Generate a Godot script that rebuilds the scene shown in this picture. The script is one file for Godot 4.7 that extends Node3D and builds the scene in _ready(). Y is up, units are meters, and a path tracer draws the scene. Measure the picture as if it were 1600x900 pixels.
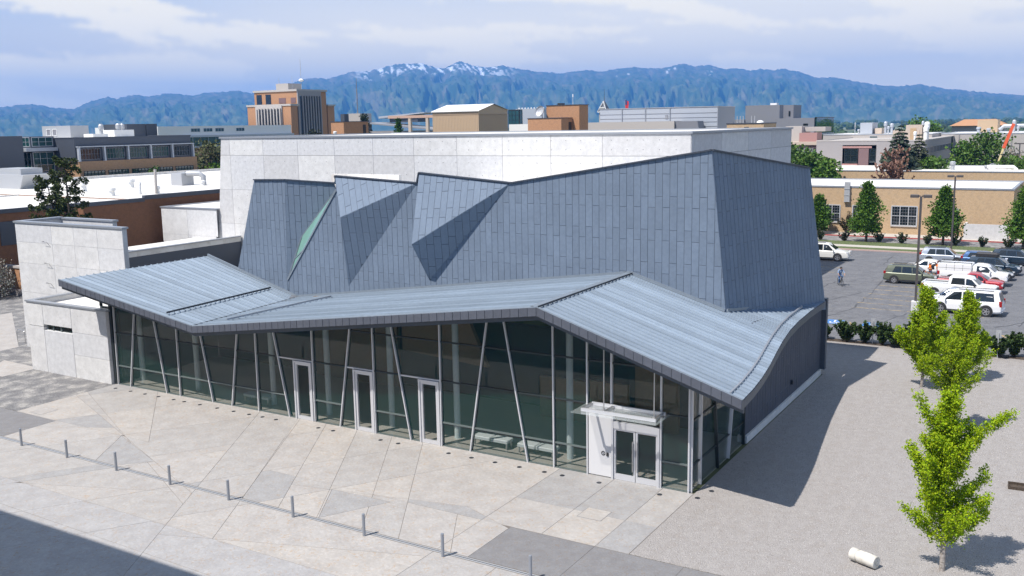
extends Node3D
# Axes: x runs along the glass front (0 at the entrance corner, negative away from it), z out of it towards the plaza, y up; metres.

var counts = {}
var mats = {}
var meshes = {}
var rng = RandomNumberGenerator.new()
const UP = Vector3.UP


# ---------------------------------------------------------------- mesh building
class MB:
	var v = PackedVector3Array()
	var n = PackedVector3Array()
	var c = PackedColorArray()
	var col = Color.WHITE
	var tint = false

	func tri(a, b, d):  # corners counter-clockwise as seen from outside
		var m = (b - a).cross(d - a)
		if m.length_squared() < 1e-16:
			return
		m = m.normalized()
		v.append(a)
		v.append(d)
		v.append(b)
		for k in 3:
			n.append(m)
			if tint:
				c.append(col)

	func stri(a, b, d, na, nb, nd):
		v.append(a)
		v.append(d)
		v.append(b)
		n.append(na)
		n.append(nd)
		n.append(nb)
		if tint:
			for k in 3:
				c.append(col)

	func quad(a, b, d, e):
		tri(a, b, d)
		tri(a, d, e)

	func fan(p):
		for k in range(1, p.size() - 1):
			tri(p[0], p[k], p[k + 1])

	func box(x0, x1, y0, y1, z0, z1):
		obox(Transform3D(Basis.IDENTITY, Vector3((x0 + x1) / 2.0, (y0 + y1) / 2.0, (z0 + z1) / 2.0)), Vector3(x1 - x0, y1 - y0, z1 - z0))

	func obox(t, s, ch = 0.0):
		var h = s / 2.0
		var p = []
		for k in 8:
			p.append(t * Vector3(h.x if k & 1 else -h.x, h.y if k & 2 else -h.y, h.z if k & 4 else -h.z))
		if ch <= 0.0:
			quad(p[4], p[5], p[7], p[6])
			quad(p[1], p[0], p[2], p[3])
			quad(p[5], p[1], p[3], p[7])
			quad(p[0], p[4], p[6], p[2])
			quad(p[6], p[7], p[3], p[2])
			quad(p[0], p[1], p[5], p[4])
			return
		# chamfered top and vertical edges
		var r0 = ring(t, h.x, h.z, ch, -h.y)
		var r1 = ring(t, h.x, h.z, ch, h.y - ch)
		var r2 = ring(t, h.x - ch, h.z - ch, ch, h.y)
		for k in 8:
			var j = (k + 1) % 8
			quad(r0[k], r0[j], r1[j], r1[k])
			quad(r1[k], r1[j], r2[j], r2[k])
		fan(r2)
		r0.reverse()
		fan(r0)

	func ring(t, hx, hz, ch, y):
		var o = []
		for q in [[hx, hz - ch], [hx, -hz + ch], [hx - ch, -hz], [-hx + ch, -hz], [-hx, -hz + ch], [-hx, hz - ch], [-hx + ch, hz], [hx - ch, hz]]:
			o.append(t * Vector3(q[0], y, q[1]))
		return o

	func bar(p, q, w, h, up = Vector3.UP):
		var d = q - p
		if d.length() < 1e-5:
			return
		var zb = d.normalized()
		if abs(zb.dot(up)) > 0.98:
			up = Vector3(1, 0, 0)
		var xb = up.cross(zb).normalized()
		obox(Transform3D(Basis(xb, zb.cross(xb), zb), (p + q) / 2.0), Vector3(w, h, d.length()))

	func tube(pts, rad, sides = 6, cap = true):
		var prev = []
		var pn = []
		var x = Vector3.ZERO
		for k in pts.size():
			var d = (pts[min(k + 1, pts.size() - 1)] - pts[max(k - 1, 0)]).normalized()
			if k == 0:
				x = d.cross(Vector3(0, 0, 1) if abs(d.z) < 0.9 else Vector3(1, 0, 0)).normalized()
			x = (x - d * x.dot(d)).normalized()
			var y = d.cross(x)
			var cur = []
			var cn = []
			for s in sides:
				var a = TAU * s / sides
				var o = x * cos(a) + y * sin(a)
				cn.append(o)
				cur.append(pts[k] + o * rad[k])
			if k > 0:
				for s in sides:
					var j = (s + 1) % sides
					stri(prev[s], prev[j], cur[j], pn[s], pn[j], cn[j])
					stri(prev[s], cur[j], cur[s], pn[s], cn[j], cn[s])
			if cap and k == pts.size() - 1:
				fan(cur)
			if cap and k == 0:
				var r = cur.duplicate()
				r.reverse()
				fan(r)
			prev = cur
			pn = cn

	func lathe(prof, sides, t = Transform3D.IDENTITY):  # prof: [radius, height] from the bottom up
		for k in prof.size() - 1:
			var a = prof[k]
			var b = prof[k + 1]
			var s0 = Vector2(b[1] - a[1], a[0] - b[0]).normalized()
			for s in sides:
				var u0 = TAU * s / sides
				var u1 = TAU * (s + 1) / sides
				var d0 = Vector3(cos(u0), 0, -sin(u0))
				var d1 = Vector3(cos(u1), 0, -sin(u1))
				var n0 = t.basis * (d0 * s0.x + Vector3(0, s0.y, 0))
				var n1 = t.basis * (d1 * s0.x + Vector3(0, s0.y, 0))
				var a0 = t * (d0 * a[0] + Vector3(0, a[1], 0))
				var a1 = t * (d1 * a[0] + Vector3(0, a[1], 0))
				var b0 = t * (d0 * b[0] + Vector3(0, b[1], 0))
				var b1 = t * (d1 * b[0] + Vector3(0, b[1], 0))
				if a[0] > 1e-5:
					stri(a0, a1, b1, n0, n1, n1)
				if b[0] > 1e-5:
					stri(a0, b1, b0, n0, n1, n0)

	func prism(p2, o, e1, e2, h0, h1, bev = 0.0):  # a flat polygon given in the axes e1, e2, raised along e1 x e2
		var nn = e1.cross(e2).normalized()
		var area = 0.0
		var cen = Vector2.ZERO
		for k in p2.size():
			area += p2[k].cross(p2[(k + 1) % p2.size()])
			cen += p2[k]
		cen /= p2.size()
		var q = p2.duplicate()
		if area < 0:
			q.reverse()
		var top = []
		var bot = []
		for a in q:
			var b = a
			if bev > 0.0 and a.distance_to(cen) > bev * 3.0:
				b = a.move_toward(cen, bev * 1.4)
			top.append(o + e1 * b.x + e2 * b.y + nn * h1)
			bot.append(o + e1 * a.x + e2 * a.y + nn * h0)
		var ids = Geometry2D.triangulate_polygon(q)
		for k in range(0, ids.size(), 3):
			var a = top[ids[k]]
			var b = top[ids[k + 1]]
			var d = top[ids[k + 2]]
			if (b - a).cross(d - a).dot(nn) > 0:
				tri(a, b, d)
			else:
				tri(a, d, b)
		for k in q.size():
			var j = (k + 1) % q.size()
			quad(bot[k], bot[j], top[j], top[k])

	func add(o, t = Transform3D.IDENTITY):
		for k in o.v.size():
			v.append(t * o.v[k])
			n.append((t.basis * o.n[k]).normalized())
			if tint:
				c.append(o.c[k] if o.tint else col)

	func mesh():
		if v.is_empty():
			return null
		var a = []
		a.resize(Mesh.ARRAY_MAX)
		a[Mesh.ARRAY_VERTEX] = v
		a[Mesh.ARRAY_NORMAL] = n
		if tint:
			a[Mesh.ARRAY_COLOR] = c
		var m = ArrayMesh.new()
		m.add_surface_from_arrays(Mesh.PRIMITIVE_TRIANGLES, a)
		return m


func tinted():
	var m = MB.new()
	m.tint = true
	return m


# ---------------------------------------------------------------- things, parts, materials
func numbered(called):
	var k = counts.get(called, 0)
	counts[called] = k + 1
	return called if k == 0 else "%s_%03d" % [called, k]


func tag(o, label, category = "", group = "", kind = ""):
	if label != "":
		o.set_meta("label", label)
	if category != "":
		o.set_meta("category", category)
	if group != "":
		o.set_meta("group", group)
	if kind != "":
		o.set_meta("kind", kind)
	return o


func thing(called, label, category, at = Vector3.ZERO, turn = 0.0, group = ""):
	var o = Node3D.new()
	o.name = numbered(called)
	add_child(o)
	o.position = at
	o.rotation.y = turn
	return tag(o, label, category, group)


func part(called, mb, mat, parent, kind = ""):
	var m = mb if mb is Mesh else mb.mesh()
	if m == null:
		return null
	var o = MeshInstance3D.new()
	o.mesh = m
	o.material_override = mat
	o.name = called
	parent.add_child(o, true)
	if kind != "":
		o.set_meta("kind", kind)
	return o


func solo(called, mb, mat, label, category, at = Vector3.ZERO, turn = 0.0, group = ""):
	var o = MeshInstance3D.new()
	o.mesh = mb if mb is Mesh else mb.mesh()
	o.material_override = mat
	o.name = numbered(called)
	add_child(o)
	o.position = at
	o.rotation.y = turn
	return tag(o, label, category, group)


func setting(called, mb, mat, label, kind = "structure"):
	var o = MeshInstance3D.new()
	o.mesh = mb.mesh()
	o.material_override = mat
	o.name = numbered(called)
	add_child(o)
	return tag(o, label, "", "", kind)


func blk(parent, called, x0, x1, y0, y1, z0, z1, mat):
	var m = MB.new()
	m.box(x0, x1, y0, y1, z0, z1)
	return part(called, m, mat, parent)


func lin(r, g, b):
	return Color(r, g, b).linear_to_srgb()


func paint(key, c, rough = 0.6, metal = 0.0, spec = 0.5):
	if mats.has(key):
		return mats[key]
	var m = StandardMaterial3D.new()
	m.albedo_color = Color(c.x, c.y, c.z).linear_to_srgb()
	m.roughness = rough
	m.metallic = metal
	m.metallic_specular = spec
	mats[key] = m
	return m


func noise_bytes(size, freq, kind, oct, seed_, warp = 0.0):
	var f = FastNoiseLite.new()
	f.noise_type = kind
	f.frequency = freq
	f.seed = seed_
	f.fractal_octaves = oct
	f.fractal_type = FastNoiseLite.FRACTAL_FBM if oct > 1 else FastNoiseLite.FRACTAL_NONE
	if warp > 0.0:
		f.domain_warp_enabled = true
		f.domain_warp_amplitude = warp
		f.domain_warp_frequency = freq
	var im = f.get_seamless_image(size, size)
	im.convert(Image.FORMAT_L8)
	return im.get_data()


func ramp_image(size, data, ramp, with_alpha = false):  # ramp: [position, linear colour (alpha)]
	var lut = []
	for k in 256:
		var t = k / 255.0
		var c = ramp[-1][1]
		for j in ramp.size():
			if t <= ramp[j][0]:
				if j == 0:
					c = ramp[0][1]
				else:
					c = ramp[j - 1][1].lerp(ramp[j][1], (t - ramp[j - 1][0]) / (ramp[j][0] - ramp[j - 1][0]))
				break
		var s = c.linear_to_srgb()
		lut.append([int(clamp(s.r, 0, 1) * 255), int(clamp(s.g, 0, 1) * 255), int(clamp(s.b, 0, 1) * 255), int(clamp(c.a, 0, 1) * 255)])
	var out = PackedByteArray()
	out.resize(size * size * 4)
	var i = 0
	for k in data.size():
		var l = lut[data[k]]
		out[i] = l[0]
		out[i + 1] = l[1]
		out[i + 2] = l[2]
		out[i + 3] = l[3] if with_alpha else 255
		i += 4
	return Image.create_from_data(size, size, false, Image.FORMAT_RGBA8, out)


func layered(size, layers):  # layers: [frequency, noise kind, octaves, seed, ramp, warp]
	var base = null
	for l in layers:
		var im = ramp_image(size, noise_bytes(size, l[0], l[1], l[2], l[3], l[5] if l.size() > 5 else 0.0), l[4], base != null)
		if base == null:
			base = im
		else:
			base.blend_rect(im, Rect2i(0, 0, size, size), Vector2i.ZERO)
	return ImageTexture.create_from_image(base)


func grain(size, freq, seed_, strength, kind = FastNoiseLite.TYPE_SIMPLEX_SMOOTH, oct = 3):
	var f = FastNoiseLite.new()
	f.noise_type = kind
	f.frequency = freq
	f.seed = seed_
	f.fractal_octaves = oct
	var im = f.get_seamless_image(size, size)
	im.convert(Image.FORMAT_RGBA8)
	im.bump_map_to_normal_map(strength)
	return ImageTexture.create_from_image(im)


func cloth(key, tex, tile, rough, metal = 0.0, tint = Vector3.ONE, bump = null, bump_scale = 1.0):
	if mats.has(key):
		return mats[key]
	var m = StandardMaterial3D.new()
	m.albedo_texture = tex
	m.albedo_color = Color(tint.x, tint.y, tint.z).linear_to_srgb()
	m.uv1_triplanar = true
	m.uv1_world_triplanar = true
	m.uv1_scale = Vector3.ONE / tile
	m.roughness = rough
	m.metallic = metal
	if bump:
		m.normal_enabled = true
		m.normal_texture = bump
		m.normal_scale = bump_scale
	mats[key] = m
	return m


func pane_glass(key, c, alpha, rough = 0.01):
	var m = StandardMaterial3D.new()
	m.transparency = BaseMaterial3D.TRANSPARENCY_ALPHA
	m.albedo_color = Color(c.x, c.y, c.z, alpha).linear_to_srgb()
	m.albedo_color.a = alpha
	m.roughness = rough
	m.metallic_specular = 0.5
	m.cull_mode = BaseMaterial3D.CULL_DISABLED
	mats[key] = m
	return m


func leaf_mat(key, back, rough = 0.55):
	var m = StandardMaterial3D.new()
	m.vertex_color_use_as_albedo = true
	m.roughness = rough
	m.metallic_specular = 0.3
	m.cull_mode = BaseMaterial3D.CULL_DISABLED
	m.backlight_enabled = true
	m.backlight = Color(back.x, back.y, back.z)
	mats[key] = m
	return m


func make_materials():
	var S = FastNoiseLite.TYPE_SIMPLEX_SMOOTH
	var C = FastNoiseLite.TYPE_CELLULAR
	var V = FastNoiseLite.TYPE_VALUE
	# cast concrete: soft cloudy grey, small stains
	var conc = layered(512, [
		[0.012, S, 5, 3, [[0.2, Color(0.55, 0.548, 0.54)], [0.5, Color(0.59, 0.588, 0.58)], [0.8, Color(0.63, 0.628, 0.62)]]],
		[0.05, S, 4, 8, [[0.55, Color(0.3, 0.3, 0.29, 0.0)], [0.75, Color(0.34, 0.34, 0.33, 0.12)]]],
		[0.2, V, 2, 5, [[0.8, Color(0.2, 0.2, 0.2, 0.0)], [0.92, Color(0.2, 0.2, 0.2, 0.35)]]],
	])
	var cb = grain(256, 0.06, 4, 1.2)
	cloth("concrete", conc, 6.6, 0.8, 0.0, Vector3(1, 1, 1), cb, 0.3)
	cloth("concrete_a", conc, 3.9, 0.8, 0.0, Vector3(0.9, 0.9, 0.91), cb, 0.3)
	cloth("concrete_b", conc, 5.3, 0.8, 0.0, Vector3(1.05, 1.05, 1.04), cb, 0.3)
	cloth("concrete_c", conc, 3.1, 0.8, 0.0, Vector3(0.96, 0.97, 0.99), cb, 0.3)
	paint("joint_dark", Vector3(0.2, 0.2, 0.2), 0.9)
	# plaza slabs: warm pale concrete with rusty vein stains
	var pav = layered(1024, [
		[0.006, S, 5, 21, [[0.2, Color(0.338, 0.318, 0.296)], [0.5, Color(0.363, 0.343, 0.32)], [0.85, Color(0.388, 0.368, 0.343)]]],
		[0.09, V, 3, 5, [[0.2, Color(0.3, 0.28, 0.25, 0.22)], [0.5, Color(0.4, 0.38, 0.35, 0.0)], [0.8, Color(0.65, 0.63, 0.6, 0.18)]]],
		[0.011, S, 4, 33, [[0.482, Color(0.36, 0.24, 0.14, 0.0)], [0.5, Color(0.34, 0.2, 0.1, 0.6)], [0.518, Color(0.36, 0.24, 0.14, 0.0)]], 30.0],
		[0.02, S, 4, 71, [[0.62, Color(0.3, 0.29, 0.27, 0.0)], [0.8, Color(0.3, 0.29, 0.27, 0.16)]]],
	])
	var pb = grain(256, 0.15, 9, 1.5)
	cloth("slab", pav, 9.0, 0.75, 0.0, Vector3(1, 1, 1), pb, 0.3)
	cloth("slab_a", pav, 7.3, 0.75, 0.0, Vector3(0.95, 0.96, 0.97), pb, 0.3)
	cloth("slab_b", pav, 10.7, 0.75, 0.0, Vector3(1.04, 1.03, 1.01), pb, 0.3)
	cloth("slab_mid", pav, 6.1, 0.75, 0.0, Vector3(0.83, 0.86, 0.9), pb, 0.3)
	cloth("slab_pale", pav, 8.1, 0.75, 0.0, Vector3(0.92, 0.95, 1.0), pb, 0.3)
	cloth("slab_dark", pav, 5.1, 0.75, 0.0, Vector3(0.52, 0.54, 0.58), pb, 0.3)
	cloth("slab_joint", pav, 3.0, 0.9, 0.0, Vector3(0.42, 0.4, 0.37))
	# gravel
	var grav = layered(1024, [
		[0.16, C, 1, 12, [[0.0, Color(0.16, 0.145, 0.13)], [0.35, Color(0.33, 0.305, 0.28)], [0.7, Color(0.45, 0.425, 0.4)], [1.0, Color(0.62, 0.6, 0.57)]]],
		[0.3, V, 2, 4, [[0.1, Color(0.12, 0.1, 0.09, 0.6)], [0.4, Color(0.3, 0.28, 0.25, 0.0)], [0.65, Color(0.5, 0.48, 0.46, 0.0)], [0.9, Color(0.75, 0.73, 0.7, 0.5)]]],
		[0.006, S, 4, 5, [[0.35, Color(0.5, 0.47, 0.43, 0.14)], [0.5, Color(0.4, 0.38, 0.35, 0.0)], [0.8, Color(0.3, 0.25, 0.2, 0.16)]]],
	])
	cloth("gravel", grav, 4.0, 0.95, 0.0, Vector3(0.87, 0.875, 0.89), grain(512, 0.2, 6, 4.0, V, 2), 1.0)
	# asphalt
	var asp = layered(1024, [
		[0.008, S, 5, 41, [[0.2, Color(0.125, 0.127, 0.135)], [0.5, Color(0.14, 0.142, 0.15)], [0.8, Color(0.16, 0.161, 0.168)]]],
		[0.3, V, 2, 6, [[0.2, Color(0.05, 0.05, 0.05, 0.4)], [0.5, Color(0.1, 0.1, 0.1, 0.0)], [0.85, Color(0.3, 0.3, 0.3, 0.3)]]],
		[0.016, S, 4, 14, [[0.68, Color(0.05, 0.05, 0.055, 0.0)], [0.8, Color(0.05, 0.05, 0.055, 0.3)]]],
	])
	cloth("asphalt", asp, 16.0, 0.85, 0.0, Vector3(1, 1, 1), grain(256, 0.25, 8, 2.0, V, 2), 0.4)
	var old = layered(1024, [
		[0.01, S, 6, 45, [[0.3, Color(0.15, 0.148, 0.148)], [0.5, Color(0.2, 0.195, 0.19)], [0.65, Color(0.25, 0.24, 0.228)], [0.78, Color(0.34, 0.325, 0.3)]], 20.0],
		[0.25, V, 2, 6, [[0.2, Color(0.05, 0.05, 0.05, 0.4)], [0.5, Color(0.1, 0.1, 0.1, 0.0)], [0.85, Color(0.5, 0.5, 0.48, 0.3)]]],
	])
	cloth("old_asphalt", old, 14.0, 0.9)
	cloth("sealed", asp, 5.0, 0.7, 0.0, Vector3(0.5, 0.5, 0.5))
	var worn = layered(256, [[0.06, V, 3, 5, [[0.3, Color(0.16, 0.15, 0.13)], [0.5, Color(0.36, 0.25, 0.1)], [0.8, Color(0.5, 0.36, 0.15)]]]])
	cloth("lot_paint", worn, 2.5, 0.8)
	# zinc in several batches
	var zin = layered(512, [
		[0.01, S, 4, 52, [[0.2, Color(0.9, 0.9, 0.9)], [0.8, Color(1, 1, 1)]]],
		[0.08, S, 3, 53, [[0.4, Color(0.7, 0.72, 0.74, 0.0)], [0.8, Color(0.7, 0.72, 0.74, 0.25)]]],
	])
	var zb = grain(256, 0.02, 18, 1.0, S, 2)
	for k in 4:
		var t = [1.0, 0.96, 1.03, 0.98][k]
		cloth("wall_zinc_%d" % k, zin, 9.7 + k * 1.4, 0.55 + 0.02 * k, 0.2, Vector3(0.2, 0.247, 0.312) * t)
		mats["wall_zinc_%d" % k].metallic_specular = 0.0
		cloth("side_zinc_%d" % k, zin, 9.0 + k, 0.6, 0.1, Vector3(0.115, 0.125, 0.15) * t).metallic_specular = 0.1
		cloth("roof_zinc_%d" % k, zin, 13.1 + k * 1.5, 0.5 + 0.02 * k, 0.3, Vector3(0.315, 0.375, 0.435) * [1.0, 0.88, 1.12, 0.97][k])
	cloth("zinc_dark", zin, 2.0, 0.55, 0.2, Vector3(0.1, 0.115, 0.135))
	cloth("zinc_pale", zin, 2.0, 0.4, 0.3, Vector3(0.26, 0.3, 0.34))
	paint("zinc_joint", Vector3(0.105, 0.13, 0.165), 0.6, 0.1)
	paint("soffit", Vector3(0.13, 0.13, 0.14), 0.7)
	paint("guard", Vector3(0.05, 0.055, 0.065), 0.5, 0.5)
	paint("aluminium", Vector3(0.62, 0.63, 0.65), 0.35, 0.4)
	paint("dark_frame", Vector3(0.035, 0.045, 0.048), 0.4, 0.3)
	paint("green_frame", Vector3(0.14, 0.17, 0.165), 0.4, 0.3)
	paint("steel", Vector3(0.5, 0.5, 0.5), 0.3, 0.8)
	paint("white_panel", Vector3(0.6, 0.6, 0.6), 0.4)
	paint("bench_white", Vector3(0.42, 0.46, 0.45), 0.5)
	paint("white", Vector3(0.74, 0.74, 0.72), 0.6)
	paint("black", Vector3(0.02, 0.02, 0.02), 0.5)
	pane_glass("glass", Vector3(0.012, 0.1, 0.08), 0.11)
	mats["glass"].metallic_specular = 0.33
	pane_glass("clear_glass", Vector3(0.8, 0.9, 0.88), 0.1)
	var g = StandardMaterial3D.new()
	g.albedo_color = lin(0.16, 0.3, 0.25)
	g.roughness = 0.08
	g.metallic_specular = 0.8
	mats["slit_glass"] = g
	g = StandardMaterial3D.new()
	g.albedo_color = lin(0.012, 0.018, 0.022)
	g.roughness = 0.05
	g.metallic_specular = 0.7
	mats["far_glass"] = g
	g = StandardMaterial3D.new()
	g.albedo_color = lin(0.012, 0.055, 0.055)
	g.roughness = 0.05
	g.metallic_specular = 0.8
	mats["teal_glass"] = g
	# interior
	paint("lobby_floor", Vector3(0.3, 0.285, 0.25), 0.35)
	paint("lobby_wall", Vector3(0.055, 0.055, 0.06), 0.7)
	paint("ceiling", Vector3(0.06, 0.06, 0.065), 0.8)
	paint("column", Vector3(0.4, 0.46, 0.45), 0.5)
	var wood = layered(256, [[0.03, S, 3, 61, [[0.3, Color(0.22, 0.145, 0.072)], [0.7, Color(0.25, 0.165, 0.084)]]]])
	cloth("wood", wood, 1.6, 0.5)
	# bricks
	var b1 = layered(512, [
		[0.09, V, 2, 61, [[0.2, Color(0.38, 0.2, 0.1)], [0.5, Color(0.42, 0.22, 0.115)], [0.8, Color(0.455, 0.25, 0.132)]]],
		[0.01, S, 3, 64, [[0.5, Color(0.3, 0.17, 0.1, 0.0)], [0.8, Color(0.3, 0.17, 0.1, 0.3)]]],
	])
	cloth("brick_orange", b1, 3.0, 0.85)
	cloth("brick_brown", b1, 3.3, 0.85, 0.0, Vector3(0.5, 0.44, 0.42))
	cloth("brick_tan", b1, 3.3, 0.85, 0.0, Vector3(1.12, 1.5, 1.72))
	cloth("brick_office", b1, 3.3, 0.85, 0.0, Vector3(0.95, 1.12, 1.2))
	paint("tan_metal", Vector3(0.48, 0.35, 0.225), 0.6)
	paint("tan_metal_dark", Vector3(0.4, 0.29, 0.19), 0.6)
	paint("pale_tan", Vector3(0.5, 0.41, 0.33), 0.7)
	paint("pink_panel", Vector3(0.36, 0.2, 0.18), 0.7)
	paint("mauve_panel", Vector3(0.17, 0.105, 0.105), 0.7)
	paint("pale_stone", Vector3(0.42, 0.39, 0.36), 0.8)
	paint("grey_stone", Vector3(0.3, 0.28, 0.275), 0.8)
	paint("pink_beam", Vector3(0.5, 0.33, 0.25), 0.8)
	paint("grey_metal", Vector3(0.28, 0.29, 0.31), 0.5, 0.2)
	paint("light_metal", Vector3(0.42, 0.45, 0.49), 0.5, 0.2)
	paint("mid_grey", Vector3(0.19, 0.195, 0.215), 0.6)
	paint("slate_metal", Vector3(0.07, 0.08, 0.1), 0.55, 0.2)
	var memb = layered(512, [
		[0.01, S, 4, 81, [[0.2, Color(0.62, 0.6, 0.56)], [0.8, Color(0.74, 0.72, 0.68)]]],
		[0.03, S, 3, 82, [[0.62, Color(0.4, 0.35, 0.3, 0.0)], [0.85, Color(0.4, 0.35, 0.3, 0.3)]]],
	])
	cloth("white_roof", memb, 14.0, 0.8)
	paint("coping", Vector3(0.32, 0.34, 0.37), 0.45, 0.4)
	paint("coping_dark", Vector3(0.07, 0.08, 0.1), 0.5, 0.3)
	paint("galvanised", Vector3(0.45, 0.46, 0.47), 0.5, 0.4)
	paint("pole_brown", Vector3(0.09, 0.08, 0.075), 0.5, 0.2)
	paint("red_kerb", Vector3(0.35, 0.07, 0.06), 0.8)
	paint("kerb_pink", Vector3(0.42, 0.3, 0.27), 0.9)
	paint("path", Vector3(0.44, 0.41, 0.36), 0.9)
	var gr = layered(512, [
		[0.03, S, 4, 91, [[0.25, Color(0.07, 0.1, 0.03)], [0.6, Color(0.115, 0.15, 0.05)], [0.85, Color(0.2, 0.2, 0.09)]]],
		[0.3, V, 2, 92, [[0.3, Color(0.04, 0.06, 0.015, 0.5)], [0.6, Color(0.1, 0.1, 0.1, 0.0)]]],
	])
	cloth("grass", gr, 6.0, 0.95)
	var land = layered(512, [
		[0.012, C, 1, 95, [[0.1, Color(0.07, 0.1, 0.045)], [0.4, Color(0.12, 0.15, 0.07)], [0.7, Color(0.2, 0.2, 0.11)], [1.0, Color(0.09, 0.12, 0.05)]]],
		[0.05, S, 4, 97, [[0.5, Color(0.04, 0.06, 0.025, 0.0)], [0.62, Color(0.04, 0.06, 0.025, 0.7)]]],
	])
	cloth("valley", land, 2600.0, 1.0)
	cloth("campus_ground", land, 60.0, 1.0, 0.0, Vector3(0.9, 0.8, 0.7))
	var bark = layered(128, [[0.09, V, 3, 99, [[0.2, Color(0.14, 0.12, 0.1)], [0.8, Color(0.33, 0.3, 0.27)]]]])
	cloth("pale_bark", bark, 0.5, 0.9, 0.0, Vector3(1.2, 1.2, 1.2))
	cloth("bark", bark, 0.7, 0.9, 0.0, Vector3(0.4, 0.35, 0.3))
	cloth("mulch", bark, 0.4, 1.0, 0.0, Vector3(0.3, 0.25, 0.2))
	cloth("travertine", layered(128, [[0.05, V, 3, 9, [[0.2, Color(0.5, 0.47, 0.4)], [0.8, Color(0.68, 0.65, 0.58)]]]]), 0.8, 0.8)
	leaf_mat("ginkgo", Vector3(0.75, 0.8, 0.4))
	leaf_mat("leaf", Vector3(0.35, 0.4, 0.2))
	leaf_mat("needle", Vector3(0.1, 0.12, 0.1), 0.7)
	var mm = StandardMaterial3D.new()
	mm.vertex_color_use_as_albedo = true
	mm.roughness = 1.0
	mm.metallic_specular = 0.1
	mats["mountain"] = mm
	mm = StandardMaterial3D.new()
	mm.vertex_color_use_as_albedo = true
	mm.roughness = 0.8
	mats["figure"] = mm
	for q in [["car_white", 0.8, 0.8, 0.79, 0.0], ["car_green", 0.13, 0.145, 0.1, 0.3], ["car_silver", 0.42, 0.46, 0.52, 0.5], ["car_red", 0.38, 0.02, 0.03, 0.1], ["car_blue", 0.045, 0.11, 0.25, 0.4], ["car_navy", 0.015, 0.035, 0.06, 0.3], ["car_black", 0.03, 0.036, 0.045, 0.3], ["car_pearl", 0.7, 0.69, 0.64, 0.0]]:
		var cm = paint(q[0], Vector3(q[1], q[2], q[3]), 0.35, q[4])
		cm.clearcoat_enabled = true
		cm.clearcoat = 0.8
		cm.clearcoat_roughness = 0.06
	paint("tyre", Vector3(0.02, 0.02, 0.021), 0.8)
	paint("rim", Vector3(0.5, 0.5, 0.51), 0.35, 0.7)
	paint("trim", Vector3(0.025, 0.025, 0.027), 0.6)
	paint("car_glass", Vector3(0.012, 0.016, 0.018), 0.05, 0.0, 0.8)
	paint("headlight", Vector3(0.6, 0.62, 0.64), 0.1, 0.2)
	paint("taillight", Vector3(0.3, 0.01, 0.01), 0.2)
	paint("orange", Vector3(0.75, 0.17, 0.02), 0.7)
	paint("hat_white", Vector3(0.8, 0.8, 0.8), 0.4)
	paint("boom_red", Vector3(0.6, 0.09, 0.03), 0.5)
	paint("boom_cream", Vector3(0.6, 0.5, 0.25), 0.5)
	paint("flag_red", Vector3(0.5, 0.03, 0.04), 0.8)
	paint("flag_blue", Vector3(0.02, 0.03, 0.15), 0.8)
	paint("sign_blue", Vector3(0.06, 0.18, 0.42), 0.7)


# ---------------------------------------------------------------- sky, land, mountains
func make_sky():
	var w = 2048
	var h = 1024
	var a = FastNoiseLite.new()
	a.noise_type = FastNoiseLite.TYPE_SIMPLEX_SMOOTH
	a.seed = 11
	a.frequency = 0.55
	a.fractal_octaves = 5
	a.domain_warp_enabled = true
	a.domain_warp_amplitude = 1.3
	a.domain_warp_frequency = 0.3
	var b = FastNoiseLite.new()
	b.noise_type = FastNoiseLite.TYPE_SIMPLEX_SMOOTH
	b.seed = 29
	b.frequency = 0.12
	b.fractal_octaves = 3
	var data = PackedFloat32Array()
	data.resize(w * h * 3)
	var white = Vector3(1.3, 1.15, 0.82)
	var i = 0
	for y in h:
		var el = (0.5 - (y + 0.5) / h) * PI
		var s = max(sin(el), 0.0)
		# blue deepening with height
		var base = Vector3(0.88, 0.78, 0.62).lerp(Vector3(0.3, 0.45, 0.72), smoothstep(0.0, 0.16, s)).lerp(Vector3(0.08, 0.18, 0.42), smoothstep(0.15, 0.9, s))
		for x in w:
			var c = base
			if el > -0.01:
				var az = (x + 0.5) / w * TAU
				var dx = sin(az)
				var dz = -cos(az)
				var k = 1.0 / (s + 0.07)
				# high cirrus drawn out along one wind direction
				var px = dx * k
				var pz = dz * k
				var al = px * 0.79 + pz * 0.61
				var ac = -px * 0.61 + pz * 0.79
				var t = a.get_noise_2d(al * 0.33, ac * 1.25)
				var veil = b.get_noise_2d(px * 0.8 + 7.0, pz * 0.8)
				# the thin sheet of cirrostratus lies mostly over the northern half
				var sheet = clamp(0.4 + 0.6 * cos(az + 0.05) + veil * 0.55, 0.0, 0.8)
				var wisp = a.get_noise_2d(az * 7.0 + 3.0 * sin(el * 9.0), el * 42.0 + az * 1.5)
				var low_ = 1.0 - smoothstep(0.12, 0.3, s)
				t = lerp(t, wisp, low_)
				var f = clamp(smoothstep(0.05, 0.38, t) * 0.8 + sheet * sheet * 1.1, 0.0, 0.95) * smoothstep(-0.01, 0.03, el)
				c = base.lerp(white.lerp(Vector3(0.5, 0.56, 0.64), smoothstep(0.05, 0.3, s)), f)
			data[i] = c.x
			data[i + 1] = c.y
			data[i + 2] = c.z
			i += 3
	var im = Image.create_from_data(w, h, false, Image.FORMAT_RGBF, data.to_byte_array())
	var m = PanoramaSkyMaterial.new()
	m.panorama = ImageTexture.create_from_image(im)
	m.energy_multiplier = 1.0
	var sky = Sky.new()
	sky.sky_material = m
	return sky


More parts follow.
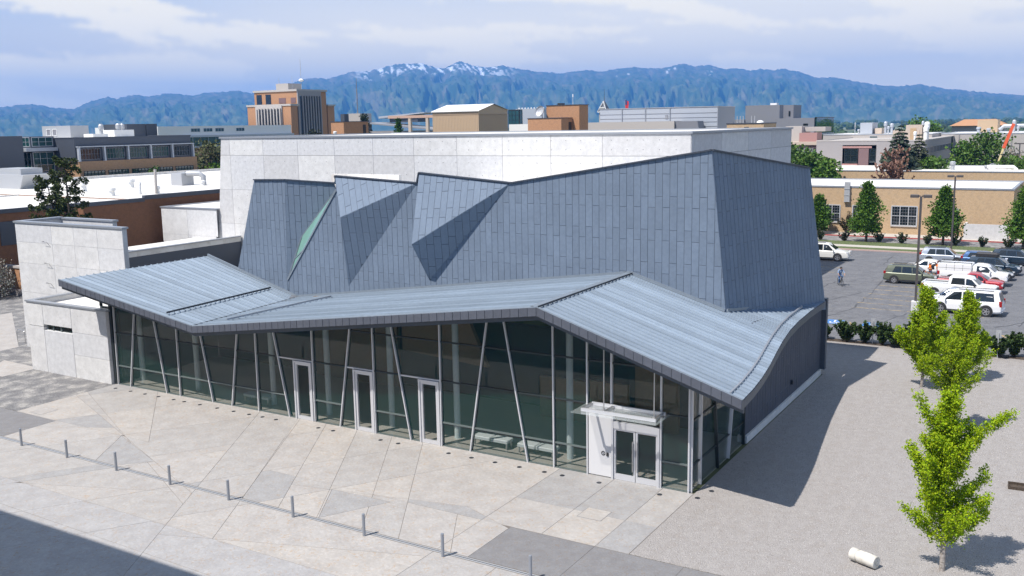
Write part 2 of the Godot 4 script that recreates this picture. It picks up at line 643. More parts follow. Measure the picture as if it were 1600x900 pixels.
func make_land():
	var m = MB.new()
	var ringn = 48
	for k in ringn:
		var a0 = TAU * k / ringn
		var a1 = TAU * (k + 1) / ringn
		m.tri(Vector3(0, -0.6, 0), Vector3(cos(a0) * 9300, -0.6, -sin(a0) * 9300), Vector3(cos(a1) * 9300, -0.6, -sin(a1) * 9300))
	setting("ground", m, mats["valley"], "green valley floor of fields running out to the foot of the mountains")
	m = MB.new()
	m.box(-420, 220, -0.3, -0.03, -330, 140)
	setting("campus_ground", m, mats["campus_ground"], "ground between the campus buildings")

	# mountains: the crest line as bearing (in thousandths of the view's half width) and rise
	var crest = [[-250, 180], [-120, 177], [0, 174], [30, 170], [62, 168], [90, 172], [122, 174.5], [150, 163], [178, 156], [190, 159], [218, 152.5], [240, 155], [275, 149.5], [310, 153], [330, 148.5], [380, 145], [400, 149], [440, 146], [478, 128], [500, 125], [520, 126], [545, 119], [560, 115], [585, 114], [605, 109], [625, 103.5], [645, 102.5], [668, 102], [690, 108], [700, 110], [712, 103], [726, 98.5], [745, 104], [768, 108], [791, 104.5], [812, 109], [840, 113], [860, 115], [885, 116.5], [905, 113], [925, 111.5], [945, 114], [968, 110], [990, 107.5], [1015, 110], [1040, 109], [1069, 103], [1090, 107], [1112, 105.5], [1135, 112], [1150, 110.5], [1175, 114], [1190, 112], [1210, 114], [1223, 112], [1250, 117], [1280, 126], [1305, 125], [1340, 132], [1380, 138], [1405, 139], [1440, 137], [1480, 143], [1520, 147], [1560, 150], [1600, 153], [1720, 160], [1850, 166]]
	var nz = FastNoiseLite.new()
	nz.seed = 4
	nz.frequency = 1.0
	nz.fractal_octaves = 4
	var fine = FastNoiseLite.new()
	fine.seed = 9
	fine.frequency = 1.0
	fine.fractal_octaves = 3
	var cols = 700
	var rows = 64
	var P = []
	var K = []
	var j = 0
	for i in cols + 1:
		var x = -250.0 + 2100.0 * i / cols
		while j < crest.size() - 2 and crest[j + 1][0] < x:
			j += 1
		var y = lerp(float(crest[j][1]), float(crest[j + 1][1]), clamp((x - crest[j][0]) / float(crest[j + 1][0] - crest[j][0]), 0.0, 1.0))
		var rise = (195.0 + (800.0 - x) * 0.01746 - y) / 1521.0
		var yaw = deg_to_rad(31.32) - atan((x - 800.0) / 1521.0)
		var dir = Vector3(-sin(yaw), 0, -cos(yaw))
		var top = rise * 9200.0 + 12.0 * nz.get_noise_2d(x * 0.13, 3.0)
		var pc = []
		var kc = []
		for r in rows + 4:
			var t = r / float(rows)
			var d = 5600.0 + 3600.0 * t
			var u = x * 0.012
			# spurs run down from the crest and fork
			var wob = nz.get_noise_2d(u * 1.6 + 40.0, t * 1.7) * 1.3
			var sp = 1.0 - abs(nz.get_noise_2d(u * 2.2 + wob * 0.7, t * 1.5 + 9.0)) * 2.4
			var s2 = 1.0 - abs(fine.get_noise_2d(u * 6.0 + wob * 1.6, t * 5.0)) * 2.2
			var s3 = 1.0 - abs(fine.get_noise_2d(u * 16.0 + wob * 3.0 + 7.0, t * 15.0)) * 2.2
			var hh
			if t <= 1.0:
				var prof = pow(t, 1.25)
				hh = top * (prof + (sp * 0.24 + s2 * 0.12 + s3 * 0.04) * sin(PI * pow(t, 0.9)) * (1.0 - 0.35 * t) * 0.85)
				hh = min(hh, top * (d / 9200.0) * (0.35 + 0.65 * pow(t, 0.7)))
				hh = max(hh, -2.0)
			else:
				hh = top * (1.0 - (t - 1.0) * 7.0)
			pc.append(Vector3(13.61, 15.3 if t > 0.05 else 15.3 * t / 0.05 - 1.0, 36.35) + dir * d + Vector3(0, hh, 0))
			# cover: meadow and scrub below, rock higher, snow in the high gullies
			var c = Color(0.055, 0.095, 0.05).lerp(Color(0.085, 0.12, 0.06), clamp(0.5 + nz.get_noise_2d(u * 5.0, t * 6.0) * 1.4, 0, 1))
			var rock = clamp((t - 0.42) * 1.7 + fine.get_noise_2d(u * 6.0 + 3.0, t * 7.0) * 1.1, 0, 1)
			c = c.lerp(Color(0.2, 0.18, 0.165), rock * 0.5)
			if t < 0.34:
				c = c.lerp(Color(0.2, 0.21, 0.1), 0.55 * clamp(nz.get_noise_2d(u * 3.0 + 20.0, t * 14.0) * 2.5, 0, 1))
			var scar = fine.get_noise_2d(u * 4.0 + 60.0, t * 3.0)
			if scar > 0.3:
				c = c.lerp(Color(0.27, 0.22, 0.17), clamp((scar - 0.3) * 3.0, 0, 0.4))
			# snow: broad high fields on the two main summits, thin streaks elsewhere
			var high = smoothstep(545.0, 600.0, x) * (1.0 - smoothstep(760.0, 830.0, x))
			var streak = smoothstep(935.0, 960.0, x) * (1.0 - smoothstep(1110.0, 1130.0, x))
			var gul = fine.get_noise_2d(u * 9.0 + t * 5.0, t * 3.5 + 70.0)
			var sn = high * smoothstep(0.66, 0.84, t) * smoothstep(0.08, 0.2, gul)
			var g2 = fine.get_noise_2d(u * 13.0 - t * 2.0, t * 1.2 + 130.0)
			sn = max(sn, 0.7 * streak * smoothstep(0.5, 0.72, t) * (1.0 - smoothstep(0.9, 0.98, t)) * smoothstep(0.42, 0.5, g2))
			if t > 0.985 and ((x > 560 and x < 650) or (x > 840 and x < 900)):
				sn = max(sn, 0.7 * smoothstep(-0.1, 0.2, gul))
			c = c.lerp(Color(0.85, 0.87, 0.9), clamp(sn, 0, 1))
			kc.append(c)
		P.append(pc)
		K.append(kc)
	m = tinted()
	var N = []
	for i in cols + 1:
		var nc = []
		for r in rows + 4:
			var du = P[min(i + 1, cols)][r] - P[max(i - 1, 0)][r]
			var dv = P[i][min(r + 1, rows + 3)] - P[i][max(r - 1, 0)]
			nc.append(du.cross(dv).normalized())
		N.append(nc)
	var v = PackedVector3Array()
	var n = PackedVector3Array()
	var cc = PackedColorArray()
	var ix = PackedInt32Array()
	for i in cols + 1:
		for r in rows + 4:
			v.append(P[i][r])
			n.append(N[i][r])
			cc.append(K[i][r])
	var st = rows + 4
	for i in cols:
		for r in rows + 3:
			var q = i * st + r
			ix.append_array([q, q + 1, q + st, q + 1, q + st + 1, q + st])
	var arr = []
	arr.resize(Mesh.ARRAY_MAX)
	arr[Mesh.ARRAY_VERTEX] = v
	arr[Mesh.ARRAY_NORMAL] = n
	arr[Mesh.ARRAY_COLOR] = cc
	arr[Mesh.ARRAY_INDEX] = ix
	var me = ArrayMesh.new()
	me.add_surface_from_arrays(Mesh.PRIMITIVE_TRIANGLES, arr)
	var o = MeshInstance3D.new()
	o.mesh = me
	o.material_override = mats["mountain"]
	o.name = "mountains"
	add_child(o)
	tag(o, "long mountain range with spurs and snow patches on its summits", "", "", "structure")

	# specks of trees over the valley floor
	m = tinted()
	rng.seed = 77
	for k in 700:
		var yaw = deg_to_rad(31.32 - rng.randf_range(-4.0, 33.0))
		var d = 420.0 + 3200.0 * pow(rng.randf(), 1.6)
		var p = Vector3(13.6 - sin(yaw) * d, -0.6, 36.3 - cos(yaw) * d)
		var s = rng.randf_range(2.5, 6.0) * (1.0 + d / 3000.0)
		m.col = Color(0.05, 0.08, 0.03) * rng.randf_range(0.7, 1.4)
		for b in 3:
			clump(m, p + Vector3(rng.randf_range(-s, s), s * 0.5, rng.randf_range(-s, s)), s * rng.randf_range(0.5, 0.8))
	setting("valley_trees", m, mats["leaf"], "scattered far trees over the valley floor", "stuff")


func clump(m, p, r):  # a rough low ball of leaves
	var ph = rng.randf() * TAU
	var pr = []
	for k in 5:
		var a = PI * k / 4.0
		var q = []
		for s in 6:
			var u = ph + TAU * s / 6
			var rr = r * rng.randf_range(0.75, 1.2)
			q.append(p + Vector3(cos(u) * sin(a) * rr, -cos(a) * rr * 0.85, -sin(u) * sin(a) * rr))
		if k > 0:
			for s in 6:
				m.quad(pr[s], pr[(s + 1) % 6], q[(s + 1) % 6], q[s])
		pr = q


# ---------------------------------------------------------------- flat pieces cut from a surface
# cuts rectangles w wide and l long (staggered from column to column) to the outline of a flat face
func cut_panels(outline, w, l, stagger, gap, shift = Vector2.ZERO, jitter = 0.0):
	var lo = outline[0]
	var hi = outline[0]
	for q in outline:
		lo = lo.min(q)
		hi = hi.max(q)
	var out = []
	var i0 = int(floor((lo.x - shift.x) / w))
	var i1 = int(ceil((hi.x - shift.x) / w))
	for i in range(i0, i1):
		var off = shift.y + (l * stagger if posmod(i, 2) == 1 else 0.0) + jitter * rng.randf_range(-1, 1)
		for j in range(int(floor((lo.y - off) / l)), int(ceil((hi.y - off) / l))):
			var x = shift.x + i * w
			var y = off + j * l
			var r = PackedVector2Array([Vector2(x + gap, y + gap), Vector2(x + w - gap, y + gap), Vector2(x + w - gap, y + l - gap), Vector2(x + gap, y + l - gap)])
			for p in Geometry2D.intersect_polygons(r, outline):
				if absarea(p) > w * l * 0.02:
					out.append(p)
	return out


func absarea(p):
	var s = 0.0
	for k in p.size():
		s += p[k].cross(p[(k + 1) % p.size()])
	return abs(s) / 2.0


func flat(o, e1, e2, pts):  # 3D points as 2D in the axes e1, e2
	var r = PackedVector2Array()
	for p in pts:
		r.append(Vector2((p - o).dot(e1), (p - o).dot(e2)))
	return r


# ---------------------------------------------------------------- paving
func make_paving():
	var m = MB.new()
	m.box(-37.05, 0.22, -0.2, 0.0, 0.0, 6.55)
	m.box(-62, 30, -0.2, 0.0, 6.55, 27.0)
	var plaza = setting("plaza", m, mats["slab_joint"], "pale concrete plaza of large slabs with angled joints")
	var polys = [
		[PackedVector2Array([Vector2(-37.05, 0.05), Vector2(0.2, 0.05), Vector2(0.2, 6.55), Vector2(-37.05, 6.55)]), 0],
		[PackedVector2Array([Vector2(-50, 6.55), Vector2(0.2, 6.55), Vector2(0.2, 9.55), Vector2(-50, 9.55)]), 0],
		[PackedVector2Array([Vector2(-50, 9.8), Vector2(16, 9.8), Vector2(16, 13.0), Vector2(-50, 13.0)]), 0],
		[PackedVector2Array([Vector2(-50, 13.0), Vector2(16, 13.0), Vector2(16, 26.5), Vector2(-50, 26.5)]), 1],
	]
	# outlines that carry their own tone
	var grey_left = PackedVector2Array([Vector2(-50, 6.55), Vector2(-37.0, 6.55), Vector2(-33.4, 6.6), Vector2(-33.4, 9.55), Vector2(-50, 9.55)])
	var grey_right = PackedVector2Array([Vector2(-4.75, 6.55), Vector2(16, 6.55), Vector2(16, 9.55), Vector2(-4.75, 9.55)])
	var tri_a = PackedVector2Array([Vector2(-21.85, 0.3), Vector2(-20.3, 2.75), Vector2(-21.7, 4.9), Vector2(-24.5, 0.5)])
	var tri_b = PackedVector2Array([Vector2(-28.0, 6.55), Vector2(-23.3, 8.3), Vector2(-24.4, 9.55), Vector2(-25.9, 9.55)])
	var tri_c = PackedVector2Array([Vector2(-13.5, 6.95), Vector2(-10.4, 6.85), Vector2(-11.9, 9.55)])
	var pool = []
	for q in polys:
		var rest = [q[0]]
		for cut in [grey_left, grey_right, tri_a, tri_b, tri_c]:
			var nxt = []
			for r in rest:
				for p in Geometry2D.clip_polygons(r, cut):
					nxt.append(p)
			rest = nxt
		for r in rest:
			pool.append([r, q[1]])
	# joint lines: point, direction, and the span of x (measured on the line z = 5) in which they cut
	var lines = []
	for q in [[-24.6, 0.4, 0.53, 0.85], [-21.8, 0.4, 0.525, 0.85], [-19.8, 0.4, 0.53, 0.85], [-17.7, 0.4, 0.53, 0.85], [-15.45, 0.4, 0.535, 0.85], [-13.6, 0.3, 0.53, 0.86], [-10.95, 0.2, 0.5, 0.86]]:
		lines.append([Vector2(q[0], q[1]), Vector2(q[2], q[3]), -24.5, -6.1])
	for x in [-6.1, -3.4, -1.15, 2.3, 5.6, 9.0, 12.5]:
		lines.append([Vector2(x, 0), Vector2(0, 1), -9.0, 16.0])
	lines.append([Vector2(-37.0, 2.9), Vector2(13.7, 5.4), -40.0, -22.0])
	lines.append([Vector2(-29.9, 5.5), Vector2(1.9, 0.9), -40.0, -24.0])
	lines.append([Vector2(-26.4, 13.0), Vector2(3.1, -4.7), -50.0, -22.6])
	lines.append([Vector2(-33.0, 0.3), Vector2(0.75, 0.66), -50.0, -24.0])
	lines.append([Vector2(-36.0, 9.0), Vector2(0.9, -0.43), -50.0, -26.5])
	lines.append([Vector2(-13.5, 7.0), Vector2(6.0, -1.25), -15.0, -6.2])
	lines.append([Vector2(-7.4, 5.7), Vector2(2.8, 1.1), -8.5, -3.5])
	lines.append([Vector2(-26.3, 13.1), Vector2(8.0, -3.0), -28.0, -17.0])
	lines.append([Vector2(-14.1, 13.0), Vector2(3.5, -1.2), -15.0, -5.0])
	lines.append([Vector2(-14.1, 13.0), Vector2(-1.2, -2.0), -30.0, -11.0])
	lines.append([Vector2(0, 3.9), Vector2(1, 0), -6.1, 0.5])
	lines.append([Vector2(0, 15.4), Vector2(1, 0.02), -50.0, 16.0])
	lines.append([Vector2(0, 19.0), Vector2(1, 0.0), -50.0, 16.0])
	for x in [-44.0, -38.5, -33.0, -28.0, -22.5, -18.2]:
		lines.append([Vector2(x, 14.0), Vector2(0.55, -0.83), -60.0, -8.0])
	for l in lines:
		var d = l[1].normalized()
		var nn = Vector2(-d.y, d.x)
		var a = l[0] - d * 90.0
		var b = l[0] + d * 90.0
		var s1 = PackedVector2Array([a, b, b + nn * 90.0, a + nn * 90.0])
		var s2 = PackedVector2Array([a, b, b - nn * 90.0, a - nn * 90.0])
		var nxt = []
		for q in pool:
			var cen = Vector2.ZERO
			for p in q[0]:
				cen += p
			cen /= q[0].size()
			if cen.x < l[2] or cen.x > l[3]:
				nxt.append(q)
				continue
			for side in [s1, s2]:
				for p in Geometry2D.intersect_polygons(q[0], side):
					if absarea(p) > 0.05:
						nxt.append([p, q[1]])
		pool = nxt
	for q in [[grey_left, 3], [tri_a, 2], [tri_b, 2], [tri_c, 2]]:
		pool.append(q)
	for x in [[-4.75, -1.15], [-1.15, 2.3], [2.3, 5.6], [5.6, 9.0], [9.0, 12.5], [12.5, 16.0]]:
		pool.append([PackedVector2Array([Vector2(x[0], 6.58), Vector2(x[1], 6.58), Vector2(x[1], 9.55), Vector2(x[0], 9.55)]), 3])
	rng.seed = 5
	for q in pool:
		for p in Geometry2D.offset_polygon(q[0], -0.008, Geometry2D.JOIN_MITER):
			m = MB.new()
			var flipped = PackedVector2Array()
			for k in p:
				flipped.append(Vector2(k.x, -k.y))
			m.prism(flipped, Vector3.ZERO, Vector3(1, 0, 0), Vector3(0, 0, -1), 0.0, 0.008 + 0.003 * rng.randf(), 0.002)
			var r = rng.randf()
			var mt = "slab" if r < 0.4 else ("slab_a" if r < 0.66 else ("slab_b" if r < 0.88 else "slab_mid"))
			if q[1] == 1:
				mt = "slab_pale"
			elif q[1] == 2:
				mt = "slab_mid"
			elif q[1] == 3:
				mt = "slab_dark"
			part("slab", m, mats[mt], plaza)
	# slot drain under the bollards
	m = MB.new()
	m.box(-50, 16, 0.0, 0.006, 9.59, 9.76)
	part("slot_drain", m, mats["galvanised"], plaza)
	m = MB.new()
	m.box(-50, 16, 0.006, 0.01, 9.66, 9.69)
	part("slot", m, mats["black"], plaza)
	# covers set into the slabs
	for q in [[-2.47, 3.93, 0.5, "slab_b"], [-35.7, 5.8, 0.5, "slab"]]:
		m = MB.new()
		m.box(q[0] - q[2] - 0.03, q[0] + q[2] + 0.03, 0.0, 0.0125, q[1] - q[2] - 0.03, q[1] + q[2] + 0.03)
		var f = part("access_cover", m, mats["joint_dark"], plaza)
		m = MB.new()
		m.box(q[0] - q[2], q[0] + q[2], 0.0125, 0.017, q[1] - q[2], q[1] + q[2])
		part("lid", m, mats[q[3]], f)

	# worn asphalt and pads past the low block
	m = MB.new()
	m.box(-110, -37.08, -0.2, 0.0, -30, 6.5)
	setting("service_yard", m, mats["old_asphalt"], "worn patched asphalt yard beside the low concrete block")
	m = MB.new()
	m.prism(PackedVector2Array([Vector2(-49.5, 0.3), Vector2(-45.3, 0.1), Vector2(-45.25, -2.4), Vector2(-47.5, -2.6)]), Vector3.ZERO, Vector3(1, 0, 0), Vector3(0, 0, -1), 0.0, 0.006)
	m.prism(PackedVector2Array([Vector2(-66, 11), Vector2(-52.5, 3.2), Vector2(-52.5, 1.4), Vector2(-66, 8.6)]), Vector3.ZERO, Vector3(1, 0, 0), Vector3(0, 0, -1), 0.0, 0.006)
	m.prism(PackedVector2Array([Vector2(-70, 17), Vector2(-58, 11.5), Vector2(-58, 10.4), Vector2(-70, 15.2)]), Vector3.ZERO, Vector3(1, 0, 0), Vector3(0, 0, -1), 0.0, 0.007)
	setting("yard_path", m, mats["slab"], "pale concrete strips across the worn asphalt yard")

	# gravel court
	m = MB.new()
	m.box(0.22, 60, -0.2, 0.004, -31.2, 6.53)
	m.box(-12, 0.22, -0.2, 0.003, -31.2, -21.9)
	setting("gravel_court", m, mats["gravel"], "pale gravel court along the shaded side of the hall")
	m = MB.new()
	m.box(-14, 60, 0.0, 0.05, -31.9, -31.2)
	setting("mulch_bed", m, mats["mulch"], "dark mulch strip under the row of shrubs")
	# stones that catch the light on top of the gravel
	m = tinted()
	rng.seed = 31
	for k in 26000:
		var p = Vector3(rng.randf_range(0.4, 20.0), 0.006, rng.randf_range(-20.0, 6.4))
		var s = rng.randf_range(0.012, 0.026)
		var g = rng.randf_range(0.17, 0.47)
		m.col = Color(g, g * 0.95, g * 0.89)
		var a = rng.randf() * TAU
		var t = p + Vector3(rng.randf_range(-0.3, 0.3) * s, s * 0.7, rng.randf_range(-0.3, 0.3) * s)
		var q = []
		for j in 4:
			q.append(p + Vector3(cos(a + j * TAU / 4), 0, -sin(a + j * TAU / 4)) * s * rng.randf_range(0.7, 1.3))
		for j in 4:
			m.tri(q[j], q[(j + 1) % 4], t)
	setting("gravel", m, mats["figure"], "loose gravel stones of the court", "stuff")

	# parking lot
	m = MB.new()
	m.box(-120, 90, -0.2, 0.0, -80.6, -31.9)
	var lot = setting("parking_lot", m, mats["asphalt"], "grey asphalt parking lot with worn orange stall lines")
	rng.seed = 8
	for z in [-34.0 - 0.1, -44.6, -46.95, -49.3, -51.7, -54.0, -56.5, -59.0, -61.6, -64.2, -66.8]:
		if z > -40:
			continue
		m = MB.new()
		m.box(-2.95, 1.15, 0.0, 0.004, z - 0.055, z + 0.055)
		part("stall_line", m, mats["lot_paint"], lot)
		m = MB.new()
		m.box(1.4, 7.0, 0.0, 0.004, z - 0.055, z + 0.055)
		part("stall_line", m, mats["lot_paint"], lot)
	for q in [[-1.7, -38.4, -0.75, -35.2], [1.1, -38.8, 2.15, -35.2], [4.6, -38.8, 5.6, -35.2], [8.65, -38.3, 10.3, -35.3], [8.65, -38.3, 12.0, -40.2], [10.3, -35.3, 13.6, -37.2], [12.0, -40.2, 13.6, -37.2], [9.6, -38.8, 11.0, -35.7], [10.7, -39.4, 12.2, -36.4], [-4.8, -38.4, -3.9, -35.2], [-11.5, -66.0, -8.3, -66.2], [-11.5, -62.5, -8.4, -62.7], [-12.0, -59.0, -8.9, -59.2]]:
		m = MB.new()
		m.bar(Vector3(q[0], 0.002, q[1]), Vector3(q[2], 0.002, q[3]), 0.11, 0.005)
		part("stall_line", m, mats["lot_paint"], lot)
	# accessible stall emblems: a blue square with a white wheelchair figure
	for q in [[-2.75, -38.0], [-0.1, -38.1]]:
		m = MB.new()
		m.box(q[0] - 0.62, q[0] + 0.62, 0.0, 0.004, q[1] - 0.8, q[1] + 0.8)
		var sq = part("emblem_field", m, mats["sign_blue"], lot)
		m = MB.new()
		var c = Vector3(q[0], 0.006, q[1])
		for k in 10:
			var a0 = -0.6 + 4.2 * k / 10.0
			var a1 = -0.6 + 4.2 * (k + 1) / 10.0
			m.bar(c + Vector3(-cos(a0) * 0.3, 0, 0.22 + sin(a0) * 0.3), c + Vector3(-cos(a1) * 0.3, 0, 0.22 + sin(a1) * 0.3), 0.09, 0.004)
		m.bar(c + Vector3(-0.05, 0, -0.4), c + Vector3(0, 0, 0.1), 0.11, 0.0045)
		m.bar(c + Vector3(0, 0, 0.1), c + Vector3(0.3, 0, 0.12), 0.1, 0.0042)
		m.bar(c + Vector3(0.3, 0, 0.12), c + Vector3(0.42, 0, 0.45), 0.1, 0.0044)
		m.lathe([[0.0001, 0.002], [0.1, 0.002], [0.1, 0.005], [0.0001, 0.005]], 10, Transform3D(Basis.IDENTITY, q[0] * Vector3.RIGHT + Vector3(-0.05, 0.002, q[1] - 0.55)))
		part("emblem", m, mats["white"], sq)
	# tar-sealed cracks
	for q in [[[-4.4, -37.5], [-2.6, -44.5], [-2.9, -54], [-3.5, -68.4]], [[-5.0, -70], [-5.3, -77]], [[0.4, -38.5], [1.5, -43.8]], [[-8, -44], [-5, -47.5], [-3.6, -52]], [[9.5, -42], [10.4, -47], [10.0, -53], [11.2, -60]], [[9.0, -58.5], [14, -60.5]], [[8.8, -64], [13, -66.2]], [[8.0, -40.8], [10, -44.2]], [[-7.5, -52], [-7.0, -57]]]:
		m = MB.new()
		for k in q.size() - 1:
			var a = Vector3(q[k][0], 0.0015, q[k][1])
			var b = Vector3(q[k + 1][0], 0.0015, q[k + 1][1])
			var prev = a
			for s in 6:
				var e = a.lerp(b, (s + 1) / 6.0) + (Vector3(rng.randf_range(-0.15, 0.15), 0, rng.randf_range(-0.1, 0.1)) if s < 5 else Vector3.ZERO)
				m.bar(prev, e, rng.randf_range(0.06, 0.16), 0.003)
				prev = e
		part("sealed_crack", m, mats["sealed"], lot)

	# kerb, lawn strips, walk, drive
	m = MB.new()
	m.box(-120, 90, 0.0, 0.13, -80.95, -80.6)
	setting("kerb", m, mats["kerb_pink"], "faded pink painted kerb at the far edge of the lot")
	m = MB.new()
	m.box(-120, 90, -0.1, 0.1, -83.1, -80.95)
	m.box(-120, 90, -0.1, 0.1, -88.6, -85.0)
	setting("grass_verge", m, mats["grass"], "two strips of lawn along the walk", "stuff")
	m = MB.new()
	m.box(-120, 90, -0.1, 0.11, -85.0, -83.1)
	setting("sidewalk", m, mats["path"], "pale concrete walk between two strips of lawn")
	m = MB.new()
	m.box(-120, 90, -0.1, 0.0, -94.6, -88.6)
	setting("drive", m, mats["old_asphalt"], "asphalt drive in front of the tan brick building")
	m = MB.new()
	m.box(-120, 90, 0.0, 0.14, -94.8, -94.6)
	setting("red_kerb", m, mats["red_kerb"], "red painted kerb along the drive")
	m = MB.new()
	m.box(-120, 90, -0.1, 0.12, -98.6, -94.8)
	setting("pavement", m, mats["path"], "pavement at the foot of the tan brick building")


# ---------------------------------------------------------------- the performance hall
var pool = []


func face(parent, called, pts, w, l, stagger, upv, holes = [], shift = Vector2.ZERO, plate = 0.12, jit = 0.0, metal = "wall_zinc_"):
	var n = Vector3.ZERO
	for k in pts.size():
		n += (pts[k] - pts[0]).cross(pts[(k + 1) % pts.size()] - pts[0])
	n = n.normalized()
	var e2 = (upv - n * upv.dot(n)).normalized()
	var e1 = e2.cross(n)
	var o = pts[0]
	var shapes = [flat(o, e1, e2, pts)]
	for h in holes:
		var nxt = []
		for s in shapes:
			for p in Geometry2D.clip_polygons(s, flat(o, e1, e2, h)):
				nxt.append(p)
		shapes = nxt
	var m = MB.new()
	m.prism(flat(o, e1, e2, pts), o, e1, e2, -plate, 0.0)
	var back = part(called, m, mats["zinc_joint"], parent)
	for s in shapes:
		for p in cut_panels(s, w, l, stagger, 0.011, shift, jit):
			pool.append([absarea(p) if metal == "wall_zinc_" else 0.0, p, o, e1, e2, back, metal])
	return back


func settle_panels():
	pool.sort_custom(func(a, b): return a[0] > b[0])
	rng.seed = 19
	var rest = {}
	for k in pool.size():
		var q = pool[k]
		if k < 298:
			var m = MB.new()
			m.prism(q[1], q[2], q[3], q[4], 0.0, 0.012 + 0.006 * rng.randf(), 0.006)
			part("panel", m, mats[q[6] + str(rng.randi_range(0, 3))], q[5])
		else:
			if not rest.has(q[5]):
				rest[q[5]] = tinted()
			var t = rest[q[5]]
			var g = [1.0, 0.96, 1.03, 0.98][rng.randi_range(0, 3)]
			t.col = Color(g, g, g)
			t.prism(q[1], q[2], q[3], q[4], 0.0, 0.012 + 0.006 * rng.randf(), 0.006)
	for b in rest:
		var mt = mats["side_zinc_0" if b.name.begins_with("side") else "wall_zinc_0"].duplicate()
		mt.vertex_color_use_as_albedo = true
		part("panel_field", rest[b], mt, b, "stuff")


func along(pts, t):  # pts: [key, value...] sorted by falling key; linear in between
	for k in pts.size() - 1:
		if t <= pts[k][0] and t >= pts[k + 1][0]:
			var f = (pts[k][0] - t) / (pts[k][0] - pts[k + 1][0])
			var r = []
			for j in range(1, pts[k].size()):
				r.append(lerp(float(pts[k][j]), float(pts[k + 1][j]), f))
			return r
	var e = pts[-1] if t < pts[-1][0] else pts[0]
	return e.slice(1)


# the curved eave over the shaded side: z, x, height
const EDGE = [[2.2, 2.85, 4.95], [0.6, 2.75, 4.96], [-1.2, 2.58, 5.0], [-3.0, 2.36, 5.07], [-5.0, 2.06, 5.16], [-7.1, 1.76, 5.24], [-9.5, 1.45, 5.26], [-12.0, 1.2, 5.22], [-15.5, 0.92, 5.1], [-20.0, 0.66, 4.9]]


func soffit_h(x):
	var pts = [[2.85, 4.95], [-6.0, 7.75], [-27.3, 4.93], [-38.7, 6.68]]
	return along(pts, x)[0] - 0.5


func roof_sheet(parent, a0, b0, b1, a1, k, rib_both = false):
	# a..b runs along the seam; 0 is the nearer long edge
	var n = (b0 - a0).cross(a1 - a0)
	if n.y < 0:
		n = -n
	n = n.normalized()
	var m = MB.new()
	var i0 = a0.lerp(a1, 0.04)
	var j0 = b0.lerp(b1, 0.04)
	m.quad(i0 + n * 0.01, j0 + n * 0.01, b1 + n * 0.01, a1 + n * 0.01)
	var r0 = a0
	var r1 = a0.lerp(a1, 0.055)
	var s0 = b0
	var s1 = b0.lerp(b1, 0.055)
	var hgt = n * 0.075
	m.quad(r0 + hgt, s0 + hgt, s1 + hgt, r1 + hgt)
	m.quad(r0, s0, s0 + hgt, r0 + hgt)
	m.quad(s1, r1, r1 + hgt, s1 + hgt)
	m.quad(r1, r0, r0 + hgt, r1 + hgt)
	m.quad(s0, s1, s1 + hgt, s0 + hgt)
	part("roof_sheet", m, mats["roof_zinc_%d" % rng.randi_range(0, 3)], parent)


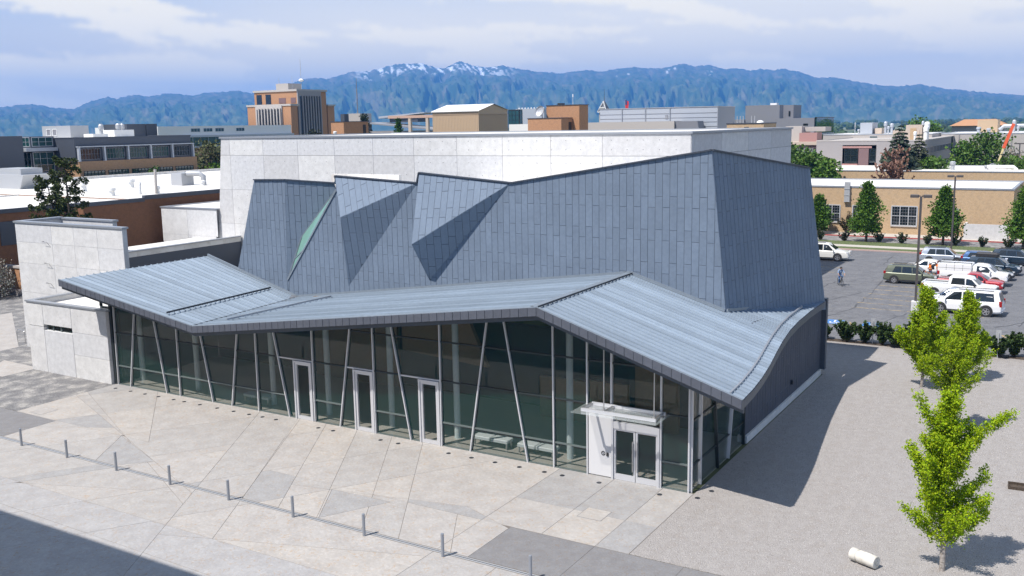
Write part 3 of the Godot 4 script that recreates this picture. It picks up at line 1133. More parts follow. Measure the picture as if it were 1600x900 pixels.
func make_hall():
	var T = thing("performance_hall", "angular zinc and concrete performance hall with a glass lobby under a folded roof", "building")
	var Z = Vector3(0, 0, 1)
	# --- folded canopy roof
	var A = Vector3(-38.7, 6.68, 2.2)
	var B = Vector3(-27.3, 4.93, 2.2)
	var Gp = Vector3(-6.0, 7.75, 2.2)
	var D = Vector3(-37.4, 6.9, -8.05)
	var F = Vector3(-29.4, 4.68, -8.05)
	var H = Vector3(-6.31, 7.7, -8.05)
	var J = Vector3(-1.31, 6.16, -8.05)
	var m = MB.new()
	var lw = Vector3(0, -0.06, 0)
	m.quad(A + lw, B + lw, F + lw, D + lw)
	m.quad(B + lw, Gp + lw, H + lw, F + lw)
	var zs = []
	for k in 25:
		zs.append(2.2 - 10.25 * k / 24.0)
	for k in 24:
		var e0 = along(EDGE, zs[k])
		var e1 = along(EDGE, zs[k + 1])
		var g0 = Gp.lerp(H, k / 24.0)
		var g1 = Gp.lerp(H, (k + 1) / 24.0)
		m.quad(g0 + lw, Vector3(e0[0], e0[1], zs[k]) + lw, Vector3(e1[0], e1[1], zs[k + 1]) + lw, g1 + lw)
	var canopy = part("canopy_roof", m, mats["zinc_dark"], T)
	rng.seed = 3
	for k in 24:
		var t0 = k / 24.0
		var t1 = (k + 1) / 24.0
		roof_sheet(canopy, A.lerp(D, t0), B.lerp(F, t0), B.lerp(F, t1), A.lerp(D, t1), k)
		roof_sheet(canopy, B.lerp(F, t0), Gp.lerp(H, t0), Gp.lerp(H, t1), B.lerp(F, t1), k)
		var e0 = along(EDGE, zs[k])
		var e1 = along(EDGE, zs[k + 1])
		roof_sheet(canopy, Gp.lerp(H, t0), Vector3(e0[0], e0[1], zs[k]), Vector3(e1[0], e1[1], zs[k + 1]), Gp.lerp(H, t1), k)
	for k in 27:
		var z0 = -8.05 - 11.8 * k / 27.0
		var z1 = -8.05 - 11.8 * (k + 1) / 27.0
		var e0 = along(EDGE, z0)
		var e1 = along(EDGE, z1)
		var h0 = J.lerp(Vector3(0.2, 4.75, -19.85), k / 27.0)
		var h1 = J.lerp(Vector3(0.2, 4.75, -19.85), (k + 1) / 27.0)
		roof_sheet(canopy, h0, Vector3(e0[0], e0[1], z0), Vector3(e1[0], e1[1], z1), h1, k)
	m = MB.new()
	# soffit
	var sx = [-38.5, -27.3, -6.0, 2.5]
	for k in 2:
		var x0 = sx[k]
		var x1 = sx[k + 1]
		m.quad(Vector3(x1, soffit_h(x1), 2.0), Vector3(x0, soffit_h(x0), 2.0), Vector3(x0, soffit_h(x0), -8.0), Vector3(x1, soffit_h(x1), -8.0))
	for k in 24:
		var e0 = along(EDGE, zs[k])[0] - 0.15
		var e1 = along(EDGE, zs[k + 1])[0] - 0.15
		m.quad(Vector3(e0, soffit_h(e0) + 0.1, zs[k] - 0.2), Vector3(-6.0, soffit_h(-6.0), zs[k] - 0.2), Vector3(-6.0, soffit_h(-6.0), zs[k + 1] - 0.2), Vector3(e1, soffit_h(e1) + 0.1, zs[k + 1] - 0.2))
	part("soffit", m, mats["soffit"], T)
	# fascia: a backing strip and single shingle plates along the front eave
	m = MB.new()
	var eave = [A, B, Gp, Vector3(2.85, 4.95, 2.2)]
	for k in 3:
		var a = eave[k]
		var b = eave[k + 1]
		m.prism(PackedVector2Array([Vector2(a.x, a.y - 0.36), Vector2(b.x, b.y - 0.36), Vector2(b.x, b.y), Vector2(a.x, a.y)]), Vector3(0, 0, 2.2), Vector3(1, 0, 0), Vector3(0, 1, 0), -0.15, 0.0)
		m.prism(PackedVector2Array([Vector2(a.x, a.y - 0.56), Vector2(b.x, b.y - 0.56), Vector2(b.x, b.y - 0.36), Vector2(a.x, a.y - 0.36)]), Vector3(0, 0, 2.02), Vector3(1, 0, 0), Vector3(0, 1, 0), -0.12, 0.0)
	m.bar(A + Vector3(0, -0.2, 0), D + Vector3(0, -0.2, 0), 0.06, 0.36)
	for k in EDGE.size() - 1:
		m.bar(Vector3(EDGE[k][1] - 0.03, EDGE[k][2] - 0.2, EDGE[k][0]), Vector3(EDGE[k + 1][1] - 0.03, EDGE[k + 1][2] - 0.2, EDGE[k + 1][0]), 0.08, 0.34)
	var fas = part("fascia", m, mats["zinc_dark"], T)
	var pieces = [27, 50, 22]
	for k in 3:
		for i in pieces[k]:
			var a = eave[k].lerp(eave[k + 1], i / float(pieces[k]))
			var b = eave[k].lerp(eave[k + 1], (i + 1) / float(pieces[k]))
			m = MB.new()
			m.prism(PackedVector2Array([Vector2(a.x + 0.008, a.y - 0.355), Vector2(b.x - 0.008, b.y - 0.355), Vector2(b.x - 0.008, b.y + 0.02), Vector2(a.x + 0.008, a.y + 0.02)]), Vector3(0, 0, 2.2), Vector3(1, 0, 0), Vector3(0, 1, 0), 0.0, 0.018 + 0.006 * (i % 2), 0.006)
			part("fascia_plate", m, mats["side_zinc_%d" % rng.randi_range(0, 3)], fas)
	# snow guards, ridge and valley caps
	for q in [[Vector3(-29.6, 5.35, 1.9), Vector3(-31.1, 5.2, -7.4)], [Vector3(-25.6, 5.22, 1.3), Vector3(-25.0, 5.3, -6.3)]]:
		m = MB.new()
		m.bar(q[0] + Vector3(0, 0.1, 0), q[1] + Vector3(0, 0.1, 0), 0.07, 0.09)
		for k in 24:
			var p = q[0].lerp(q[1], (k + 0.5) / 24.0)
			m.obox(Transform3D(Basis.IDENTITY, p + Vector3(0, 0.05, 0)), Vector3(0.03, 0.06, 0.03))
		part("snow_guard", m, mats["guard" if q[0].x < -29 else "coping"], canopy)
	m = MB.new()
	for k in EDGE.size() - 1:
		var a = Vector3(EDGE[k][1] - 0.5, EDGE[k][2] + 0.19, EDGE[k][0] - 0.1)
		var b = Vector3(EDGE[k + 1][1] - 0.5, EDGE[k + 1][2] + 0.19, EDGE[k + 1][0] - 0.1)
		if k >= EDGE.size() - 2:
			break
		m.bar(a, b, 0.08, 0.1)
	part("snow_guard", m, mats["coping"], canopy)
	m = MB.new()
	m.bar(B + Vector3(0, 0.05, 0), F + Vector3(0, 0.05, 0), 0.1, 0.03)
	part("valley_strip", m, mats["guard"], canopy)
	m = MB.new()
	m.bar(Gp + Vector3(-0.12, 0.05, 0), H + Vector3(-0.12, 0.05, 0), 0.3, 0.05)
	part("ridge_cap", m, mats["zinc_pale"], canopy)
	m = MB.new()
	m.bar(Gp + Vector3(0.1, 0.06, 0), H + Vector3(0.1, 0.06, 0), 0.05, 0.07)
	part("ridge_edge", m, mats["guard"], canopy)
	# pale flashing where the roof meets the hall wall
	m = MB.new()
	for q in [[D, F], [F, H], [H, J], [J, Vector3(0.2, 4.78, -19.85)]]:
		var off = Vector3(0, 0.1, 0.06) if q[0].z > -9 and q[1].z > -9 else Vector3(0.08, 0.1, 0)
		m.bar(q[0] + off, q[1] + off, 0.09, 0.14)
	part("flashing", m, mats["zinc_pale"], T)

	# --- folded zinc walls of the hall
	var a_ = Vector3(-32.59, 12.1, -8)
	var c_ = Vector3(-29.9, 12.14, -8)
	var cb = Vector3(-30.17, 4.55, -8)
	var E_ = Vector3(-34.75, 5.7, -8)
	var d_ = Vector3(-27.1, 11.9, -9.4)
	var P1 = Vector3(-25.72, 12.43, -8)
	var P2 = Vector3(-19.59, 12.11, -8)
	var P4 = Vector3(-25.06, 5.74, -8)
	var N1 = Vector3(-24.5, 10.06, -6.9)
	var Q1 = Vector3(-19.43, 12.69, -8)
	var Q2 = Vector3(-13.34, 12.21, -8)
	var Q4 = Vector3(-18.95, 6.52, -8)
	var N2 = Vector3(-19.12, 8.75, -6.65)
	var TF = Vector3(-2.13, 13.94, -8)
	var RT = Vector3(-0.3, 12.6, -19.1)
	var RB = Vector3(0.25, 4.4, -19.85)
	var Bt = Vector3(-30.11, 5.79, -8)
	var Tm = Vector3(-25.72, 11.55, -8)
	var J0 = Vector3(-1.25, 5.9, -8)
	var ne = (RT - TF).cross(J0 - TF)
	RB.x = TF.x - (ne.y * (RB.y - TF.y) + ne.z * (RB.z - TF.z)) / ne.x
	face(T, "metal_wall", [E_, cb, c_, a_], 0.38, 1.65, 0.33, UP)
	# the turned-back fold beside the slit window
	var nf = (c_ - cb).cross(d_ - cb).normalized()
	var on_fold = func(x, y): return Vector3(x, y, c_.z + (-(nf.x * (x - c_.x) + nf.y * (y - c_.y))) / nf.z)
	var S_ = on_fold.call(-29.17, 8.5)
	var T2 = on_fold.call(-27.02, 11.46)
	face(T, "metal_wall", [cb, Bt, S_, T2, d_, c_], 0.38, 1.65, 0.33, UP)
	m = MB.new()
	m.tri(Bt, Tm, S_)
	m.tri(S_, Tm, T2)
	var slit = part("slit_window", m, mats["slit_glass"], T)
	m = MB.new()
	for q in [[Bt, S_], [S_, T2], [Bt, Tm], [T2, Tm]]:
		m.bar(q[0] + Z * 0.03, q[1] + Z * 0.03, 0.09, 0.09)
	m.bar((Bt + S_) / 2.0 + Z * 0.02, Bt.lerp(Tm, 0.36) + Z * 0.02, 0.05, 0.05)
	m.bar(S_.lerp(T2, 0.4) + Z * 0.02, Bt.lerp(Tm, 0.68) + Z * 0.02, 0.05, 0.05)
	part("slit_frame", m, mats["zinc_pale"], slit)
	# main wall, with the two wedges left out
	var main = [Bt, Vector3(-30.1, 4.6, -8), Vector3(-29.3, 4.55, -8), Vector3(-6.3, 7.5, -8), J0, TF, Q2, Q1, Vector3(-19.45, 12.1, -8), P2, P1, Tm]
	face(T, "metal_wall", main, 0.385, 1.65, 0.33, UP, [[P1, P4, P2], [Q1, Q4, Q2]], Vector2(0.1, 0.4), 0.2)
	# wedges: a bright upper facet, a shaded lower facet and a narrow cheek each
	for q in [[P1, P2, P4, N1], [Q1, Q2, Q4, N2]]:
		face(T, "wedge_facet", [q[3], q[1], q[0]], 0.42, 1.5, 0.35, q[0] - q[3], [], Vector2.ZERO, 0.05)
		face(T, "wedge_facet", [q[3], q[2], q[1]], 0.42, 1.5, 0.35, UP, [], Vector2.ZERO, 0.05)
		face(T, "wedge_facet", [q[0], q[2], q[3]], 0.42, 1.5, 0.35, UP, [], Vector2.ZERO, 0.05)
	# end wall in shade, rear wall, return by the fold
	face(T, "metal_wall", [J0, RB, RT, TF], 0.4, 1.7, 0.33, UP, [], Vector2.ZERO, 0.2)
	m = MB.new()
	m.quad(RB, Vector3(-8.4, 4.4, -19.9), Vector3(-8.4, 12.3, -21.0), RT)
	m.quad(d_, Vector3(-25.72, 11.0, -9.4), Vector3(-25.72, 12.43, -8), Vector3(-25.73, 12.2, -9.4))
	m.box(-25.8, -25.72, 11.3, 12.2, -9.5, -8.1)
	part("rear_wall", m, mats["wall_zinc_1"], T)
	# thin dark caps on the top edges
	m = MB.new()
	for q in [[a_, c_], [c_, d_], [P1, P2], [Q1, Q2], [Q2, TF], [TF, RT], [Vector3(-25.74, 11.9, -8.2), P1], [P2, Q1]]:
		m.bar(q[0] + Vector3(0, 0.02, 0), q[1] + Vector3(0, 0.02, 0), 0.22, 0.07)
	part("wall_cap", m, mats["coping_dark"], T)
	m = MB.new()
	var back = []
	for q in [a_, d_, P1, P2, Q2, TF]:
		back.append(q)
	m.box(-32.2, -12.0, 10.2, 10.4, -33.9, -9.8)
	m.box(-12.0, -2.4, 10.2, 10.41, -19.9, -9.8)
	m.box(-33.3, -27.2, 10.4, 12.05, -16.4, -16.1)
	m.box(-32.5, -32.2, 4.0, 10.4, -33.9, -8.3)
	m.box(-12.0, -1.4, 4.5, 12.3, -23.5, -19.95)
	part("hall_roof", m, mats["white_roof"], T)

	# --- side wall under the roof, on a pale footing
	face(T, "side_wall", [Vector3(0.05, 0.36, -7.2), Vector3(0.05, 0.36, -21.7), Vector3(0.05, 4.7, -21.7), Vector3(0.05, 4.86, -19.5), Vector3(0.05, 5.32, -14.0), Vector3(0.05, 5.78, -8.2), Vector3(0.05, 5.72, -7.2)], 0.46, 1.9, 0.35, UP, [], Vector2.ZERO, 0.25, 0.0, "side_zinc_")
	m = MB.new()
	m.box(-0.3, 0.16, 0.0, 0.36, -21.7, -7.2)
	part("footing", m, mats["concrete_b"], T)
	m = MB.new()
	m.box(-0.1, 0.34, 0.34, 4.7, -22.1, -21.72)
	m.box(-9.0, -0.12, 0.0, 4.9, -22.05, -21.75)
	part("corner_trim", m, mats["zinc_dark"], T)
	m = MB.new()
	m.box(0.07, 0.2, 1.0, 1.22, -15.3, -15.1)
	part("wall_outlet", m, mats["guard"], T)

	# --- glass front
	var mull = [[-36.88, -36.78, 4.93], [-35.73, -34.86, 4.78], [-32.44, -33.19, 4.53], [-31.27, -31.24, 4.25], [-28.53, -29.26, 4.05], [-27.0, -26.24, 4.41], [-24.91, -24.87, 4.6], [-22.6, -23.53, 4.77], [-20.77, -20.74, 5.1], [-19.05, -18.1, 5.48], [-16.68, -16.67, 5.69], [-14.46, -15.51, 5.82], [-12.6, -12.56, 6.19], [-10.95, -9.85, 6.55], [-7.78, -8.98, 6.65], [-6.41, -6.42, 6.74], [-4.72, -4.73, 6.19], [-1.27, -1.27, 5.08], [-0.02, -0.02, 4.7]]
	var lean = func(k, y): return mull[k][0] + (mull[k][1] - mull[k][0]) / mull[k][2] * y
	var topy = []
	for k in mull.size():
		var y = 5.0
		for r in 4:
			y = soffit_h(lean.call(k, y))
		topy.append(y)
		m = MB.new()
		m.bar(Vector3(lean.call(k, 0.0), 0.0, 0.05), Vector3(lean.call(k, y), y, 0.05), 0.065, 0.1, Z)
		part("mullion", m, mats["aluminium"], T)
		m = MB.new()
		m.bar(Vector3(lean.call(k, 0.0), 0.02, -0.1), Vector3(lean.call(k, y - 0.01), y - 0.01, -0.07), 0.045, 0.1, Z)
		part("mullion_back", m, mats["dark_frame"], T)
	var doors = {7: [-22.12, -20.85], 9: [-18.0, -16.72], 11: [-13.88, -12.65]}
	for k in mull.size() - 1:
		var rows = [0.03, 1.19, 3.25, 5.18]
		if doors.has(k):
			rows = [0.03, 3.25, 5.18]
		var tall = min(topy[k], topy[k + 1])
		for r in rows.size():
			var y0 = rows[r]
			if y0 > tall - 0.3:
				continue
			var last = r == rows.size() - 1 or rows[r + 1] > tall - 0.3
			var y1l = topy[k] if last else rows[r + 1]
			var y1r = topy[k + 1] if last else rows[r + 1]
			if k == 16 and y0 < 3.0:
				continue
			var x1 = lean.call(k + 1, y0)
			var x1t = lean.call(k + 1, y1r)
			if doors.has(k) and r == 0:
				x1 = doors[k][0]
				x1t = doors[k][0]
			m = MB.new()
			m.prism(PackedVector2Array([Vector2(lean.call(k, y0), y0), Vector2(x1, y0), Vector2(x1t, y1r), Vector2(lean.call(k, y1l), y1l)]), Vector3.ZERO, Vector3(1, 0, 0), Vector3(0, 1, 0), -0.028, 0.0)
			m.quad(Vector3(x1, y0, -0.028), Vector3(lean.call(k, y0), y0, -0.028), Vector3(lean.call(k, y1l), y1l, -0.028), Vector3(x1t, y1r, -0.028))
			part("pane", m, mats["glass"], T)
			if r > 0:
				m = MB.new()
				m.bar(Vector3(lean.call(k, y0) + 0.04, y0, 0.0), Vector3(lean.call(k + 1, y0) - 0.04, y0, 0.0), 0.1, 0.07)
				var lightbar = doors.has(k) and r == 1
				part("transom", m, mats["aluminium" if lightbar else ("green_frame" if y0 < 2.0 else "dark_frame")], T)
	m = MB.new()
	m.box(-36.9, 0.02, 0.0, 0.05, -0.06, 0.06)
	part("sill", m, mats["green_frame"], T)
	# single exit doors
	for k in doors:
		var x0 = doors[k][0]
		var x1 = doors[k][1]
		m = MB.new()
		m.box(x0, x0 + 0.09, 0.0, 3.2, -0.04, 0.13)
		m.box(x1 - 0.09, x1, 0.0, 3.2, -0.04, 0.13)
		m.box(x0 + 0.09, x1 - 0.09, 3.1, 3.2, -0.04, 0.13)
		var dr = part("exit_door", m, mats["aluminium"], T)
		m = MB.new()
		m.box(x0 + 0.1, x0 + 0.22, 0.02, 3.09, -0.03, 0.08)
		m.box(x1 - 0.22, x1 - 0.1, 0.02, 3.09, -0.03, 0.08)
		m.box(x0 + 0.22, x1 - 0.22, 0.02, 0.2, -0.03, 0.08)
		m.box(x0 + 0.22, x1 - 0.22, 2.99, 3.09, -0.03, 0.08)
		part("leaf_frame", m, mats["aluminium"], dr)
		m = MB.new()
		m.quad(Vector3(x0 + 0.22, 0.2, 0.02), Vector3(x1 - 0.22, 0.2, 0.02), Vector3(x1 - 0.22, 2.99, 0.02), Vector3(x0 + 0.22, 2.99, 0.02))
		part("door_pane", m, mats["glass"], dr)
	# entrance bay: white panel, double door, glazed head, hung glass canopy
	m = MB.new()
	m.box(-4.66, -3.56, 0.0, 3.14, -0.05, 0.06)
	var wp = part("white_wall_panel", m, mats["white_panel"], T)
	m = MB.new()
	for k in 14:
		var a0 = TAU * k / 14
		var a1 = TAU * (k + 1) / 14
		m.bar(Vector3(-3.95 + 0.085 * cos(a0), 1.09 + 0.085 * sin(a0), 0.065), Vector3(-3.95 + 0.085 * cos(a1), 1.09 + 0.085 * sin(a1), 0.065), 0.03, 0.02, Z)
	m.box(-3.975, -3.945, 1.06, 1.12, 0.06, 0.07)
	m.box(-3.945, -3.91, 1.05, 1.075, 0.06, 0.071)
	m.box(-3.985, -3.955, 1.13, 1.155, 0.06, 0.072)
	part("door_button", m, mats["black"], wp)
	m = MB.new()
	m.box(-3.79, -3.69, 0.99, 1.15, 0.06, 0.1)
	part("card_reader", m, mats["black"], wp)
	m = MB.new()
	m.box(-3.54, -3.45, 0.0, 3.18, -0.05, 0.14)
	m.box(-1.4, -1.31, 0.0, 2.62, -0.05, 0.14)
	m.box(-3.45, -1.4, 2.32, 2.62, -0.05, 0.12)
	var ed = part("entrance_door", m, mats["aluminium"], T)
	for q in [[-3.44, -2.44], [-2.41, -1.41]]:
		m = MB.new()
		m.box(q[0], q[0] + 0.08, 0.02, 2.31, -0.02, 0.07)
		m.box(q[1] - 0.08, q[1], 0.02, 2.31, -0.02, 0.07)
		m.box(q[0] + 0.08, q[1] - 0.08, 0.02, 0.27, -0.02, 0.07)
		m.box(q[0] + 0.08, q[1] - 0.08, 2.23, 2.31, -0.02, 0.07)
		part("leaf_frame", m, mats["aluminium"], ed)
		m = MB.new()
		m.quad(Vector3(q[0] + 0.08, 0.27, 0.02), Vector3(q[1] - 0.08, 0.27, 0.02), Vector3(q[1] - 0.08, 2.23, 0.02), Vector3(q[0] + 0.08, 2.23, 0.02))
		part("door_pane", m, mats["glass"], ed)
	for x in [-2.53, -2.32]:
		m = MB.new()
		m.tube([Vector3(x, 0.5, 0.15), Vector3(x, 1.86, 0.15)], [0.022, 0.022], 8)
		m.box(x - 0.01, x + 0.01, 0.6, 0.63, 0.06, 0.14)
		m.box(x - 0.01, x + 0.01, 1.74, 1.77, 0.06, 0.14)
		part("door_handle", m, mats["steel"], ed)
	m = MB.new()
	m.quad(Vector3(-3.45, 2.62, 0), Vector3(-1.31, 2.62, 0), Vector3(-1.31, 3.2, 0), Vector3(-3.45, 3.2, 0))
	part("pane", m, mats["glass"], T)
	m = MB.new()
	m.bar(Vector3(-3.55, 3.2, 0.05), Vector3(-3.55, soffit_h(-3.55), 0.05), 0.075, 0.15, Z)
	part("mullion", m, mats["aluminium"], T)
	m = MB.new()
	m.box(-4.7, -1.3, 3.15, 3.22, -0.05, 0.1)
	part("transom", m, mats["aluminium"], T)
	m = MB.new()
	m.box(-4.75, -0.85, 3.24, 3.262, 0.12, 1.62)
	var ec = part("entrance_canopy", m, mats["clear_glass"], T)
	for q in [[-4.4, -1.0, 1.2, 1.3], [-4.4, -1.0, 0.18, 0.28]]:
		m = MB.new()
		m.box(q[0], q[1], 3.27, 3.4, q[2], q[3])
		part("canopy_rail", m, mats["aluminium"], ec)
	for x in [-4.4, -3.36, -1.1]:
		m = MB.new()
		m.box(x - 0.05, x + 0.05, 3.28, 3.38, 0.28, 1.2)
		part("canopy_rail", m, mats["steel"], ec)
	for x in [-3.36, -1.1]:
		m = MB.new()
		m.tube([Vector3(x, 3.3, 1.22), Vector3(x, soffit_h(x) + 0.1, 1.22)], [0.025, 0.025], 8)
		m.obox(Transform3D(Basis.IDENTITY, Vector3(x, 3.42, 1.22)), Vector3(0.09, 0.16, 0.09))
		part("hanger_rod", m, mats["steel"], ec)
	# glass of the shaded side
	var sm = [[-0.05, -0.05, 5.35], [-1.15, -1.1, 5.35], [-3.41, -2.8, 3.55], [-4.81, -5.28, 2.6], [-7.05, -7.0, 5.3]]
	for k in sm.size():
		var zt = sm[k][0] + (sm[k][1] - sm[k][0]) / sm[k][2] * 5.35
		m = MB.new()
		m.bar(Vector3(0.03, 0, sm[k][0]), Vector3(0.03, 5.36, zt), 0.15, 0.07, Z)
		part("mullion", m, mats["aluminium" if k in [0, 1, 3] else "dark_frame"], T)
		if k == 0:
			continue
		for y in [[0.03, 1.1], [1.1, 3.05], [3.05, 5.35]]:
			var zz = []
			for j in [k - 1, k]:
				for yy in y:
					zz.append(sm[j][0] + (sm[j][1] - sm[j][0]) / sm[j][2] * yy)
			m = MB.new()
			m.prism(PackedVector2Array([Vector2(-zz[0], y[0]), Vector2(-zz[2], y[0]), Vector2(-zz[3], y[1]), Vector2(-zz[1], y[1])]), Vector3.ZERO, Vector3(0, 0, -1), Vector3(0, 1, 0), -0.028, 0.0)
			m.quad(Vector3(-0.028, y[0], zz[2]), Vector3(-0.028, y[0], zz[0]), Vector3(-0.028, y[1], zz[1]), Vector3(-0.028, y[1], zz[3]))
			part("pane", m, mats["glass"], T)
			if y[0] > 1:
				m = MB.new()
				m.bar(Vector3(0, y[0], zz[0] - 0.04), Vector3(0, y[0], zz[2] + 0.04), 0.09, 0.06)
				part("transom", m, mats["dark_frame"], T)
	# clerestory glass over the low block
	m = MB.new()
	m.quad(Vector3(-38.3, 4.75, -0.3), Vector3(-37.0, 4.75, -0.3), Vector3(-37.0, 6.3, -0.3), Vector3(-38.3, 6.3, -0.3))
	part("pane", m, mats["glass"], T)
	m = MB.new()
	m.box(-37.2, -37.0, 0.0, 6.1, -0.4, 0.1)
	m.box(-38.4, -37.2, 4.6, 4.72, -0.36, -0.2)
	m.box(-38.45, -38.35, 4.72, 6.2, -0.36, -0.2)
	part("dark_jamb", m, mats["dark_frame"], T)

	# --- lobby inside
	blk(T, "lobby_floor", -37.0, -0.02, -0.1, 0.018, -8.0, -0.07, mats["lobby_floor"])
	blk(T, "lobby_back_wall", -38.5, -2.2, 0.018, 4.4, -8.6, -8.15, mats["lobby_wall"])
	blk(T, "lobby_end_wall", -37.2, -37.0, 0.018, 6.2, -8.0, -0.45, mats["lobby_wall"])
	for x in [-37.5 + 1.2, -31.3, -25.1, -21.0, -16.7, -12.6, -6.3]:
		m = MB.new()
		m.tube([Vector3(x, 0.018, -1.3), Vector3(x, soffit_h(x) - 0.01, -1.3)], [0.16, 0.16], 14)
		part("column", m, mats["column"], T)
	for q in [[-10.8, -7.9, 2.2, -6.4], [-7.85, -5.6, 2.4, -6.1], [-5.5, -3.2, 4.8, -6.8], [-27.5, -21.0, 5.0, -7.4]]:
		m = MB.new()
		m.box(q[0], q[1], 0.018, q[2], q[3] - 0.25, q[3])
		part("wood_wall", m, mats["wood"], T)
	m = MB.new()
	m.prism(PackedVector2Array([Vector2(-20.0, 2.6), Vector2(-14.2, 2.2), Vector2(-15.6, 5.2), Vector2(-20.0, 5.4)]), Vector3(0, 0, -6.9), Vector3(1, 0, 0), Vector3(0, 1, 0), 0.0, 0.3)
	part("wood_wall", m, mats["wood"], T)

	# --- concrete stage tower
	m = MB.new()
	m.prism(PackedVector2Array([Vector2(-65.9, 0), Vector2(-13.0, 0), Vector2(-13.0, 14.4), Vector2(-64.1, 14.4)]), Vector3(0, 0, -34.02), Vector3(1, 0, 0), Vector3(0, 1, 0), -28.1, 0.0)
	var tower = part("stage_tower", m, mats["joint_dark"], T)
	var ys = [2.1, 5.65, 9.2, 12.7, 14.4]
	var xs = []
	for k in 12:
		xs.append(-20.49 - 4.713 * (k - 1) if k > 0 else -13.0)
	rng.seed = 12
	for r in 4:
		for k in 11:
			var x1 = xs[k]
			var x0 = xs[k + 1]
			if k == 10:
				x0 = -65.9 + ys[r] * 0.125
			if x1 - x0 < 0.3:
				continue
			var g = 0.012 if k % 2 == 0 else 0.005
			var g2 = 0.014 if r == 3 else 0.006
			m = MB.new()
			var x0t = x0 if k < 10 else -65.9 + ys[r + 1] * 0.125
			m.prism(PackedVector2Array([Vector2(x0 + g, ys[r] + g2), Vector2(x1 - g, ys[r] + g2), Vector2(x1 - g, ys[r + 1] - (0.014 if r == 2 else 0.006)), Vector2(x0t + g, ys[r + 1] - (0.014 if r == 2 else 0.006))]), Vector3(0, 0, -34.02), Vector3(1, 0, 0), Vector3(0, 1, 0), 0.0, 0.03, 0.008)
			part("concrete_panel", m, mats[["concrete", "concrete_a", "concrete_b", "concrete_c"][rng.randi_range(0, 3)]], tower)
		for k in 4:
			var z0 = -34.0 - 7.0 * k
			m = MB.new()
			m.prism(PackedVector2Array([Vector2(-z0 + 0.02, ys[r] + 0.015), Vector2(-z0 + 6.98, ys[r] + 0.015), Vector2(-z0 + 6.98, ys[r + 1] - 0.015), Vector2(-z0 + 0.02, ys[r + 1] - 0.015)]), Vector3(-13.0, 0, 0), Vector3(0, 0, -1), Vector3(0, 1, 0), 0.0, 0.03, 0.008)
			part("concrete_panel", m, mats[["concrete", "concrete_a", "concrete_b", "concrete_c"][rng.randi_range(0, 3)]], tower)
	# tie holes of the formwork
	m = MB.new()
	for r in [3.0, 4.7, 6.2, 7.3, 8.6, 9.9, 11.0, 12.1, 13.2, 13.95]:
		for k in 36:
			var x = -14.2 - 1.37 * k
			m.lathe([[0.0001, 0.0], [0.04, 0.0], [0.035, 0.006], [0.0001, 0.006]], 6, Transform3D(Basis(Vector3(1, 0, 0), PI / 2), Vector3(x, r, -33.99)))
	part("tie_hole", m, mats["joint_dark"], tower, "stuff")
	m = MB.new()
	m.box(-64.3, -12.85, 14.4, 14.58, -34.4, -33.9)
	m.box(-13.35, -12.85, 14.4, 14.58, -62.2, -34.4)
	m.box(-64.3, -63.8, 14.4, 14.58, -62.2, -34.4)
	m.box(-63.8, -13.35, 14.4, 14.58, -62.2, -61.7)
	part("coping", m, mats["coping"], tower)
	blk(tower, "tower_roof", -63.8, -13.35, 14.4, 14.46, -61.7, -34.4, mats["white_roof"])

	# --- concrete wings on the far side of the lobby
	var low = Node3D.new()
	low.name = "low_block"
	T.add_child(low)
	var i = 0
	for q in [[-45.3, -43.62, 0.0, 3.0], [-45.3, -43.62, 3.02, 4.55], [-43.6, -40.7, 0.0, 2.8], [-43.6, -40.7, 3.18, 4.55], [-40.68, -37.22, 0.0, 1.5], [-40.68, -37.22, 1.51, 2.95], [-40.68, -37.22, 2.96, 4.55]]:
		m = MB.new()
		m.prism(PackedVector2Array([Vector2(q[0], q[2]), Vector2(q[1], q[2]), Vector2(q[1], q[3]), Vector2(q[0], q[3])]), Vector3(0, 0, 0.3), Vector3(1, 0, 0), Vector3(0, 1, 0), -0.3, 0.0, 0.008)
		part("concrete_panel", m, mats[["concrete", "concrete_b", "concrete_c"][i % 3]], low)
		i += 1
	m = MB.new()
	m.box(-45.3, -45.0, 0, 4.55, -4.0, 0.0)
	m.box(-37.5, -37.24, 0, 4.55, -4.0, 0.0)
	m.box(-45.0, -37.5, 4.0, 4.2, -3.6, 0.0)
	part("side_panel", m, mats["concrete_a"], low)
	blk(low, "room_wall", -45.0, -37.5, 0.0, 4.0, -3.6, -3.3, mats["lobby_wall"])
	blk(low, "roof_membrane", -45.0, -37.5, 4.2, 4.22, -3.6, 0.0, mats["white_roof"])
	m = MB.new()
	m.box(-45.36, -37.05, 4.55, 4.64, -0.05, 0.36)
	m.box(-45.36, -44.95, 4.55, 4.64, -3.6, -0.05)
	part("coping", m, mats["coping"], low)
	m = MB.new()
	m.quad(Vector3(-43.6, 2.8, 0.1), Vector3(-40.7, 2.8, 0.1), Vector3(-40.7, 3.18, 0.1), Vector3(-43.6, 3.18, 0.1))
	part("slot_pane", m, mats["glass"], low)
	m = MB.new()
	m.box(-42.9, -42.82, 2.8, 3.18, 0.05, 0.16)
	m.box(-42.1, -41.95, 2.8, 3.18, 0.05, 0.16)
	part("slot_frame", m, mats["green_frame"], low)

	var tall = Node3D.new()
	tall.name = "tall_wall"
	T.add_child(tall)
	var tx = [-52.05, -47.9, -45.4, -42.9, -40.25]
	var ty = [0.0, 4.1, 6.2, 7.7, 9.05]
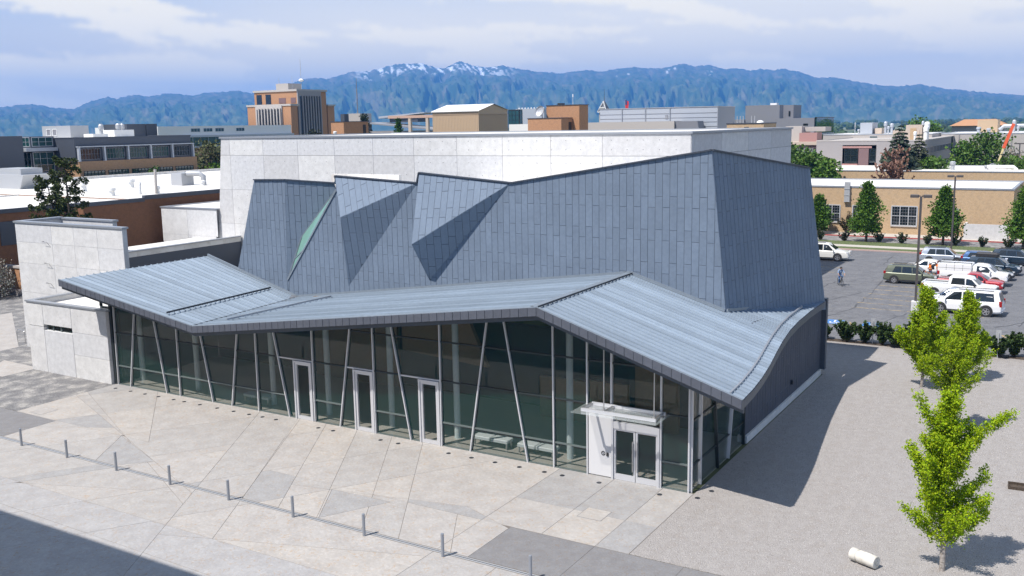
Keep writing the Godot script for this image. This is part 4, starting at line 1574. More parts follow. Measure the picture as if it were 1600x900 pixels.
	for r in 4:
		for k in 4:
			m = MB.new()
			m.prism(PackedVector2Array([Vector2(tx[k] + 0.006, ty[r] + 0.006), Vector2(tx[k + 1] - 0.006, ty[r] + 0.006), Vector2(tx[k + 1] - 0.006, ty[r + 1] - 0.006), Vector2(tx[k] + 0.006, ty[r + 1] - 0.006)]), Vector3(0, 0, -3.62), Vector3(1, 0, 0), Vector3(0, 1, 0), 0.0, 0.02, 0.006)
			part("concrete_panel", m, mats[["concrete", "concrete_c", "concrete_b", "concrete"][(r * 3 + k) % 4]], tall)
	m = MB.new()
	m.box(-52.05, -40.25, 0, 9.05, -3.95, -3.62)
	m.box(-52.05, -51.7, 0, 9.05, -7.0, -3.95)
	m.box(-51.7, -45.8, 0, 9.0, -7.35, -7.0)
	part("wall_core", m, mats["concrete_a"], tall)
	m = MB.new()
	m.box(-52.15, -40.15, 9.05, 9.17, -4.02, -3.53)
	m.box(-52.15, -51.62, 9.05, 9.17, -7.1, -4.02)
	m.box(-51.62, -45.7, 9.0, 9.12, -7.42, -6.93)
	part("coping", m, mats["coping"], tall)
	m = MB.new()
	for y in [7.85, 6.35, 4.95, 3.75]:
		m.tube([Vector3(-48.75, y, -3.58), Vector3(-48.75, y, -3.4), Vector3(-48.15, y - 0.02, -3.4), Vector3(-48.15, y - 0.3, -3.58)], [0.012, 0.012, 0.012, 0.012], 5)
	part("wall_hook", m, mats["guard"], tall)
	# lower wing with a dark face and a white-edged roof, and the concrete block behind it
	blk(T, "back_wing", -69, -62, 0, 3.85, -33.9, -19.0, mats["slate_metal"])
	m = MB.new()
	m.box(-69, -62.4, 3.85, 3.9, -33.9, -19.0)
	m.box(-62.4, -62.0, 3.85, 4.35, -33.9, -19.0)
	part("back_wing_roof", m, mats["white_roof"], T)
	blk(T, "back_wing_coping", -62.45, -61.9, 4.35, 4.43, -33.9, -19.0, mats["coping"])
	m = MB.new()
	m.box(-73.7, -65.6, 0, 7.05, -45, -33.6)
	var bb = part("back_block", m, mats["concrete_a"], T)
	for q in [[-73.7, -69.6, 0, 4.2], [-69.6, -65.3, 0, 4.2], [-73.7, -69.6, 4.2, 7.05], [-69.6, -65.0, 4.2, 7.05]]:
		m = MB.new()
		m.prism(PackedVector2Array([Vector2(q[0], q[2]), Vector2(q[1] - 0.02, q[2]), Vector2(q[1] - 0.02, q[3] - 0.01), Vector2(q[0], q[3] - 0.01)]), Vector3(0, 0, -33.6), Vector3(1, 0, 0), Vector3(0, 1, 0), 0.0, 0.03, 0.008)
		part("concrete_panel", m, mats["concrete" if q[0] < -72 else "concrete_c"], bb)
	m = MB.new()
	m.box(-73.8, -65.0, 7.05, 7.17, -34.0, -33.5)
	m.box(-73.8, -73.3, 7.05, 7.17, -45, -34.0)
	part("coping", m, mats["coping"], bb)
	blk(bb, "roof_membrane", -73.3, -65.6, 7.05, 7.09, -45, -34.0, mats["white_roof"])
	settle_panels()

	# --- loose things round the building
	for q in [[-10.4, "white upholstered bench inside the glass, the nearer to the exit doors of the pair there"], [-7.9, "white upholstered bench inside the glass, the nearer to the entrance of the pair there"], [-26.1, "lone white upholstered bench behind the glass beyond the exit doors"]]:
		var b = thing("bench", q[1], "bench", Vector3(q[0], 0.018, -1.15 if q[0] < -20 else -1.1), 0.0, "white benches in the lobby")
		m = MB.new()
		m.obox(Transform3D(Basis.IDENTITY, Vector3(-0.5, 0.4, 0)), Vector3(0.96, 0.16, 0.6), 0.03)
		m.obox(Transform3D(Basis.IDENTITY, Vector3(0.5, 0.4, 0)), Vector3(0.96, 0.16, 0.6), 0.03)
		part("seat", m, mats["bench_white"], b)
		for s in [[-0.9, -0.22], [-0.9, 0.22], [0.9, -0.22], [0.9, 0.22]]:
			m = MB.new()
			m.box(s[0] - 0.03, s[0] + 0.03, 0.0, 0.32, s[1] - 0.03, s[1] + 0.03)
			part("leg", m, mats["steel"], b)


# ---------------------------------------------------------------- site things
func make_site():
	var m = MB.new()
	m.lathe([[0.06, 0.0], [0.06, 0.86], [0.052, 0.885], [0.0001, 0.89]], 16)
	var bm = m.mesh()
	var place = ["farthest of the row, by the grey slab", "second from the far end of the row", "third from the far end of the row", "fourth from the far end of the row", "fifth from the far end of the row", "sixth from the far end", "seventh from the far end", "second nearest of the row", "nearest of the row, at the dark slabs"]
	for k in 9:
		solo("bollard", bm, mats["coping"], "slim grey bollard on the slot drain, " + place[k], "bollard", Vector3([-31.1, -27.45, -23.8, -20.15, -16.5, -12.85, -9.2, -5.55, -1.9][k], 0.01, 9.98), 0.0, "bollards along the slot drain")
	var xs = [-36.2, -34.8, -33.5, -32.3, -31.0, -30.1, -28.8, -27.4, -26.1, -24.9, -23.9, -22.9, -19.9, -18.9, -15.8, -14.7, -11.7, -10.4, -9.1, -7.8, -6.5, -5.6, -3.8, -1.0]
	m = MB.new()
	m.lathe([[0.11, 0.0], [0.11, 0.012], [0.085, 0.018], [0.0001, 0.018]], 14)
	var lm = m.mesh()
	for k in xs.size():
		solo("ground_light", lm, mats["guard"], "round dark fitting set in the slabs at the foot of the glass front", "ground light", Vector3(xs[k], 0.01, 0.8), 0.0, "fittings in the slabs along the glass")
	for q in [[0.5, 0.4, "dark round fitting in the gravel just off the glass corner"], [0.75, -0.6, "small dark fitting in the gravel at the edge of the building's shadow"]]:
		solo("ground_light", lm, mats["guard"], q[2], "ground light", Vector3(q[0], 0.005, q[1]))
	# stone drum lying on the gravel
	var d = thing("stone_drum", "short white stone column drum lying on its side on the gravel", "stone drum", Vector3(7.65, 0.02, 3.35), deg_to_rad(-22))
	m = MB.new()
	var lie = Transform3D(Basis(Vector3(0, 0, 1), PI / 2), Vector3(0.5, 0.23, 0))
	m.lathe([[0.0001, 0.0], [0.2, 0.0], [0.22, 0.015], [0.222, 0.66], [0.19, 0.68], [0.19, 0.71], [0.225, 0.74], [0.225, 0.94], [0.2, 0.98], [0.0001, 0.98]], 22, lie)
	part("drum", m, mats["travertine"], d)
	m = MB.new()
	for q in [[-0.04, 0.05], [0.07, -0.02], [-0.02, -0.09]]:
		m.lathe([[0.0001, 0.0], [0.02, 0.0], [0.015, 0.004], [0.0001, 0.004]], 8, Transform3D(Basis(Vector3(0, 0, 1), -PI / 2), Vector3(0.5, 0.23 + q[1], q[0])))
	part("drill_hole", m, mats["joint_dark"], d)
	# timber edged pit
	var w = thing("planting_pit", "long open planting pit with a rusty steel edge in the gravel", "planting pit", Vector3(12.6, 0.0, -7.1), deg_to_rad(5))
	m = MB.new()
	m.box(-1.2, 1.2, 0.0, 0.14, 0.28, 0.31)
	m.box(-1.2, 1.2, 0.0, 0.14, -0.31, -0.28)
	m.box(-1.23, -1.2, 0.0, 0.14, -0.31, 0.31)
	m.box(1.2, 1.23, 0.0, 0.14, -0.31, 0.31)
	part("edge", m, mats["mulch"], w)
	blk(w, "soil", -1.2, 1.2, 0.004, 0.03, -0.28, 0.28, mats["mulch"])
	# sign posts in the shrubs (seen from behind)
	for q in [[1.27, -31.4, "grey steel sign post seen from behind, in the shrubs nearer the hall"], [9.0, -31.0, "grey steel sign post seen from behind, in the shrubs beyond the bright green trees"]]:
		var s = thing("sign_post", q[2], "sign post", Vector3(q[0], 0.0, q[1]), 0.0, "sign posts in the shrub row")
		m = MB.new()
		m.box(-0.03, 0.03, 0.0, 1.65, -0.03, 0.03)
		part("post", m, mats["galvanised"], s)
		m = MB.new()
		m.box(-0.16, 0.16, 1.3, 1.82, -0.05, -0.032)
		part("plate", m, mats["galvanised"], s)
	# parking lot lamps
	for q in [[1.95, -44.9, 9.2, true, "tall brown twin-head lamp on a concrete base beside the white cars"], [0.62, -77.3, 9.0, false, "tall brown twin-head lamp at the far edge of the lot by the silver car"]]:
		var l = thing("parking_lamp", q[4], "lamp post", Vector3(q[0], 0.0, q[1]), deg_to_rad(6), "lamps of the parking lot")
		m = MB.new()
		m.box(-0.09, 0.09, 0.8, q[2], -0.09, 0.09)
		part("pole", m, mats["pole_brown"], l)
		for s in [-1, 1]:
			m = MB.new()
			m.obox(Transform3D(Basis.IDENTITY, Vector3(0.48 * s, q[2] + 0.02, 0)), Vector3(0.62, 0.24, 0.44), 0.03)
			m.box(min(0.17 * s, 0.06 * s), max(0.17 * s, 0.06 * s), q[2] - 0.02, q[2] + 0.08, -0.04, 0.04)
			part("lamp_head", m, mats["pole_brown"], l)
		m = MB.new()
		m.obox(Transform3D(Basis.IDENTITY, Vector3(0, 0.42, 0)), Vector3(0.62, 0.84, 0.62), 0.03)
		part("base", m, mats["concrete"], l)
	# bent handrail by the tall wall
	m = MB.new()
	m.tube([Vector3(0, 0, 0), Vector3(0, 0.8, 0), Vector3(0.12, 0.95, 0), Vector3(0.9, 0.95, 0), Vector3(0.95, 0.8, 0), Vector3(0.95, 0, 0)], [0.025, 0.025, 0.025, 0.025, 0.025, 0.025], 6)
	solo("handrail", m, mats["steel"], "bent steel handrail on the yard beside the tall concrete wall", "handrail", Vector3(-54.2, 0, -4.2))
	# the tall block across the plaza that throws the shadow on the slabs
	var b = thing("block_across_plaza", "tall grey block across the plaza", "building", Vector3(-42, 0, 36))
	blk(b, "wall", -34, 36, 0, 20.0, -9, 9, mats["mid_grey"])
	for k in 16:
		for r in 4:
			m = MB.new()
			m.box(-32 + k * 4.2, -29.2 + k * 4.2, 2.0 + r * 4.2, 4.6 + r * 4.2, -9.06, -9.0)
			part("window", m, mats["far_glass"], b)


# ---------------------------------------------------------------- plants
func leaf(m, p, size, dir, tilt):
	# one leaf: two facets folded along the midrib
	var d = (dir + Vector3(rng.randf_range(-tilt, tilt), rng.randf_range(-tilt, tilt), rng.randf_range(-tilt, tilt))).normalized()
	var s = d.cross(Vector3(rng.randf_range(-1, 1), rng.randf_range(-1, 1), rng.randf_range(-1, 1))).normalized() * size * 0.5
	var n = s.cross(d).normalized() * size * 0.16
	var e = p + d * size
	var mid = p + d * size * 0.6
	m.tri(p, mid + s + n, e)
	m.tri(p, e, mid - s + n)


func ginkgo(at, label, h, r, low, seed_, leaves, size, arms, tone, group):
	rng.seed = seed_
	var t = thing("ginkgo_tree", label, "tree", at, 0.0, group)
	var m = MB.new()
	var lf = tinted()
	var trunk = []
	var rad = []
	for k in 8:
		var f = k / 7.0
		trunk.append(Vector3(sin(f * 5.0 + seed_) * 0.06 * h * 0.15, f * h * 0.96, cos(f * 4.0 + seed_) * 0.06 * h * 0.15))
		rad.append(lerp(0.075, 0.012, f) * h / 5.0)
	m.tube(trunk, rad, 9)
	part("trunk", m, mats["pale_bark"], t)
	m = MB.new()
	var twigs = []
	var n = int(30 * h / 5.0)
	for k in n:
		var f = lerp(low, 0.97, pow((k + rng.randf()) / n, 0.85))
		var az = k * 2.399 + rng.randf_range(-0.5, 0.5)
		var reach = r * (1.12 - 1.0 * pow((f - low) / (1.0 - low), 1.05)) * rng.randf_range(0.55, 1.15)
		if f < low + 0.1:
			reach *= 0.85
		twigs.append([f, az, rng.randf_range(0.3, 0.75) + 0.35 * f, reach])
	for a in arms:
		twigs.append(a)
	var segs = []
	for q in twigs:
		var base = at_height(trunk, q[0])
		var dir = Vector3(cos(q[1]) * cos(q[2]), sin(q[2]), -sin(q[1]) * cos(q[2]))
		var pts = [base]
		var rr = [0.022 * h / 5.0 * (1.15 - q[0])]
		var cur = base
		for s in 4:
			dir = (dir + Vector3(rng.randf_range(-0.12, 0.12), 0.1, rng.randf_range(-0.12, 0.12))).normalized()
			cur = cur + dir * q[3] / 4.0 / max(0.4, cos(q[2]))  * 0.8
			pts.append(cur)
			rr.append(max(0.004, rr[0] * (1.0 - (s + 1) / 4.5)))
		m.tube(pts, rr, 5, false)
		for s in 4:
			segs.append([pts[s], pts[s + 1], 0.35 + 0.65 * (1.0 - s * 0.2)])
			# side shoots
			if s > 0 and rng.randf() < 0.75:
				var sd = (dir.rotated(UP, rng.randf_range(0.5, 1.0) * (1 if rng.randf() < 0.5 else -1)) + Vector3(0, 0.15, 0)).normalized()
				var e = pts[s] + sd * q[3] * rng.randf_range(0.2, 0.4)
				segs.append([pts[s], e, 0.6])
				m.tube([pts[s], e], [0.007, 0.003], 4, false)
	for k in 3:
		segs.append([at_height(trunk, 0.6 + 0.12 * k), at_height(trunk, 0.72 + 0.12 * k), 0.6])
	part("branches", m, mats["pale_bark"], t)
	var total = 0.0
	for s in segs:
		total += s[0].distance_to(s[1]) * (0.5 + s[2])
	for s in segs:
		var share = int(leaves * s[0].distance_to(s[1]) * (0.5 + s[2]) / total)
		for k in share / 3:
			var c = s[0].lerp(s[1], rng.randf_range(0.05, 1.05))
			# leaves sit in tufts on short spurs
			var off = Vector3(rng.randfn(), rng.randfn(), rng.randfn()) * 0.1 * s[2] * r / 1.4
			for j in 3:
				var p = c + off + Vector3(rng.randf_range(-0.05, 0.05), rng.randf_range(-0.04, 0.05), rng.randf_range(-0.05, 0.05))
				var g = rng.randf_range(0.75, 1.25)
				lf.col = Color(tone.x * g * rng.randf_range(0.85, 1.2), tone.y * g, tone.z * g)
				leaf(lf, p, size * rng.randf_range(0.7, 1.3), Vector3(rng.randf_range(-1, 1), rng.randf_range(-0.6, 0.9), rng.randf_range(-1, 1)), 0.3)
	part("crown", lf, mats["ginkgo"], t)


func at_height(trunk, f):
	var k = clamp(f, 0.0, 0.999) * (trunk.size() - 1)
	return trunk[int(k)].lerp(trunk[int(k) + 1], k - int(k))


# broad or conical leafy crown on limbs; shape(f) gives the radius of the crown at the share f of its height
func leafy_tree(called, label, at, h, low, r, cone, n_limbs, leaves, size, tone, seed_, group = "", category = "tree", bark = "bark"):
	rng.seed = seed_
	var t = thing(called, label, category, at, 0.0, group)
	var m = MB.new()
	m.tube([Vector3.ZERO, Vector3(0.04, h * 0.3, 0.02), Vector3(-0.03, h * 0.65, 0.03), Vector3(0, h * 0.96, 0)], [h * 0.022, h * 0.017, h * 0.009, h * 0.002], 8)
	var ends = []
	for k in n_limbs:
		var f = (k + rng.randf()) / n_limbs
		var prof = (1.0 - f) * 0.95 + 0.06 if cone > 0.5 else sqrt(max(0.03, 1.0 - pow(abs(f - 0.42) / 0.6, 2.0)))
		if cone > 0.5 and f < 0.12:
			prof *= 0.7 + f * 2.5
		var az = k * 2.399 + rng.randf_range(-0.4, 0.4)
		var y0 = h * (low + (1.0 - low) * f * 0.93)
		var reach = r * prof * rng.randf_range(0.72, 1.12)
		var e = Vector3(cos(az) * reach, y0 + reach * (0.35 if cone > 0.5 else 0.3) * rng.randf_range(0.3, 1.0), -sin(az) * reach)
		var b = Vector3(0, max(h * low * 0.8, y0 - reach * 0.35), 0)
		m.tube([b, b.lerp(e, 0.5) + Vector3(0, reach * 0.06, 0), e], [h * 0.007, h * 0.004, h * 0.0015], 5, false)
		ends.append([b, e, reach])
	part("trunk", m, mats[bark], t)
	var lf = tinted()
	for q in ends:
		var share = int(leaves / n_limbs * (0.35 + 0.65 * q[2] / r))
		var tufts = 5
		var cs = []
		for k in tufts:
			cs.append(q[0].lerp(q[1], rng.randf_range(0.35, 1.08)) + Vector3(rng.randfn(), rng.randfn() * 0.7, rng.randfn()) * q[2] * 0.16)
		for k in share:
			var c = cs[k % tufts]
			var off = Vector3(rng.randfn(), rng.randfn() * 0.75, rng.randfn()) * (0.09 * r + 0.07 * q[2])
			var g = rng.randf_range(0.7, 1.3)
			lf.col = Color(tone.x * g * rng.randf_range(0.85, 1.2), tone.y * g, tone.z * g)
			leaf(lf, c + off, size * rng.randf_range(0.7, 1.35), off.normalized() + Vector3(0, 0.2, 0), 0.6)
	part("crown", lf, mats["leaf"], t)
	return t


func spruce(called, label, at, h, r, tone, seed_, group = ""):
	rng.seed = seed_
	var t = thing(called, label, "tree", at, 0.0, group)
	var m = MB.new()
	m.tube([Vector3.ZERO, Vector3(0, h, 0)], [h * 0.02, 0.01], 7)
	var lf = tinted()
	var tiers = 24
	for k in tiers:
		var f = k / float(tiers)
		var y = h * (0.06 + 0.92 * f)
		var reach = r * pow(1.0 - f, 0.9) + 0.12
		var nb = int(lerp(13.0, 5.0, f))
		for b in nb:
			var az = TAU * b / nb + k * 1.3 + rng.randf_range(-0.25, 0.25)
			var rr = reach * rng.randf_range(0.75, 1.15)
			var e = Vector3(cos(az) * rr, y - rr * 0.22 + rng.randf_range(-0.1, 0.1), -sin(az) * rr)
			var c = Vector3(0, y, 0)
			m.tube([c, e], [0.03, 0.01], 3, false)
			var side = (e - c).cross(UP).normalized()
			for j in 15:
				var q = c.lerp(e, 0.15 + 0.88 * j / 14.0)
				var g = rng.randf_range(0.65, 1.35)
				lf.col = Color(tone.x * g, tone.y * g, tone.z * g)
				for s in [-1, 1]:
					var d = ((e - c).normalized() * 0.7 + side * s * rng.randf_range(0.6, 1.2) + Vector3(0, rng.randf_range(-0.4, 0.1), 0)).normalized()
					leaf(lf, q, rr * 0.3 * rng.randf_range(0.7, 1.2) + 0.12, d, 0.15)
	part("trunk", m, mats["bark"], t)
	part("crown", lf, mats["needle"], t)


# open pine: limbs that end in dense needle tufts
func pine(label, at, h, r, seed_):
	rng.seed = seed_
	var t = thing("pine_tree", label, "tree", at)
	var m = MB.new()
	var lf = tinted()
	for lead in [[Vector3(0, 0, 0), h, 0.0], [Vector3(-0.2, 0, 0.1), h * 0.86, -2.1]]:
		var top = Vector3(lead[2], lead[1], lead[2] * -0.3)
		var mid = Vector3(lead[2] * 0.75, lead[1] * 0.5, 0)
		m.tube([lead[0], mid, top], [0.2, 0.12, 0.03], 8)
		for k in 34:
			var f = 0.3 + 0.7 * (k + rng.randf()) / 34.0
			var b = mid.lerp(top, clamp((f - 0.5) * 2.0, 0, 1)) if f > 0.5 else lead[0].lerp(mid, f * 2.0)
			var az = k * 2.399 + rng.randf_range(-0.4, 0.4)
			var rr = r * (1.2 - f) * rng.randf_range(0.6, 1.25) + 0.3
			var e = b + Vector3(cos(az) * rr, rr * rng.randf_range(-0.05, 0.4), -sin(az) * rr)
			m.tube([b, b.lerp(e, 0.6) - Vector3(0, rr * 0.06, 0), e], [0.05, 0.03, 0.012], 5, false)
			for j in 5:
				var c = b.lerp(e, 0.5 + 0.13 * j) + Vector3(rng.randfn(), rng.randfn() * 0.5, rng.randfn()) * 0.2
				for s in 34:
					var g = rng.randf_range(0.6, 1.4)
					lf.col = Color(0.06 * g, 0.08 * g, 0.025 * g)
					var d = Vector3(rng.randfn(), rng.randfn() + 0.5, rng.randfn()).normalized()
					leaf(lf, c + d * rng.randf_range(0.0, 0.22), 0.19, d, 0.3)
	part("trunk", m, mats["bark"], t)
	part("crown", lf, mats["needle"], t)


func shrub(called, label, at, h, r, stems, per, size, tone, seed_, group, bare = false):
	rng.seed = seed_
	var t = thing(called, label, "shrub", at, 0.0, group)
	var m = MB.new()
	var lf = tinted()
	for k in stems:
		var az = k * 2.399 + rng.randf_range(-0.3, 0.3)
		var lean_ = rng.randf_range(0.1, 1.0)
		var e = Vector3(cos(az) * r * lean_, h * rng.randf_range(0.65, 1.05) * (1.15 - 0.4 * lean_), -sin(az) * r * lean_)
		var b = Vector3(cos(az) * 0.08, 0, -sin(az) * 0.08)
		var mid = b.lerp(e, 0.5) + Vector3(0, h * 0.06, 0)
		m.tube([b, mid, e], [0.02, 0.014, 0.006], 4, false)
		if bare:
			for j in 5:
				var q = b.lerp(e, rng.randf_range(0.35, 0.95))
				var s = q + Vector3(rng.randf_range(-1, 1), rng.randf_range(0.2, 1.4), rng.randf_range(-1, 1)) * r * 0.3
				m.tube([q, s], [0.02, 0.006], 3, false)
				for i in per:
					var g = rng.randf_range(0.7, 1.3)
					lf.col = Color(tone.x * g, tone.y * g, tone.z * g)
					leaf(lf, q.lerp(s, rng.randf_range(0.2, 1.1)), size, (s - q).normalized(), 0.5)
			continue
		for j in per:
			var f = rng.randf_range(0.12, 1.03)
			var q = b.lerp(mid, f * 2.0) if f < 0.5 else mid.lerp(e, f * 2.0 - 1.0)
			var g = rng.randf_range(0.6, 1.45)
			lf.col = Color(tone.x * g, tone.y * g, tone.z * g)
			leaf(lf, q + Vector3(rng.randf_range(-0.04, 0.04), 0, rng.randf_range(-0.04, 0.04)), size * rng.randf_range(0.7, 1.2), Vector3(rng.randf_range(-1, 1), rng.randf_range(0.1, 0.9), rng.randf_range(-1, 1)), 0.2)
	part("stems", m, mats["bark"], t)
	part("foliage", lf, mats["leaf"], t)


func make_plants():
	var gk = "bright green young trees on the gravel"
	var tone = Vector3(0.3, 0.42, 0.012)
	# right of the picture is (0.854, 0, -0.52): bearings of the long arms follow from it
	ginkgo(Vector3(10.0, 0.0, 2.5), "bright green young tree nearest the stone drum, with long bare-tipped arms", 6.6, 1.95, 0.14, 14, 46000, 0.064, [[0.7, 3.6, 0.95, 1.5], [0.62, 3.9, 0.6, 1.2], [0.68, 0.5, 0.35, 2.6], [0.5, 0.6, 0.9, 1.6], [0.3, 0.3, 0.35, 1.9], [0.17, 0.6, 0.35, 2.2], [0.16, 3.5, 0.6, 2.0], [0.3, 4.2, 0.9, 1.8]], tone, gk)
	ginkgo(Vector3(8.3, 0.0, -13.9), "open-crowned young tree with a bare pale trunk, second in the group on the gravel", 4.9, 1.9, 0.32, 23, 17000, 0.07, [[0.36, 0.5, 0.7, 2.9], [0.45, 0.7, 0.95, 1.8], [0.34, 3.6, 0.8, 2.2], [0.4, 3.9, 0.9, 2.0]], tone * 0.85, gk)
	ginkgo(Vector3(5.9, 0.0, -21.6), "densest bright green young tree of the group, its tip below the lamp base", 5.9, 2.25, 0.1, 37, 36000, 0.085, [[0.25, 3.6, 0.6, 2.4], [0.3, 3.9, 0.8, 2.2]], tone * 0.95, gk)
	ginkgo(Vector3(7.9, 0.0, -24.0), "bright green young tree farthest back in the group, in front of the big white car", 5.4, 1.8, 0.12, 44, 25000, 0.085, [[0.3, 0.5, 0.7, 1.6], [0.3, 0.1, 0.9, 1.3]], tone * 0.95, gk)

	var g1 = "pointed trees along the drive"
	var names = ["pointed dark green street tree half hidden by the zinc end wall", "pointed dark green street tree between two windows of the tan brick building", "pointed dark green street tree behind the far lamp post", "pointed dark green street tree in front of the concrete screen wall"]
	var sp = [[-18.0, -95.6, 5.4, 1.7], [-10.6, -89.3, 7.7, 2.05], [-1.75, -89.6, 7.3, 2.1], [6.9, -89.3, 7.5, 2.2]]
	for k in 4:
		leafy_tree("linden_tree", names[k], Vector3(sp[k][0], 0.0, sp[k][1]), sp[k][2], 0.17, sp[k][3], 1.0, 60, 11000, 0.22, Vector3(0.075, 0.15, 0.02), 100 + k, g1)
	# evergreen shrubs along the gravel
	var sx = [-3.0, -2.0, -0.5, 0.75, 1.9, 2.9, 3.7, 4.7, 5.7, 6.9, 8.0, 9.1, 9.9, 10.9, 12.0]
	var words = ["at the corner of the hall", "small, second from the hall", "third from the hall", "just before the nearer sign post", "just past the nearer sign post", "sixth from the hall", "seventh from the hall", "eighth from the hall", "ninth from the hall", "tenth from the hall", "eleventh from the hall", "behind the farther sign post", "just past the farther sign post", "second past the farther sign post", "last of the row"]
	for k in sx.size():
		var small = 0.72 if k in [1, 5] else 1.0
		shrub("evergreen_shrub", "dark evergreen shrub in the row along the gravel, " + words[k], Vector3(sx[k], 0.04, -31.6 + 0.15 * (k % 3)), 1.45 * small, 0.9 * small + 0.06 * (k % 3), 22, 75, 0.16, Vector3(0.042, 0.07, 0.02), 200 + k, "evergreen shrubs along the gravel")
	# low shrubs on the verge
	var vx = [-16.2, -13.2, -9.0, -6.4, -3.4, -0.3, 2.6, 5.4]
	var vw = ["nearest the zinc end wall", "left of the second pointed tree", "right of the second pointed tree", "below the three-light window", "left of the third pointed tree", "right of the third pointed tree", "before the concrete screen wall", "left of the fourth pointed tree"]
	for k in vx.size():
		shrub("verge_shrub", "low grey-green shrub on the lawn strip, " + vw[k].replace("left of", "just before").replace("right of", "just past"), Vector3(vx[k], 0.0, -89.2), 1.25, 0.95, 16, 34, 0.17, Vector3(0.055, 0.07, 0.035) if k != 1 else Vector3(0.05, 0.05, 0.035), 300 + k, "shrubs on the lawn strip")
	shrub("brown_shrub", "tall brownish shrub against the tan brick wall below the two-light window", Vector3(-14.6, 0.1, -97.2), 2.5, 1.5, 24, 60, 0.2, Vector3(0.1, 0.085, 0.05), 330, "")
	shrub("purple_tree", "bare reddish-brown many-stemmed tree rising behind the tan roof", Vector3(-13.6, 0, -124), 10.6, 3.2, 40, 13, 0.42, Vector3(0.27, 0.155, 0.115), 331, "", true)
	spruce("spruce_tree", "tall blue-green spruce behind the reddish bare tree", Vector3(-14.8, 0, -136), 14.9, 5.0, Vector3(0.06, 0.08, 0.05), 340, "spruces beyond the tan building")
	spruce("spruce_tree", "smaller grey-green spruce beside the grey building's corner", Vector3(-12.5, 0, -140), 13.2, 4.3, Vector3(0.095, 0.11, 0.065), 341, "spruces beyond the tan building")
	var green = Vector3(0.075, 0.14, 0.025)
	var more = [[-31.5, -132, 11.0, 3.9, "round green tree below the raised deck, nearest the stage tower", 1], [-27.6, -128, 10.0, 3.4, "round green tree below the raised deck, middle of the three", 2], [-24.7, -127, 9.0, 2.3, "round green tree below the raised deck, against the mauve office building", 3], [-10.4, -139, 8.8, 2.6, "low light green tree under the grey building's side wall", 4], [-3.9, -160, 12.6, 3.9, "large green tree before the big pale wall, beside the crane boom", 5], [-7.5, -161, 10.6, 3.0, "thinner green tree beside the large one before the big pale wall", 6], [2.6, -142, 8.5, 2.8, "low green tree past the crane boom", 7], [5.6, -140, 9.4, 3.2, "green tree at the far end of the pale wall", 8], [-28.9, -250, 15.2, 5.0, "far round tree above the roofs behind the spruces", 9], [-24.8, -245, 13.8, 3.6, "far lower tree beside the round one above the roofs", 10]]
	for q in more:
		leafy_tree("green_tree", q[4], Vector3(q[0], 0, q[1]), q[2], 0.2, q[3], 0.0, 34, 3600, 0.48, green * (1.0 if q[5] % 3 else 1.35), 400 + q[5], "leafy trees beyond the tan building")
	leafy_tree("grey_tree", "sparse grey-leaved tree past the crane boom", Vector3(1.6, 0, -147), 10.2, 0.25, 2.4, 0.0, 24, 700, 0.35, Vector3(0.16, 0.15, 0.12), 420, "")
	pine("dark two-stemmed pine before the brown brick wall", Vector3(-67.6, 0, -18.4), 12.9, 2.9, 430)
	leafy_tree("green_tree", "olive green tree past the end of the dark metal building", Vector3(-136.0, 0, -96), 13.0, 0.2, 4.6, 0.0, 34, 3000, 0.5, Vector3(0.09, 0.1, 0.04), 440, "trees past the dark metal building")
	leafy_tree("green_tree", "bright green low tree past the end of the dark metal building", Vector3(-128.0, 0, -91), 9.2, 0.15, 4.0, 0.0, 30, 2600, 0.5, Vector3(0.07, 0.13, 0.015), 441, "trees past the dark metal building")
	leafy_tree("green_tree", "small green tree before the low windows of the dark metal building", Vector3(-124.5, 0, -73.5), 9.6, 0.3, 1.5, 0.0, 20, 900, 0.35, Vector3(0.05, 0.1, 0.015), 442)
	leafy_tree("conifer", "dark narrow conifer behind the small brick rooftop block", Vector3(-141.5, 0, -150), 19.2, 0.3, 2.6, 1.0, 36, 2200, 0.5, Vector3(0.04, 0.055, 0.025), 443, "")
	leafy_tree("conifer", "grey-green tree beside the foot of the brick tower", Vector3(-146.0, 0, -137), 15.6, 0.3, 2.4, 0.0, 24, 1500, 0.45, Vector3(0.05, 0.06, 0.035), 444, "")
	leafy_tree("round_conifer", "small bright green tree over the stage tower roof", Vector3(-107.7, 0, -120), 17.5, 0.5, 1.6, 1.0, 30, 2200, 0.35, Vector3(0.05, 0.11, 0.02), 445, "")
	leafy_tree("lilac", "pale flowering bush at the low brick wall", Vector3(-74.3, 0, -14.6), 3.6, 0.1, 1.7, 0.0, 22, 2600, 0.14, Vector3(0.28, 0.27, 0.24), 446, "")


# ---------------------------------------------------------------- vehicles
func wheel_mesh(r):
	var key = "wheel%.2f" % r
	if meshes.has(key):
		return meshes[key]
	var t = Transform3D(Basis(Vector3(1, 0, 0), PI / 2), Vector3.ZERO)
	var m = MB.new()
	m.lathe([[r * 0.62, -0.11], [r * 0.93, -0.115], [r, -0.08], [r, 0.08], [r * 0.93, 0.115], [r * 0.62, 0.11]], 22, t)
	var rim = MB.new()
	rim.lathe([[r * 0.64, 0.06], [r * 0.64, 0.112], [r * 0.56, 0.105], [r * 0.52, 0.06], [0.0001, 0.055]], 20, t)
	for k in 5:
		var a = TAU * k / 5
		rim.bar(Vector3(0, 0, 0.09), Vector3(cos(a) * r * 0.57, sin(a) * r * 0.57, 0.095), r * 0.17, 0.03, Vector3(0, 0, 1))
	rim.lathe([[0.05, 0.1], [0.05, 0.115], [0.0001, 0.12]], 10, t)
	meshes[key] = [m.mesh(), rim.mesh()]
	return meshes[key]


